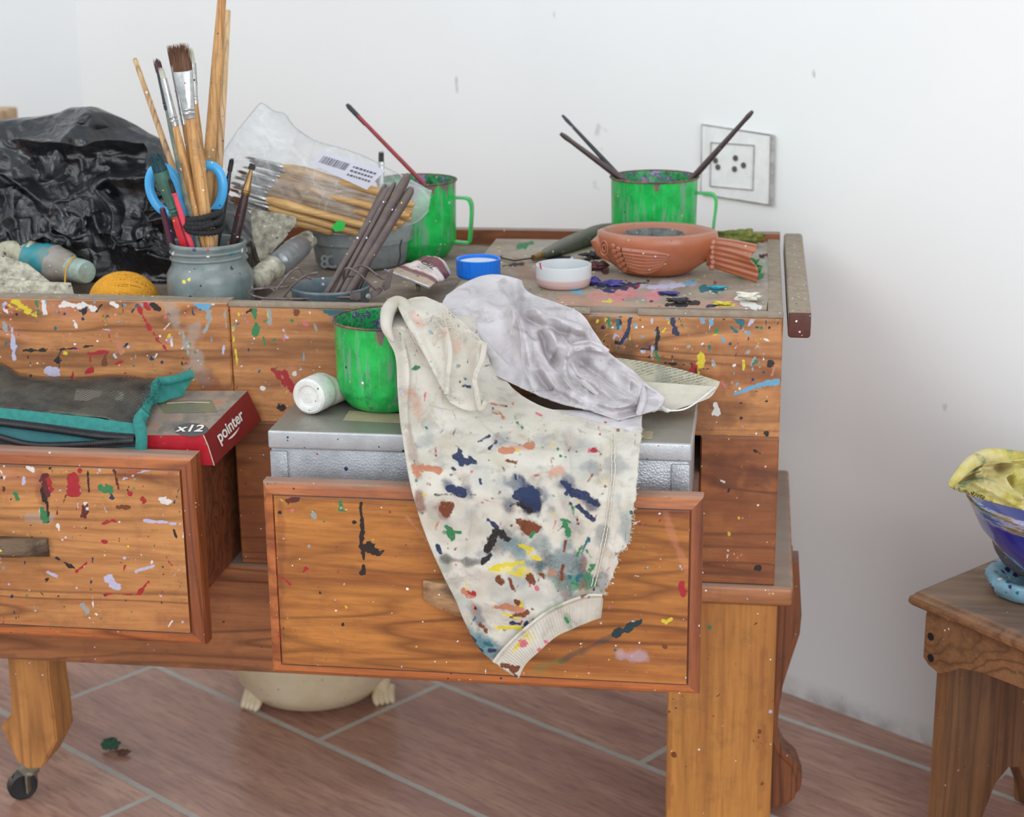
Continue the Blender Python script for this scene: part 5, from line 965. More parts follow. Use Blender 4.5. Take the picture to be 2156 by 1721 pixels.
# ---------------------------------------------------------------- newspaper
s = NT('newsprint'); v = s.tc.outputs['Object']
ln = s.math('FRACT', s.math('MULTIPLY', s.n('SeparateXYZ', {0: s.mapv(rot=(0, 0.28, 0))}).outputs[2], 420.0))
tx = s.math('MULTIPLY', s.math('GREATER_THAN', ln, 0.5), s.step(s.noise(s.mapv((1, 1, 1)), 900, 2, 0.8), 0.48, 0.52))
c = s.mix(s.step(s.noise(v, 30, 5), 0.35, 0.7), lin((190, 182, 160)), lin((150, 144, 122)))
c = s.mix(s.math('MULTIPLY', tx, s.step(s.noise(v, 30, 2), 0.42, 0.5, 0, 0.8)), c, lin((70, 74, 74)))
c = s.mix(s.step(s.noise(s.mapv(loc=(4, 4, 4)), 20, 4), 0.56, 0.62, 0, 0.55), c, lin((118, 122, 112)))
s.set(Base_Color=c, Roughness=0.85); news = s.m
whp = grunge('dusty_white_paper', (202, 196, 180), (170, 160, 140), 0.8, scale=30, specks=0.2)
t = thing('newspaper', atY(1420, 845, 1.50), 'folded yellowed newspaper sheets under the white cloth at the box right end', 'newspaper')
G, U = loft([(1285, 752), (1290, 790), (1300, 830)], [(1516, 804), (1512, 814), (1505, 824)], 40, 90, lambda x, y, s, t: np.interp(y, [750, 800, 850], [1.568, 1.555, 1.54]), lambda s, t: np.stack([0*s*t, -8*np.sin(np.pi*s)*(1-t)], -1))
o = sheet_obj('printed_sheet', G+TOW*(fbm(np.concatenate([U/60.0, U[..., :1]*0], -1), 3, 51)*0.004)[..., None], news, t, th=0.0006)
G, U = loft([(1300, 800), (1330, 840), (1352, 860)], [(1508, 814), (1490, 838), (1408, 866)], 50, 80, lambda x, y, s, t: np.interp(y, [790, 830, 870], [1.545, 1.525, 1.492]), None)
G = G+TOW*(fbm(np.concatenate([U/50.0, U[..., :1]*0], -1), 3, 52)*0.004+0.002)[..., None]
o = sheet_obj('blank_sheet', G, whp, t, th=0.0008)
m = MB(); m.tube(spline([atY(1358, 858, 1.492), atY(1375, 866, 1.486), atY(1390, 858, 1.489), atY(1408, 865, 1.487), atY(1450, 858, 1.492), atY(1506, 816, 1.53)], 30), [0.0012]*10+[0.002]*8+[0.0008]*12, 8); m.obj('torn_white_edge', grunge('fresh_white_paper', (232, 230, 226), rough=0.8), t)
# ---------------------------------------------------------------- black bin bag
s = NT('black_plastic'); v = s.tc.outputs['Object']
cr = s.n('TexVoronoi', {'Vector': s.n('VectorMath', {0: v, 1: s.n('VectorMath', {0: s.n('TexNoise', {'Vector': v, 'Scale': 14.0}).outputs['Color'], 'Scale': 0.05}, operation='SCALE').outputs[0]}, operation='ADD').outputs[0], 'Scale': 46.0}, feature='DISTANCE_TO_EDGE').outputs['Distance']
hh = s.math('ADD', s.math('MULTIPLY', s.math('MINIMUM', cr, 0.3), 1.6), s.noise(v, 45, 3, 0.5, 0.6))
s.set(Base_Color=s.mix(s.step(s.noise(v, 20, 5), 0.4, 0.7), lin((14, 15, 18)), lin((34, 34, 38))), Roughness=s.step(s.noise(v, 26, 4), 0.35, 0.65, 0.2, 0.42), Specular_IOR_Level=0.7, Normal=s.bump(hh, 0.6, 0.003)); binm = s.m
def bag_mound(name, xs, tops, Yt, Yf0, Yb, zb, amp, seed, nu=220, nv=150, sc=13):
    X = np.linspace(xs[0], xs[-1], nu); T = np.interp(X, xs, tops); V = []
    for j in range(nu):
        top = atY(X[j], T[j], Yt); 
        a = np.linspace(0, 1, nv)
        yy = np.where(a < 0.5, Yf0+(Yt-Yf0)*(1-np.cos(a*np.pi)), Yt+(Yb-Yt)*(1-np.sin(a*np.pi)))
        h = np.sin(np.pi*a)**0.8
        V.append(np.stack([np.full(nv, top[0])*(1)+0*a, yy, zb+(top[2]-zb)*h], -1))
    G = np.array(V)
    P = G*sc*np.array((1, 1, 1.3))+fbm(G*5, 1, seed+1)[..., None]*0.5
    d1, d2 = worley(P*0.8, seed); cre = np.clip(d2-d1, 0, 0.6)
    n = -np.abs(vn(P*0.9, seed+2))*1.1+cre*0.9-0.4*np.abs(vn(P*1.9, seed+6))-0.12*np.abs(vn(P*4.5, seed+3))
    N = np.cross(np.gradient(G, axis=1), np.gradient(G, axis=0)); N /= np.linalg.norm(N, axis=-1, keepdims=True)+1e-9
    if (N@CF).mean() > 0: N = -N
    env = (np.sin(np.pi*np.linspace(0, 1, nv))**0.5)[None, :]
    G2 = G-(N*0+np.array((0, 1.0, -0.25)))*((n*amp)*env)[..., None]
    G2[..., 2] = np.maximum(G2[..., 2], zb)
    return G2
xs = [-160, -60, 0, 60, 130, 205, 250, 300, 332, 345, 380, 440, 500, 535, 552]
tp = [300, 262, 250, 236, 219, 226, 246, 275, 290, 318, 352, 385, 425, 470, 560]
G = bag_mound('bin_bag', xs, tp, 1.80, 1.715, 1.93, 0.589, 0.034, 61)
t = thing('bin_bag', (-0.80, 1.8, 0.589), 'crumpled glossy black plastic bag heaped at the back left of the tray', 'bag')
sheet_obj('bag', G, binm, t, th=0.0006)
for (Lp, Rp, sd) in (([(-60, 300), (60, 420), (150, 500)], [(300, 300), (330, 420), (345, 505)], 5), ([(120, 420), (200, 470), (230, 520)], [(345, 400), (350, 450), (335, 535)], 15), ([(-60, 400), (0, 470), (40, 512)], [(160, 420), (180, 470), (175, 505)], 25)):
    G, U = loft(Lp, Rp, 90, 110, lambda x, y, s, t: np.interp(y, [280, 540], [1.742, 1.69]), lambda s, t: np.stack([12*fbm(np.stack([t*5+0*s, s*0+0*t, 0*s+0*t+3.0], -1), 3, 7), 16*fbm(np.stack([s*5+0*t, s*0+0*t, 0*s+0*t], -1), 3, 7)], -1))
    q = np.concatenate([U/70.0, U[..., :1]*0+sd], -1); q = q+fbm(q*0.6, 1, sd)[..., None]*0.6
    d = -np.abs(vn(q*0.8, sd))*0.030+0.014-0.008*np.abs(vn(q*1.8, sd+2))-0.003*np.abs(vn(q*4.1, sd+3))
    sheet_obj('loose_fold', G+TOW*d[..., None], binm, t, th=0.0005)
# ---------------------------------------------------------------- grey tub and its sticks
gb = atZ(760, 574, 0.5885); gr = 0.058; gc = np.array((atY(759, 500, gb[1]+0.05)[0], gb[1]+0.05, 0.5885))
tub = grunge('dusty_grey_plastic', (142, 148, 148), (112, 114, 112), 0.7, scale=50, amt=0.8, specks=0.3, dust=0.6)
t = thing('grey_tub', gc, 'round dusty grey tub with a thick rim behind the metal dish', 'tub')
m = MB(); m.lathe([(0, 0), (gr*0.78, 0), (gr*0.86, 0.004), (gr*0.92, 0.026), (gr*0.93, 0.028), (gr*0.995, 0.0285), (gr*1.0, 0.030), (gr*1.01, 0.046), (gr*0.985, 0.050), (gr*0.93, 0.050), (gr*0.90, 0.044), (gr*0.85, 0.008), (0, 0.007)], gc, 72, rf=lambda a, j, h: 1+0.012*math.cos(2*a)+(-0.02 if abs(a-5.15) < 0.04 and j < 8 else 0)); m.obj('body', tub, t, auto=50)
m = MB(); m.tube([atY(x, y, gc[1]-gr*0.90+0.001) for x, y in ((846, 505), (842, 520), (843, 540), (838, 560))], 0.0009, 6); m.obj('crack', grunge('dark_gap', (52, 50, 48)), t)
for (ox, s_) in ((684, '8'), (700, 'O')): text_on(s_, atY(ox, 552, gc[1]-gr*0.80), CR, (0, 0, 1), 0.020, tub, 'embossed_mark', t, off=0.0009)
# metal dish
dc = np.array((atY(696, 590, 1.640)[0], 1.638, 0.5885)); drd = 0.0400
dm = grunge('painted_tin', (104, 116, 122), (70, 88, 92), 0.45, 0.2, scale=60, amt=0.8, specks=0.9, spec_scale=200, dust=0.3)
t = thing('tin_dish', dc, 'shallow round tin dish holding leaning dark brush handles', 'dish')
m = MB(); m.lathe([(0, 0), (drd*0.93, 0), (drd*0.97, 0.002), (drd*0.975, 0.014), (drd*1.01, 0.016), (drd*1.01, 0.0180), (drd*0.98, 0.0188), (drd*0.94, 0.0165), (drd*0.92, 0.003), (0, 0.002)], dc, 64); m.obj('body', dm, t, auto=60)
for (a, b, lw, lab) in (((705, 588), (818, 395), 0.0036, 'leftmost dark brush handle leaning in the tin dish'), ((722, 588), (832, 384), 0.0028, 'thin dark brush handle second from the left in the tin dish'), ((735, 592), (861, 366), 0.0046, 'tallest dusty brown handle leaning in the tin dish'),
                       ((750, 590), (868, 395), 0.0048, 'thick dusty brown handle furthest right in the tin dish'), ((716, 585), (812, 388), 0.0030, 'slim grey-brown handle behind the leftmost in the tin dish'), ((768, 575), (828, 430), 0.0030, 'short dark red-brown handle low behind the others in the tin dish')):
    A = atY(*a, dc[1]-0.012 if 'slim' not in lab and 'short' not in lab else dc[1]+0.008); B = atY(*b, 1.662 if 'slim' not in lab and 'short' not in lab else 1.685); A2 = low(A, B, 0.594)
    brush('paint_brush', A2, B, lw, lab, hdust if 'red' not in lab else hdark, group='brush handles in the tin dish', hand_r=[(0, 0.8), (0.5, 0.95), (0.93, 1.0), (0.98, 0.85), (1.0, 0.4)])
# jar clamp wires beside the dish
wirem = grunge('rusty_wire', (122, 112, 110), (92, 66, 62), 0.5, 0.6, scale=140, amt=0.8, specks=0.4)
def zp(x, y, Y): return atY(500+x/4.49, 540+y/4.49, Y)
t = thing('wire_clamp', (dc[0], 1.60, 0.6), 'rusty wire jar clamp lying around and over the tin dish', 'wire')
def wire(pts, r=0.00115, n=60, name='wire'):
    m = MB(); m.tube(spline(pts, n), r, 8); return m.obj(name, wirem, t)
wire([zp(1150, 388, 1.603), zp(900, 388, 1.603), zp(600, 402, 1.602), zp(400, 402, 1.602), zp(250, 396, 1.603), zp(150, 372, 1.607), zp(105, 345, 1.613), zp(140, 315, 1.622), zp(260, 300, 1.628), zp(400, 292, 1.63), zp(480, 285, 1.63)], 0.0013)
wire([zp(370, 310, 1.61), zp(480, 170, 1.612), zp(560, 112, 1.615), zp(600, 125, 1.618), zp(640, 185, 1.62), zp(700, 215, 1.622)])
wire([zp(440, 380, 1.602), zp(520, 280, 1.598), zp(620, 195, 1.597), zp(700, 165, 1.60), zp(760, 155, 1.602)])
wire([zp(1000, 215, 1.612), zp(1015, 130, 1.60), zp(1050, 112, 1.598), (zp(1110, 135, 1.597)), zp(1190, 200, 1.597), zp(1290, 300, 1.60), zp(1345, 318, 1.603)])
wire([zp(1040, 190, 1.61), zp(1100, 180, 1.60), zp(1100, 120, 1.61), zp(1150, 88, 1.615), zp(1220, 100, 1.615), zp(1290, 155, 1.617), zp(1375, 215, 1.62)])
m = MB(); m.prism([tuple(zp(x, y, 1.600)) for x, y in ((1215, 385), (1225, 355), (1300, 305), (1350, 295), (1380, 320), (1340, 360), (1270, 395), (1235, 400))], (0, 0.002, 0), 0.0004); m.obj('clasp_plate', wirem, t)
m = MB(); m.prism([tuple(zp(x, y, 1.612)) for x, y in ((1360, 280), (1440, 130), (1475, 125), (1445, 240), (1440, 300), (1390, 330))], (0, 0.002, 0), 0.0004); m.obj('lever', wirem, t)
m = MB(); m.lathe([(0, 0), (0.0028, 0), (0.0026, 0.0012), (0, 0.0014)], zp(1240, 375, 1.5995), 16, axis=(0, -1, 0)); m.obj('rivet', alu, t)
m = MB(); m.prism([tuple(zp(x, y, 1.6015)) for x, y in ((1062, 410), (1062, 345), (1165, 345), (1165, 415))], (0, 0.002, 0), 0.0005); m.obj('hinge_block', wirem, t)
m = MB(); m.prism([tuple(zp(x, y, 1.612)) for x, y in ((240, 262), (275, 268), (390, 345), (370, 350))], (0, 0.003, 0), 0.0004); m.obj('strip', wirem, t)
# ---------------------------------------------------------------- clear bag with new brushes
s = NT('clear_plastic_film'); v = s.tc.outputs['Object']
tr = s.n('BsdfTransparent', {'Color': (0.97, 0.98, 0.98, 1)}); gls = s.n('BsdfGlossy', {'Color': (1, 1, 1, 1), 'Roughness': 0.12}); dif = s.n('BsdfDiffuse', {'Color': (0.86, 0.88, 0.89, 1)})
cre = s.n('TexVoronoi', {'Vector': s.n('VectorMath', {0: v, 1: s.n('VectorMath', {0: s.n('TexNoise', {'Vector': v, 'Scale': 12.0}).outputs['Color'], 'Scale': 0.08}, operation='SCALE').outputs[0]}, operation='ADD').outputs[0], 'Scale': 26.0}, feature='DISTANCE_TO_EDGE').outputs['Distance']
edge = s.step(cre, 0.0, 0.05, 0.35, 0.0)
bmp = s.bump(s.math('ADD', s.noise(v, 60, 4, 0.6, 1.0), s.math('MINIMUM', cre, 0.2)), 0.8, 0.004); gls.inputs['Normal'].default_value = (0, 0, 0); s.t.links.new(bmp, gls.inputs['Normal'])
m1 = s.n('MixShader', {0: s.math('ADD', s.step(s.noise(v, 18, 4), 0.35, 0.7, 0.08, 0.3), s.math('MULTIPLY', edge, 0.35)), 1: tr.outputs[0], 2: dif.outputs[0]})
fr = s.n('Fresnel', {'IOR': 1.35, 'Normal': bmp}); m2 = s.n('MixShader', {0: s.math('MULTIPLY', fr.outputs[0], 0.8), 1: m1.outputs[0], 2: gls.outputs[0]}); s.t.links.new(m2.outputs[0], s.out.inputs[0]); film = s.m
t = thing('clear_bag', (gc[0]-0.02, gc[1], 0.60), 'clear crinkled plastic bag holding new brushes, propped on the grey tub', 'bag')
LT = [(470, 322), (500, 275), (530, 238), (546, 219), (556, 219), (578, 234), (600, 240), (622, 268), (665, 296), (720, 312), (770, 330), (812, 352), (862, 378), (908, 404)]
LB = [(478, 392), (500, 408), (530, 432), (560, 446), (600, 464), (650, 480), (700, 492), (760, 492), (820, 480), (872, 470), (902, 444)]
def bagY(off):
    def f(x, y, s, t): return 1.775+0.00018*(x-480)*0.3+off*np.sin(np.pi*np.clip(s, 0, 1))**0.6*np.sin(np.pi*np.clip(t*0.94+0.03, 0, 1))**0.6
    return f
for off, nm, sd in ((-0.034, 'front_film', 71), (0.02, 'back_film', 72)):
    G, U = loft(LT, LB, 150, 90, bagY(off), None)
    q = np.concatenate([U/55.0, U[..., :1]*0+sd], -1); q = q+fbm(q, 2, sd)[..., None]*0.6
    env = (np.sin(np.pi*np.linspace(0.0, 1, 150))**0.4)[:, None]
    G = G+TOW*(ridged(q, 4, sd)*0.005*env*(1 if off < 0 else -1))[..., None]
    V = G.reshape(-1, 3); mesh_obj(nm, V, grid_faces(150, 90), film, t)
m = MB()
for P_ in (LT, LB): m.tube(spline([atY(x, y, 1.775) for x, y in P_], 80), 0.0006, 5)
m.obj('film_edge', grunge('folded_film', (206, 212, 214), (180, 186, 190), 0.3, trans=0.3), t)
lab_ = grunge('barcode_paper', (206, 206, 214), (190, 190, 200), 0.6, amt=0.3); ink = grunge('print_ink', (96, 96, 108), rough=0.6)
def lab2(u, v): 
    a = np.array((678.0, 316)); b = np.array((812, 358)); c_ = np.array((655, 345)); p = a+(b-a)*u+(c_-a)*v; return atY(p[0], p[1], 1.7425)
m = MB(); m.add([lab2(0, 0), lab2(1, 0), lab2(0.96, 1.5), lab2(-0.02, 1.0)], [(0, 3, 2, 1)]); m.obj('paper_label', lab_, t, smooth=False)
m = MB(); rr = random.Random(4); u_ = 0.08
while u_ < 0.5:
    w_ = rr.choice((0.006, 0.010, 0.016)); m.add([lab2(u_, 0.3)-CF*0.0005, lab2(u_+w_, 0.3)-CF*0.0005, lab2(u_+w_, 0.78)-CF*0.0005, lab2(u_, 0.78)-CF*0.0005], [(0, 3, 2, 1)]); u_ += w_+rr.choice((0.008, 0.014))
for row_ in (0.35, 0.62, 0.9):
    u_ = 0.56
    while u_ < 0.9:
        w_ = rr.uniform(0.02, 0.05); m.add([lab2(u_, row_)-CF*0.0005, lab2(u_+w_, row_)-CF*0.0005, lab2(u_+w_, row_+0.12)-CF*0.0005, lab2(u_, row_+0.12)-CF*0.0005], [(0, 3, 2, 1)]); u_ += w_+0.015
m.obj('barcode', ink, t, smooth=False)
m = MB(); m.prism([tuple(atY(x, y, 1.735)) for x, y in ((698, 478), (712, 464), (728, 470), (722, 486), (706, 488))], (0, 0.0008, 0)); m.obj('green_sticker', grunge('green_paper', (36, 190, 70), rough=0.5, amt=0.2), t)
neww = wood('new_brush_wood', (214, 172, 112), (188, 142, 84), 'x', dirt=0.1, rough=0.4, seed=25, scale=2)
spec = [((478+12, 428), (700, 488)), ((486, 414), (760, 492)), ((480, 398), (800, 484)), ((484, 384), (836, 480)), ((492, 372), (850, 470)), ((498, 360), (862, 455)), ((510, 350), (868, 448)), ((522, 338), (872, 432)), ((515, 330), (850, 418)), ((500, 405), (846, 474)), ((488, 392), (820, 478)), ((505, 368), (866, 462)), ((530, 345), (830, 412)), ((482, 420), (740, 490))]
labs = ['lowest', 'second lowest', 'third lowest', 'fourth lowest']
for i, (tip, end) in enumerate(spec):
    Yt = 1.768-0.006*(i % 3)+(0.014 if i >= 9 else 0); B = atY(tip[0], tip[1], Yt); A = atY(end[0], end[1], Yt+0.006)
    brush('new_brush', A, B, 0.0062 if i % 3 else 0.0074, 'new pale wooden brush with slim silver ferrule inside the clear bag', neww, fer_len=0.030, hair_len=0.012, hair=hb_br, fm=alu, group='new brushes inside the clear bag', tip_r=0.0018, hair_r=0.0018, n_strands=16,
          hand_r=[(0, 0.45), (0.04, 0.68), (0.3, 0.7), (0.6, 0.75), (0.82, 1.0), (0.95, 0.75), (1, 0.42)])
# ---------------------------------------------------------------- caps and small things on the palette
bc = atZ(1000, 591, TZ+0.0002); R_ = 0.0232; bc = bc+np.array((0, R_, 0))
t = thing('bottle_cap', bc, 'ribbed bright blue plastic bottle cap, open side up', 'cap')
blue = grunge('blue_plastic', (20, 116, 224), (16, 100, 200), 0.3, amt=0.3, bump=0.02)
m = MB(); m.lathe([(0, 0), (R_*0.93, 0), (R_*0.98, 0.0015), (R_, 0.004), (R_, 0.0175), (R_*1.01, 0.0185), (R_*0.98, 0.0192), (R_*0.92, 0.0185), (R_*0.92, 0.004), (0, 0.0035)], bc, 120, rf=lambda a, j, h: 1-(0.02 if (j in (3, 4) and (a*30/(2*math.pi)) % 1 < 0.4) else 0)); m.obj('shell', blue, t, auto=50)
m = MB(); m.lathe([(0, 0.0), (R_*0.90, 0.0), (R_*0.90, 0.0005), (0, 0.0006)], bc+np.array((0, 0, 0.0150)), 48); m.obj('dried_white_fill', grunge('chalky_white', (206, 214, 218), (170, 180, 186), 0.8), t)
wc = atZ(1181, 613, TZ+0.0002); R_ = 0.0282; wc = wc+np.array((0, R_*0.9, 0))
s = NT('milky_plastic'); z = s.n('SeparateXYZ', {0: s.tc.outputs['Object']}).outputs[2]
s.set(Base_Color=s.mix(s.step(z, 0.0085, 0.0105), lin((226, 196, 190)), lin((232, 234, 236))), Roughness=0.3, Transmission_Weight=0.35, Subsurface_Weight=0.4, Subsurface_Scale=0.01); milky = s.m
t = thing('plastic_lid', wc, 'milky white round plastic lid with pink residue, open side up', 'lid')
m = MB(); m.lathe([(0, 0), (R_*0.84, 0), (R_*0.93, 0.002), (R_*0.97, 0.006), (R_, 0.010), (R_*1.0, 0.0225), (R_*0.97, 0.0228), (R_*0.95, 0.012), (R_*0.90, 0.005), (0, 0.004)], wc, 72); m.obj('shell', milky, t, auto=60)
m = MB(); m.tube([atY(x, y, wc[1]-R_*0.99) for x, y in ((1137, 553), (1138, 562), (1140, 568))], [0.0009, 0.001, 0.0005], 6); m.obj('red_smear', grunge('pink_paint', (206, 80, 90)), t)
# terracotta fish bowl
terra = grunge('terracotta', (170, 98, 66), (146, 78, 50), 0.38, scale=26, amt=0.5, specks=0.12, bump=0.15, bscale=120, dust=0.45, coat=0.25)
fcx = atZ(1375, 592, TZ)[0]; FY = 1.760; fc = np.array((fcx, FY, TZ+0.0003))
t = thing('fish_bowl', fc, 'terracotta bowl shaped like a fish, head left and tail right', 'bowl')
n, V = 96, []; prof = [(0.0, 0.0), (0.45, 0.0), (0.62, 0.003), (0.82, 0.014), (0.96, 0.028), (1.0, 0.036), (0.985, 0.0445), (0.93, 0.047), (0.87, 0.0445), (0.82, 0.034), (0.6, 0.014), (0.0, 0.010)]
RX, RY = 0.0590, 0.046
def frf(a, j, h): return 1+0.05*math.exp(-((abs(math.atan2(math.sin(a-math.pi), math.cos(a-math.pi))))/0.35)**2)*(1 if 2 < j < 7 else 0)+0.10*math.exp(-(abs(math.atan2(math.sin(a), math.cos(a)))/0.3)**2)*(1 if 2 < j < 9 else 0)
m = MB(); m.lathe(prof, fc, n, sx=RX, sy=RY, rf=frf); m.obj('body', terra, t, auto=None)
# mouth / eye
def onfish(a, h, out=0.0):  # point on outer skin at angle a, height h
    r = np.interp(h, [0, 0.003, 0.014, 0.028, 0.036, 0.0445], [0.5, 0.62, 0.82, 0.96, 1.0, 0.985])+out; return fc+np.array((RX*r*math.cos(a), RY*r*math.sin(a), h))
m = MB(); m.tube([onfish(math.pi+0.10, 0.040, -0.05), onfish(math.pi+0.15, 0.034, 0.04), onfish(math.pi+0.2, 0.024, 0.03), onfish(math.pi+0.25, 0.016, -0.05)], [0.004, 0.0078, 0.0075, 0.004], 14); m.obj('head_bump', terra, t)
m = MB(); pe = onfish(math.pi+0.52, 0.030, 0.045); m.tube([pe+np.array((0.0052*math.cos(a)*0.8, -0.0035*math.cos(a), 0.0075*math.sin(a))) for a in np.linspace(0, 6.28, 24, endpoint=False)], 0.0009, 6, closed=True); m.tube([pe+np.array((0.0022*math.cos(a), -0.001*math.cos(a), 0.0035*math.sin(a))) for a in np.linspace(0, 6.28, 16, endpoint=False)], 0.0008, 6, closed=True); m.obj('eye', terra, t)
# side fin relief
P0, P1 = onfish(math.pi+0.95, 0.022, 0.0), onfish(1.5*math.pi+0.42, 0.024, 0.0)
m = MB()
for k_ in range(7):
    q = k_/6; h0 = 0.0315-0.020*q; a0 = math.pi+1.02; a1 = 1.5*math.pi+0.30-0.10*q
    m.tube([onfish(a0+(a1-a0)*u, h0+(0.020-h0)*u*0.35-0.006*math.sin(u*3.1)*(q-0.2), 0.045*math.sin(math.pi*min(1, u*1.1+0.1))+0.01) for u in np.linspace(0, 1, 12)], [0.0028]*8+[0.0025, 0.002, 0.0015, 0.0008], 8)
m.obj('fin', terra, t)
m = MB()
for k_ in range(11):
    a = math.pi+0.80+0.11*(k_ % 2); h = 0.034-0.0026*k_; p = onfish(a, h, 0.035); m.lathe([(0, 0.0008), (0.0018, 0.0009), (0.0030, 0.0), (0.0032, -0.001)], p, 12, axis=(math.cos(a)*0.6, math.sin(a), -0.1))
m.obj('fin_scales', terra, t)
# tail
T0 = fc+np.array((RX*0.90, -0.004, 0)); m = MB(); nr_, nc_ = 26, 30; V = []
for side in (-1, 1):
    for i in range(nr_):
        u = i/(nr_-1); x = u*0.052; zt = 0.040+0.001*math.sin(u*4); zb_ = 0.010-0.010*u
        notch = 0
        for j in range(nc_):
            v_ = j/(nc_-1); xx_ = x-0.010*u*u*math.exp(-((v_-0.62)/0.2)**2)+0.004*u*(1-abs(2*v_-1)); th_ = 0.0055*(1-0.45*u)*math.sin(math.pi*max(0.0, min(1, v_)))**0.35; rib = 0.0011*math.cos(v_*math.pi*2*6)*min(1, u*4)
            V.append(T0+np.array((xx_, -0.034*u+side*(th_+rib*0.8), zb_+(zt-zb_)*v_)))
nn_ = nr_*nc_; F = grid_faces(nr_, nc_); F += [tuple(i+nn_ for i in f[::-1]) for f in grid_faces(nr_, nc_)]
for i in range(nr_-1): F += [(i*nc_, (i+1)*nc_, (i+1)*nc_+nn_, i*nc_+nn_), ((i+1)*nc_+nc_-1, i*nc_+nc_-1, i*nc_+nc_-1+nn_, (i+1)*nc_+nc_-1+nn_)]
for j in range(nc_-1): F += [((nr_-1)*nc_+j, (nr_-1)*nc_+j+1, (nr_-1)*nc_+j+1+nn_, (nr_-1)*nc_+j+nn_)]
mesh_obj('tail', V, F, terra, t)
m = MB()
for k_ in range(6): m.lathe([(0, 0.0010), (0.0022, 0.0009), (0.0034, -0.0005)], T0+np.array((0.006+0.001*(k_ % 2), -0.009, 0.010+0.0052*k_)), 12, axis=(0.1, -1, 0.1))
m.obj('tail_scales', terra, t)
ic = fc+np.array((-0.002, -0.002, 0.0160)); t = thing('small_dish', ic, 'small paint-filled dish sitting inside the terracotta fish bowl', 'dish')
m = MB(); m.lathe([(0, 0), (0.022, 0), (0.026, 0.012), (0.0315, 0.0265), (0.0300, 0.0270), (0.0245, 0.012), (0, 0.010)], ic, 48, rf=lambda a, j, h: 1+0.02*math.sin(7*a)*(j in (3, 4))); m.obj('bowl', grunge('crusted_dish', (110, 116, 112), (52, 36, 40), 0.6, scale=70, amt=1.0, specks=1.0), t)
m = MB(); m.lathe([(0, 0), (0.026, 0.0), (0.0262, 0.001), (0, 0.0015)], ic+np.array((0, 0, 0.0175)), 40); m.obj('dried_paint', grunge('dark_dried_paint', (60, 30, 38), (34, 36, 40), 0.4, scale=60), t)
# loop tool
t = thing('ribbon_tool', atZ(1150, 540, TZ), 'old clay tool with dark tapered handle and bent wire tip behind the white lid', 'tool')
A = atZ(1138, 538, TZ+0.006); B = atZ(1290, 480, TZ+0.011); m = MB(); m.tube([seg(A, B, q) for q in np.linspace(0, 1, 14)], list(np.interp(np.linspace(0, 1, 14), [0, 0.05, 0.35, 0.8, 1], [0.0042, 0.0052, 0.0095, 0.0105, 0.006])), 14); m.obj('handle', grunge('old_grey_green_wood', (84, 84, 74), (58, 56, 52), 0.6, scale=80, specks=0.3, dust=0.4), t)
m = MB(); m.tube([seg(A, B, -0.09), seg(A, B, -0.01), seg(A, B, 0.02)], [0.0036, 0.0044, 0.0046], 12); m.obj('ferrule', brass, t)
m = MB(); m.tube([seg(A, B, -0.08), atZ(1083, 549, TZ+0.004), atZ(1045, 541, TZ+0.0015)], 0.0009, 6); m.obj('wire_tip', grunge('dark_wire', (54, 50, 48), rough=0.4, metal=0.6), t)
# crumbs and dried paint lumps
def lump(name, c, rx, ry, rz, mat, label, cat, group=None, seed=0, amp=0.35, n=22):
    m = MB(); m.lathe([(0.0001, -1)]+[(math.sin(a), -math.cos(a)) for a in np.linspace(0.12, 3.02, n)]+[(0.0001, 1)], (0, 0, 0), n*2); V = np.array(m.V); k = 1+amp*fbm(V*1.6+seed*3.1, 3, seed)+amp*0.8*fbm(V*4+seed, 2, seed+4); V = V*k[:, None]*np.array((rx, ry, rz)); V[:, 2] = V[:, 2]-V[:, 2].min(); V = V+np.array(c); return tag(mesh_obj(name, V, m.F, mat), label, cat, group)
moss = grunge('olive_yellow_wool', (142, 134, 54), (44, 92, 60), 0.9, scale=120, amt=1.0, bump=0.8, bscale=700, bd=0.002)
lump('wool_clump', atZ(1558, 524, TZ)+np.array((0, 0.012, 0)), 0.027, 0.012, 0.0075, moss, 'fuzzy olive yellow and green clump at the back right of the palette', 'clump', seed=3, amp=0.5)
gcu = grunge('green_dried_paint', (44, 120, 52), (26, 80, 40), 0.5, scale=200)
lump('paint_curl', atZ(1576, 582, TZ+0.0002), 0.011, 0.005, 0.0065, gcu, 'crumpled green dried paint curl right of the fish tail', 'dried paint', seed=5, amp=0.9)
cols = dict(black=grunge('black_dried_paint', (36, 32, 36), (60, 50, 50), 0.5, scale=200), purple=grunge('violet_dried_paint', (52, 44, 120), (96, 84, 170), 0.5, scale=200), white=grunge('white_dried_paint', (226, 220, 206), (190, 180, 140), 0.6, scale=200), teal=grunge('teal_dried_paint', (40, 150, 160), (60, 170, 190), 0.5), maroon=grunge('maroon_dried_paint', (86, 34, 38), (50, 30, 34), 0.5, scale=200), yellow=grunge('yellow_dried_paint', (214, 196, 70), rough=0.5))
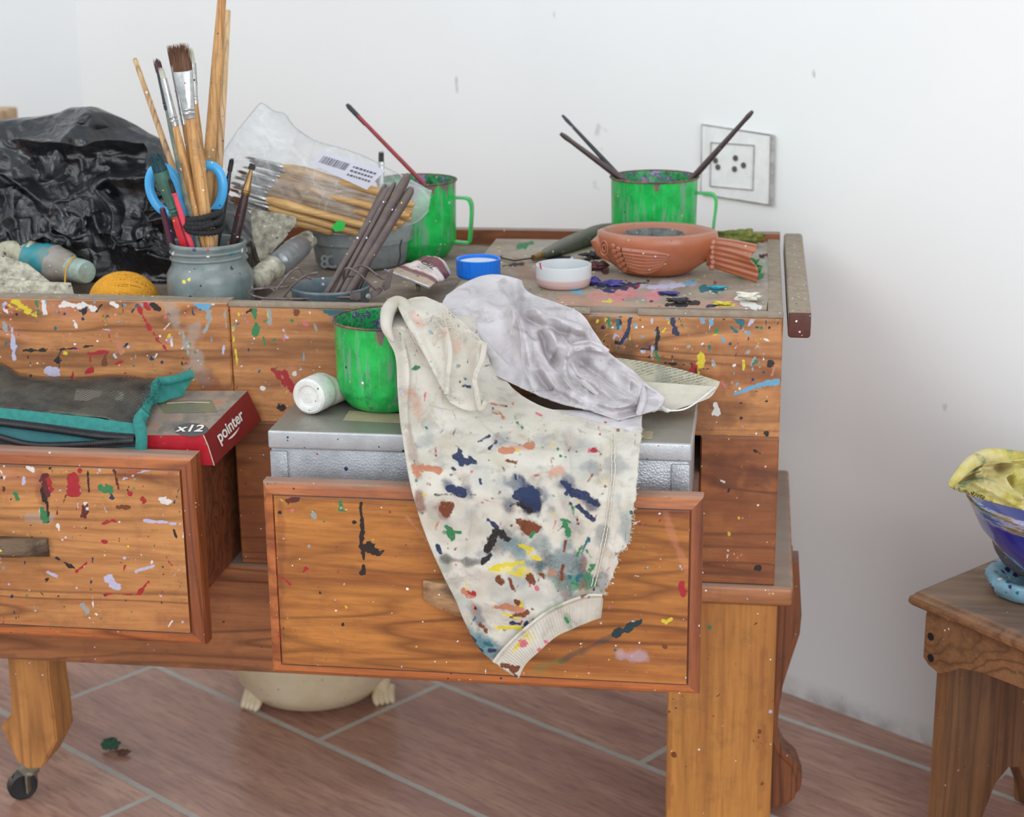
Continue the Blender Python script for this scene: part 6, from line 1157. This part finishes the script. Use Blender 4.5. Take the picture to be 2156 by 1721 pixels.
for i, (x, y, rx, ry, rz, cn, lab) in enumerate(((1245, 600, 0.011, 0.004, 0.004, 'purple', 'dark violet lump of dried paint just right of the white lid'), (1290, 603, 0.012, 0.004, 0.0035, 'purple', 'dark violet lump of dried paint below the fish belly'), (1258, 570, 0.012, 0.007, 0.005, 'maroon', 'maroon brown crumbly lump between the white lid and fish head'), (1245, 545, 0.012, 0.006, 0.004, 'black', 'black crumbly lump by the tool handle and fish head'),
    (1432, 640, 0.012, 0.003, 0.003, 'black', 'black crumbs of dried paint at the palette front edge'), (1512, 609, 0.010, 0.003, 0.0016, 'teal', 'flat turquoise blob of dried paint under the tail'), (1575, 634, 0.013, 0.008, 0.004, 'white', 'white peeling paint flakes at the palette front right corner'), (1520, 643, 0.010, 0.003, 0.002, 'yellow', 'small yellow smear lump near the palette front edge'), (1410, 621, 0.009, 0.003, 0.002, 'purple', 'small violet lump of dried paint in front of the pink smear'), (1604, 543, 0.004, 0.003, 0.002, 'maroon', 'small red-brown chip of paint near the palette right edge'), (1548, 545, 0.007, 0.004, 0.005, 'maroon', 'red-brown chip of dried paint behind the fish tail'))):
    lump('dried_paint', atZ(x, y, TZ+0.0002), rx*0.85, ry*0.85, rz*0.75, cols[cn], lab, 'dried paint', 'dried paint lumps on the palette', seed=i+10, amp=0.9, n=12)
# ---------------------------------------------------------------- oil paint tube
t = thing('oil_tube', atZ(900, 600, 0.5886), 'squeezed flat maroon and white OIL paint tube beside the blue cap', 'tube')
s = NT('printed_oil_tube'); v = s.tc.outputs['Object']; uvx = s.n('Attribute', attribute_name='band').outputs['Fac']
c = s.ramp(uvx, [(0.0, lin((176, 158, 136))), (0.24, lin((170, 150, 130))), (0.28, lin((112, 56, 66))), (0.36, lin((116, 60, 68))), (0.39, lin((220, 206, 198))), (0.66, lin((226, 212, 206))), (0.69, lin((104, 48, 56))), (0.88, lin((112, 54, 62))), (0.91, lin((218, 200, 196)))])
c = s.mix(s.step(s.noise(v, 60, 5, 0.7), 0.52, 0.66, 0, 0.6), c, lin((150, 120, 100))); c, _ = s.specks(c, 240, 0.45, 0.4, 2.0)
s.set(Base_Color=c, Roughness=0.4, Normal=s.bump(s.noise(v, 120, 4), 0.4, 0.002)); oilm = s.m
c1, c2 = atY(810, 570, 1.655), atY(904, 607, 1.640); e1, e2 = atY(896, 541, 1.745), atY(951, 575, 1.730)
nr_, nc_ = 60, 40; Gt = np.zeros((nr_, nc_, 3)); Gb_ = Gt.copy()
for i in range(nr_):
    u = i/(nr_-1); a = seg(c1, e1, u); b = seg(c2, e2, u)
    for j in range(nc_):
        w = j/(nc_-1); p = seg(a, b, w); hgt = 0.010*np.interp(u, [0, 0.25, 0.9, 1], [0.0, 0.25, 1.0, 0.75])*math.sin(math.pi*w)**0.6
        p = p+np.array((0, 0, 1))*0; f = 0.004*fbm(np.array([u*3, w*3, 1.0]), 3, 4)*min(1, u*4); Gt[i, j] = p+np.array((0, 0, hgt+f)); Gb_[i, j] = p+np.array((0, 0, -hgt*0.3-0.0006+f))
V = np.concatenate([Gt.reshape(-1, 3), Gb_.reshape(-1, 3)]); nn_ = nr_*nc_; V[:, 2] = np.maximum(V[:, 2], 0.6004)
F = grid_faces(nr_, nc_)+[tuple(i+nn_ for i in f[::-1]) for f in grid_faces(nr_, nc_)]+[(j+1, j, j+nn_, j+1+nn_) for j in range(nc_-1)]+[((nr_-1)*nc_+j, (nr_-1)*nc_+j+1, (nr_-1)*nc_+j+1+nn_, (nr_-1)*nc_+j+nn_) for j in range(nc_-1)]+[(i*nc_, (i+1)*nc_, (i+1)*nc_+nn_, i*nc_+nn_) for i in range(nr_-1)]+[((i+1)*nc_+nc_-1, i*nc_+nc_-1, i*nc_+nc_-1+nn_, (i+1)*nc_+nc_-1+nn_) for i in range(nr_-1)]
o = mesh_obj('tube_body', V, F, oilm, t); at = o.data.attributes.new('band', 'FLOAT', 'POINT'); at.data.foreach_set('value', np.tile(np.repeat(np.linspace(0, 1, nr_), nc_), 2).astype(np.float32))
m = MB(); m.tube([c1+np.array((0, -0.0005, 0.0006)), seg(c1, c2, 0.5)+np.array((0, -0.0005, 0.001)), c2+np.array((0, -0.0005, 0.0006))], 0.0016, 6, flat=((0, 1, 0.4), 0.4)); m.obj('crimped_end', grunge('crimp_metal', (196, 192, 190), (90, 80, 150), 0.4, 0.4, scale=120, specks=1.0), t)
exv = (e2-e1); eyv = (e1-c1); k0 = Gt[int(nr_*0.53), int(nc_*0.60)]
text_on('OIL', k0+np.array((0, -0.0015, 0.0022)), exv, eyv+np.array((0, 0, 0.012)), 0.0115, grunge('black_print', (34, 30, 34)), 'lettering', t, off=0.0022)
m = MB(); A = atY(879, 585, 1.668); m.tube([atZ(881, 612, 0.6005+0.002), A], [0.0022, 0.0028], 10); o = m.obj('screw', grunge('dark_screw', (70, 66, 60), (130, 124, 80), 0.5, 0.4)); tag(o, 'small dark screw standing under the squeezed tube flat end', 'screw')
# ---------------------------------------------------------------- crusted tubes and papers at the left
crust = grunge('paint_crusted_tube', (186, 182, 160), (150, 142, 118), 0.6, scale=60, amt=0.9, specks=1.2, spec_scale=220, thr=0.6, pal=[(110, 124, 70), (210, 206, 190), (60, 80, 80), (170, 170, 90), (90, 84, 70)])
tealt = grunge('teal_crusted_tube', (40, 132, 140), (134, 124, 108), 0.5, scale=30, amt=1.0, specks=1.6, spec_scale=120, thr=0.9, pal=[(80, 200, 150), (30, 150, 170), (200, 210, 70), (220, 220, 210), (20, 90, 100)])
greyt = grunge('grey_crusted_tube', (144, 136, 128), (120, 110, 96), 0.5, scale=50, amt=0.8, specks=0.9, pal=[(210, 214, 60), (40, 150, 140), (150, 40, 60), (220, 220, 214)])
t = thing('paint_tube', atY(110, 600, 1.66), 'fat paint tube crusted teal, lying at left with its round grey cap towards the yarn', 'tube')
def blob_tube(name, ctrl, rad, mat, parent, seed, amp=0.1, n=28, k=60):
    m = MB(); P = spline([atY(*c) for c in ctrl], k); Rr = list(np.interp(np.linspace(0, 1, k), np.linspace(0, 1, len(rad)), rad)); m.tube(P, Rr, n); V = np.array(m.V); c = np.repeat(P, n, 0); d = V-c; f = 1+amp*fbm(V*60, 3, seed)+amp*0.7*fbm(V*150, 2, seed+3); m.V = [tuple(q) for q in c+d*f[:, None]]; return m.obj(name, mat, parent, auto=None) if parent else m.obj(name, mat, auto=None)
blob_tube('tube_body', [(-10, 530, 1.70), (30, 535, 1.695), (70, 545, 1.69)], [0.010, 0.014, 0.017], crust, t, 2, 0.25)
blob_tube('teal_section', [(62, 545, 1.69), (90, 548, 1.685), (118, 556, 1.68)], [0.0165, 0.0185, 0.0185], tealt, t, 3, 0.12)
blob_tube('shoulder', [(112, 555, 1.68), (130, 560, 1.677), (146, 566, 1.673), (154, 568, 1.672)], [0.0195, 0.0185, 0.0155, 0.012], greyt, t, 4, 0.08)
A = atY(145, 565, 1.673); B = atY(183, 574, 1.655); m = MB(); m.tube([A, seg(A, B, 0.1), seg(A, B, 0.12), seg(A, B, 0.7), seg(A, B, 0.92), seg(A, B, 1.0)], [0.011, 0.0118, 0.0128, 0.0128, 0.0122, 0.0108], 36); m.obj('cap', grunge('pale_teal_cap', (150, 172, 164), (120, 112, 94), 0.45, scale=60, amt=0.8, specks=0.4), t)
m = MB(); m.tube(spline([atY(158, 540, 1.665), atY(148, 548, 1.655), atY(140, 565, 1.652), atY(137, 590, 1.648), atY(138, 625, 1.63)], 24), 0.0009, 6); o = m.obj('yarn_end', yarn); tag(o, 'loose mustard yarn strand looped around the teal crusted tube', 'yarn')
m = MB(); blob_tube('tube_neck', [(33, 512, 1.72), (38, 498, 1.725), (45, 505, 1.72)], [0.004, 0.006, 0.003], crust, t, 9, 0.2)
paperm = grunge('paint_smeared_paper', (190, 184, 164), (84, 78, 66), 0.8, scale=70, amt=0.9, specks=1.0, spec_scale=240, thr=0.5, pal=[(60, 56, 52), (200, 196, 180), (120, 60, 50), (90, 110, 100), (50, 50, 56), (214, 208, 190)])
for (Lp, Rp, y0, y1_, sd, lab, mt) in (([(-50, 520), (-50, 590)], [(60, 556), (130, 612)], 1.66, 1.63, 5, 'crumpled paint-smeared newspaper in front of the teal tube at the far left', paperm), ([(-50, 585), (-50, 640)], [(150, 596), (160, 632)], 1.635, 1.61, 6, 'dirty flattened paper at the very front left behind the rail', paperm)):
    G, U = loft(Lp, Rp, 60, 90, lambda x, y, s, t: y0+(y1_-y0)*t+0.0*x, None)
    q = np.concatenate([U/34.0, U[..., :1]*0+sd], -1); G = G+TOW*(ridged(q, 4, sd)*0.006+fbm(q*2, 3, sd)*0.003)[..., None]; G[..., 2] = np.maximum(G[..., 2], 0.575)
    o = sheet_obj('crumpled_paper', G, mt, None, th=0.001); tag(o, lab, 'paper')
# papers between the black bag and the grey tub
G, U = loft([(528, 440), (532, 500), (548, 552)], [(600, 452), (622, 470), (560, 548)], 60, 60, lambda x, y, s, t: 1.745+0*x, None); q = np.concatenate([U/40.0, U[..., :1]*0], -1)
o = sheet_obj('crumpled_paper', G+TOW*(ridged(q, 3, 81)*0.004)[..., None], paperm, None, th=0.001); tag(o, 'stiff yellowish paper scrap standing between the black bag and grey tub', 'paper')
t = thing('paper_roll', atY(580, 590, 1.69), 'rolled paint-smeared paper lying in front of the grey tub', 'paper')
blob_tube('roll', [(535, 592, 1.665), (580, 560, 1.70), (628, 520, 1.745), (650, 505, 1.765)], [0.012, 0.0125, 0.012, 0.010], paperm, t, 31, 0.12)
blob_tube('foil_patch', [(588, 556, 1.695), (612, 535, 1.72), (634, 518, 1.745)], [0.0126, 0.0135, 0.0118], grunge('dull_foil', (150, 152, 154), (116, 118, 122), 0.35, 0.5), t, 32, 0.05)
# ---------------------------------------------------------------- pot under the cabinet
cer = grunge('cream_glazed_clay', (226, 210, 178), (204, 182, 144), 0.35, scale=14, amt=0.7, bump=0.08, specks=0.1)
pc = np.array((atY(664, 1450, 1.96)[0], 1.96, 0.0)); t = thing('clay_pot', pc, 'cream clay pot with clawed animal feet on the floor under the cabinet', 'pot')
m = MB(); m.lathe([(0, 0.004), (0.060, 0.004), (0.082, 0.012), (0.098, 0.032), (0.105, 0.06), (0.107, 0.10), (0.100, 0.13), (0.094, 0.14), (0.088, 0.138), (0.095, 0.10), (0.09, 0.06), (0, 0.02)], pc, 64); m.obj('body', cer, t)
for (px_, py_) in ((533, 1492), (806, 1480)):
    f0 = atZ(px_, py_, 0.0); 
    d_ = (f0-pc); d_[2] = 0; d_ = d_/np.linalg.norm(d_); fw = np.array((d_[0]*0.5, -0.85, 0)); fw /= np.linalg.norm(fw); sd_ = np.array((-fw[1], fw[0], 0)); m = MB()
    for q in (-1.2, -0.4, 0.4, 1.2): m.tube([f0+sd_*q*0.007+fw*0.001+np.array((0, 0.010, 0.018)), f0+sd_*q*0.008+fw*0.002+np.array((0, 0, 0.010)), f0+sd_*q*0.0085+fw*0.006+np.array((0, 0, 0.0055)), f0+sd_*q*0.0085+fw*0.010+np.array((0, 0, 0.003))], [0.006, 0.0055, 0.0045, 0.0025], 10)
    m.tube([seg(f0, pc, 0.35)+np.array((0, 0, 0.045)), f0+np.array((0, 0.01, 0.020)), f0+np.array((0, 0.004, 0.010))], [0.016, 0.012, 0.007], 14); m.obj('foot', cer, t)
lump('dry_leaf', atZ(234, 1578, 0.0005), 0.009, 0.007, 0.006, grunge('dark_green_scrap', (40, 84, 60), (60, 80, 60), 0.8), 'small crumpled dark green scrap on the floor tiles', 'scrap', seed=21, amp=0.6)
lump('crumb', atZ(260, 1590, 0.0005), 0.007, 0.004, 0.003, grunge('brown_crumb', (92, 56, 40)), 'tiny brown crumb on the floor beside the green scrap', 'crumb', seed=22, amp=0.6)
# ---------------------------------------------------------------- stool at the right
ST = 0.30; S0 = atZ(1914, 1243, ST); e1 = atZ(2120, 1158, ST)-S0; e1 /= np.linalg.norm(e1); e2 = atZ(2156, 1345, ST)-S0; e2 /= np.linalg.norm(e2)
sw = wood('stool_wood', (140, 100, 66), (104, 72, 46), 'x', specks=0.1, dust=0.35, seed=31, rough=0.5, dirt=0.4); swd = wood('stool_side_wood', (138, 96, 62), (100, 68, 44), 'z', specks=0.03, seed=33, rough=0.55)
t = thing('wooden_stool', S0+0.16*e1+0.16*e2-np.array((0, 0, ST)), 'low brown wooden stool with moulded top at the right edge', 'stool')
def quad_ring(ins, z): return [tuple(S0+e1*(a)+e2*(b)+np.array((0, 0, z-ST))) for a, b in ((ins, ins), (0.225-ins, ins), (0.225-ins, 0.34-ins), (ins, 0.34-ins))]
m = MB(); V = []; F = []; pr = [(0.010, ST), (0.006, ST-0.0015), (0.004, ST-0.004), (0.001, ST-0.006), (0.0, ST-0.009), (0.0, ST-0.013), (0.003, ST-0.016), (0.012, ST-0.018)]
for ins, z in pr: V += quad_ring(ins, z)
for j in range(len(pr)-1):
    for k_ in range(4): F.append((j*4+k_, j*4+(k_+1) % 4, j*4+4+(k_+1) % 4, j*4+4+k_))
F += [(3, 2, 1, 0), tuple(len(V)-4+k_ for k_ in range(4))]; mesh_obj('top', V, F, sw, t, smooth=False)
def sp(a, b, z): return tuple(S0+e1*a+e2*b+np.array((0, 0, z-ST)))
zt = ST-0.0182; m = MB(); ap = [sp(0.016, 0.014, zt), sp(0.016, 0.012, zt-0.01), sp(0.016, 0.012, zt-0.056), sp(0.016, 0.020, zt-0.062), sp(0.016, 0.034, zt-0.066), sp(0.016, 0.046, zt-0.060), sp(0.016, 0.06, zt-0.050), sp(0.016, 0.09, zt-0.044), sp(0.016, 0.17, zt-0.04), sp(0.016, 0.25, zt-0.044), sp(0.016, 0.29, zt-0.06), sp(0.016, 0.326, zt-0.066), sp(0.016, 0.326, zt)]
m.prism(ap, e1*0.014); m.obj('apron', sw, t, smooth=False)
m = MB(); sl = [sp(0.031, 0.020, zt), sp(0.215, 0.020, zt), sp(0.215, 0.020, 0.0)]; sl += [sp(0.195, 0.020, 0.0), sp(0.19, 0.020, 0.03), sp(0.175, 0.020, 0.055), sp(0.155, 0.020, 0.062), sp(0.13, 0.020, 0.05), sp(0.112, 0.020, 0.02), sp(0.105, 0.020, 0.0), sp(0.031, 0.020, 0.0)]
m.prism(sl, e2*0.016); m.obj('side_panel', swd, t, smooth=False)
m = MB(); sl2 = [tuple(np.array(q)+e2*0.27) for q in sl]; m.prism(sl2, e2*0.016); m.obj('side_panel', swd, t, smooth=False)
for (x, y, r_) in ((1960, 1341, 0.0042), (1960, 1386, 0.0042)):
    p = atZ(x, y, 0); n_ = np.cross(e2, (0, 0, 1.0)); n_ /= np.linalg.norm(n_); n_ = n_ if n_ @ e1 < 0 else -n_; q0 = np.array(sp(0.016, 0.02, zt)); dd_ = ray(x, y); p = CAM+dd_*(((q0-CAM)@n_)/(dd_@n_)); m = MB(); m.lathe([(0, 0.0006), (r_, 0.0006), (r_, -0.002)], p, 16, axis=n_); m.obj('screw_hole', grunge('black_hole', (24, 20, 20)), t)
# things on the stool
lb = grunge('pale_blue_glaze', (140, 186, 206), (92, 130, 150), 0.35, scale=50, amt=0.6, specks=1.6, spec_scale=150, thr=0.7, pal=[(40, 40, 100), (30, 120, 130), (220, 226, 226), (60, 60, 70)])
bq = atZ(2186, 1250, ST); t = thing('pale_blue_dish', bq, 'pale blue paint-spotted dish with folded rim on the stool top', 'dish')
m = MB(); m.lathe([(0, 0.001), (0.032, 0.001), (0.046, 0.004), (0.0535, 0.016), (0.053, 0.022), (0.047, 0.0235), (0.038, 0.018), (0.024, 0.008), (0, 0.006)], bq, 14, rf=lambda a, j, h: 1+0.05*math.sin(5*a+j)); m.obj('body', lb, t, auto=None)
gd = bq+np.array((0.012, 0.008, 0.0245)); t = thing('grey_dish', gd, 'dark grey shallow dish tilted under the blue bowl', 'dish')
m = MB(); m.lathe([(0, 0), (0.042, 0.0), (0.050, 0.006), (0.057, 0.016), (0.060, 0.024), (0.058, 0.026), (0.052, 0.016), (0, 0.008)], gd, 48, axis=(0.03, -0.02, 1)); m.obj('body', grunge('grey_violet_clay', (98, 90, 98), (70, 62, 70), 0.5, scale=40, amt=0.7, specks=0.4), t)
bb = np.array((atY(2286, 1040, 1.60)[0], 1.60, gd[2]+0.0105)); rimz = atY(2250, 1040, 1.60)[2]; bh = rimz-bb[2]; t = thing('blue_bowl', bb, 'glossy deep blue ceramic bowl with paint-streaked rim on the stool', 'bowl')
s = NT('cobalt_glaze'); v = s.tc.outputs['Object']; z = s.n('SeparateXYZ', {0: v}).outputs[2]
rimf = s.step(s.math('ADD', z, s.math('MULTIPLY', s.noise(v, 60, 3), 0.01)), bh*0.86, bh*0.90)
c = s.mix(rimf, lin((18, 40, 150)), s.ramp(s.noise(s.mapv((0.3, 0.3, 2.2)), 60, 4, 0.7), [(0.32, lin((30, 70, 110))), (0.45, lin((40, 100, 170))), (0.52, lin((170, 180, 216))), (0.58, lin((150, 120, 70))), (0.64, lin((50, 110, 90))), (0.74, lin((40, 80, 170)))]))
s.set(Base_Color=c, Roughness=0.12, Coat_Weight=0.5, Normal=s.bump(s.noise(v, 80, 3), 0.1, 0.001)); cob = s.m
br_ = 0.112; m = MB(); m.lathe([(0, 0), (0.035, 0), (0.038, 0.004), (0.066, bh*0.25), (0.096, bh*0.62), (br_, bh*0.97), (br_*0.995, bh), (br_*0.97, bh), (0.085, bh*0.7), (0.05, bh*0.35), (0, 0.01)], bb, 72); m.obj('body', cob, t)
ym = NT('yellow_stained_cloth'); v = ym.tc.outputs['Object']
c = ym.ramp(ym.noise(v, 24, 4, 0.6), [(0.3, lin((140, 128, 48))), (0.45, lin((188, 174, 96))), (0.55, lin((200, 188, 136))), (0.7, lin((204, 168, 108)))])
c = ym.mix(ym.step(ym.noise(ym.mapv(loc=(5, 2, 2)), 30, 4), 0.56, 0.66, 0, 0.8), c, lin((52, 110, 84))); ym.set(Base_Color=c, Roughness=0.9, Normal=ym.bump(ym.noise(v, 700, 3), 0.3, 0.0008)); ylw = ym.m
t = thing('yellow_cloth', bb+np.array((0, 0, bh)), 'bunched yellow cloth stained green lying in the blue bowl', 'cloth')
for (Lp, Rp, Ya, Yb_, sd, rid) in (
    ([(2072, 964), (2030, 985), (1998, 1022), (2030, 1030)], [(2300, 950), (2300, 990), (2300, 1060), (2300, 1110)], 1.66, 1.53, 91, [([(2000, 1020), (2060, 975), (2150, 965), (2260, 970)], 9, 0.012), ([(2040, 985), (2100, 1030), (2200, 1090)], 10, 0.012), ([(2100, 970), (2130, 1020), (2180, 1050)], 14, -0.012), ([(2030, 1010), (2080, 1035), (2150, 1075)], 9, 0.009), ([(2130, 990), (2110, 1010), (2130, 1040), (2180, 1030)], 11, 0.013), ([(2010, 1015), (2050, 995), (2080, 1010)], 8, -0.010)]),):
    G, U = loft(Lp, Rp, 110, 170, lambda x, y, s, t: np.interp(y, [950, 1040, 1120], [1.64, 1.565, 1.50]), lambda s, t: np.stack([0*s*t, 10*t*np.sin(np.pi*np.clip(s*1.6, 0, 1))+0*s], -1))
    q = np.concatenate([U/48.0, U[..., :1]*0], -1); G = G+TOW*(ridge_field(U, rid)*1.8+ridged(q+fbm(q, 2, sd)[..., None]*0.6, 3, sd)*0.005)[..., None]
    sheet_obj('cloth', G, ylw, t, th=0.0018)
m = MB(); m.tube(spline([atY(2000, 1024, 1.555), atY(2020, 1000, 1.56), atY(2045, 975, 1.58), atY(2080, 960, 1.60), atY(2130, 962, 1.61), atY(2180, 966, 1.61), atY(2260, 966, 1.61)], 50), [0.003+0.004*math.sin(i/49*3.1) for i in range(50)], 12, flat=(CF, 0.7)); m.obj('rolled_fold', ylw, t)
# blurred wooden ledge far left behind the bag
p = atY(18, 240, 2.35); t = thing('side_ledge', (p[0]-0.1, p[1]+0.1, 0), 'blurred pale wooden stool top at the far left behind the black bag', 'stool')
lw_ = wood('far_pale_wood', (196, 164, 120), (160, 126, 86), 'x', seed=41); m = MB(); m.box(p[0]-0.30, p[0]-0.03, p[1], p[1]+0.10, p[2]-0.018, p[2], 0.003); m.obj('top', lw_, t)
for (ax_, ay_) in ((-0.29, 0.01), (-0.06, 0.01), (-0.29, 0.07), (-0.06, 0.07)): m = MB(); m.box(p[0]+ax_, p[0]+ax_+0.022, p[1]+ay_, p[1]+ay_+0.022, 0, p[2]-0.018); m.obj('leg', lw_, t)
# every mesh that wears a paintable material carries the (empty) paint attributes
for o in list(COL.objects):
    if o.type == 'MESH' and any(m and any(n.bl_idname == 'ShaderNodeAttribute' and n.attribute_name == 'dab' for n in m.node_tree.nodes) for m in o.data.materials):
        for nm in ('dab', 'stain'):
            if nm not in o.data.color_attributes:
                at = o.data.color_attributes.new(nm, 'FLOAT_COLOR', 'POINT'); at.data.foreach_set('color', np.zeros(len(o.data.vertices)*4, np.float32))
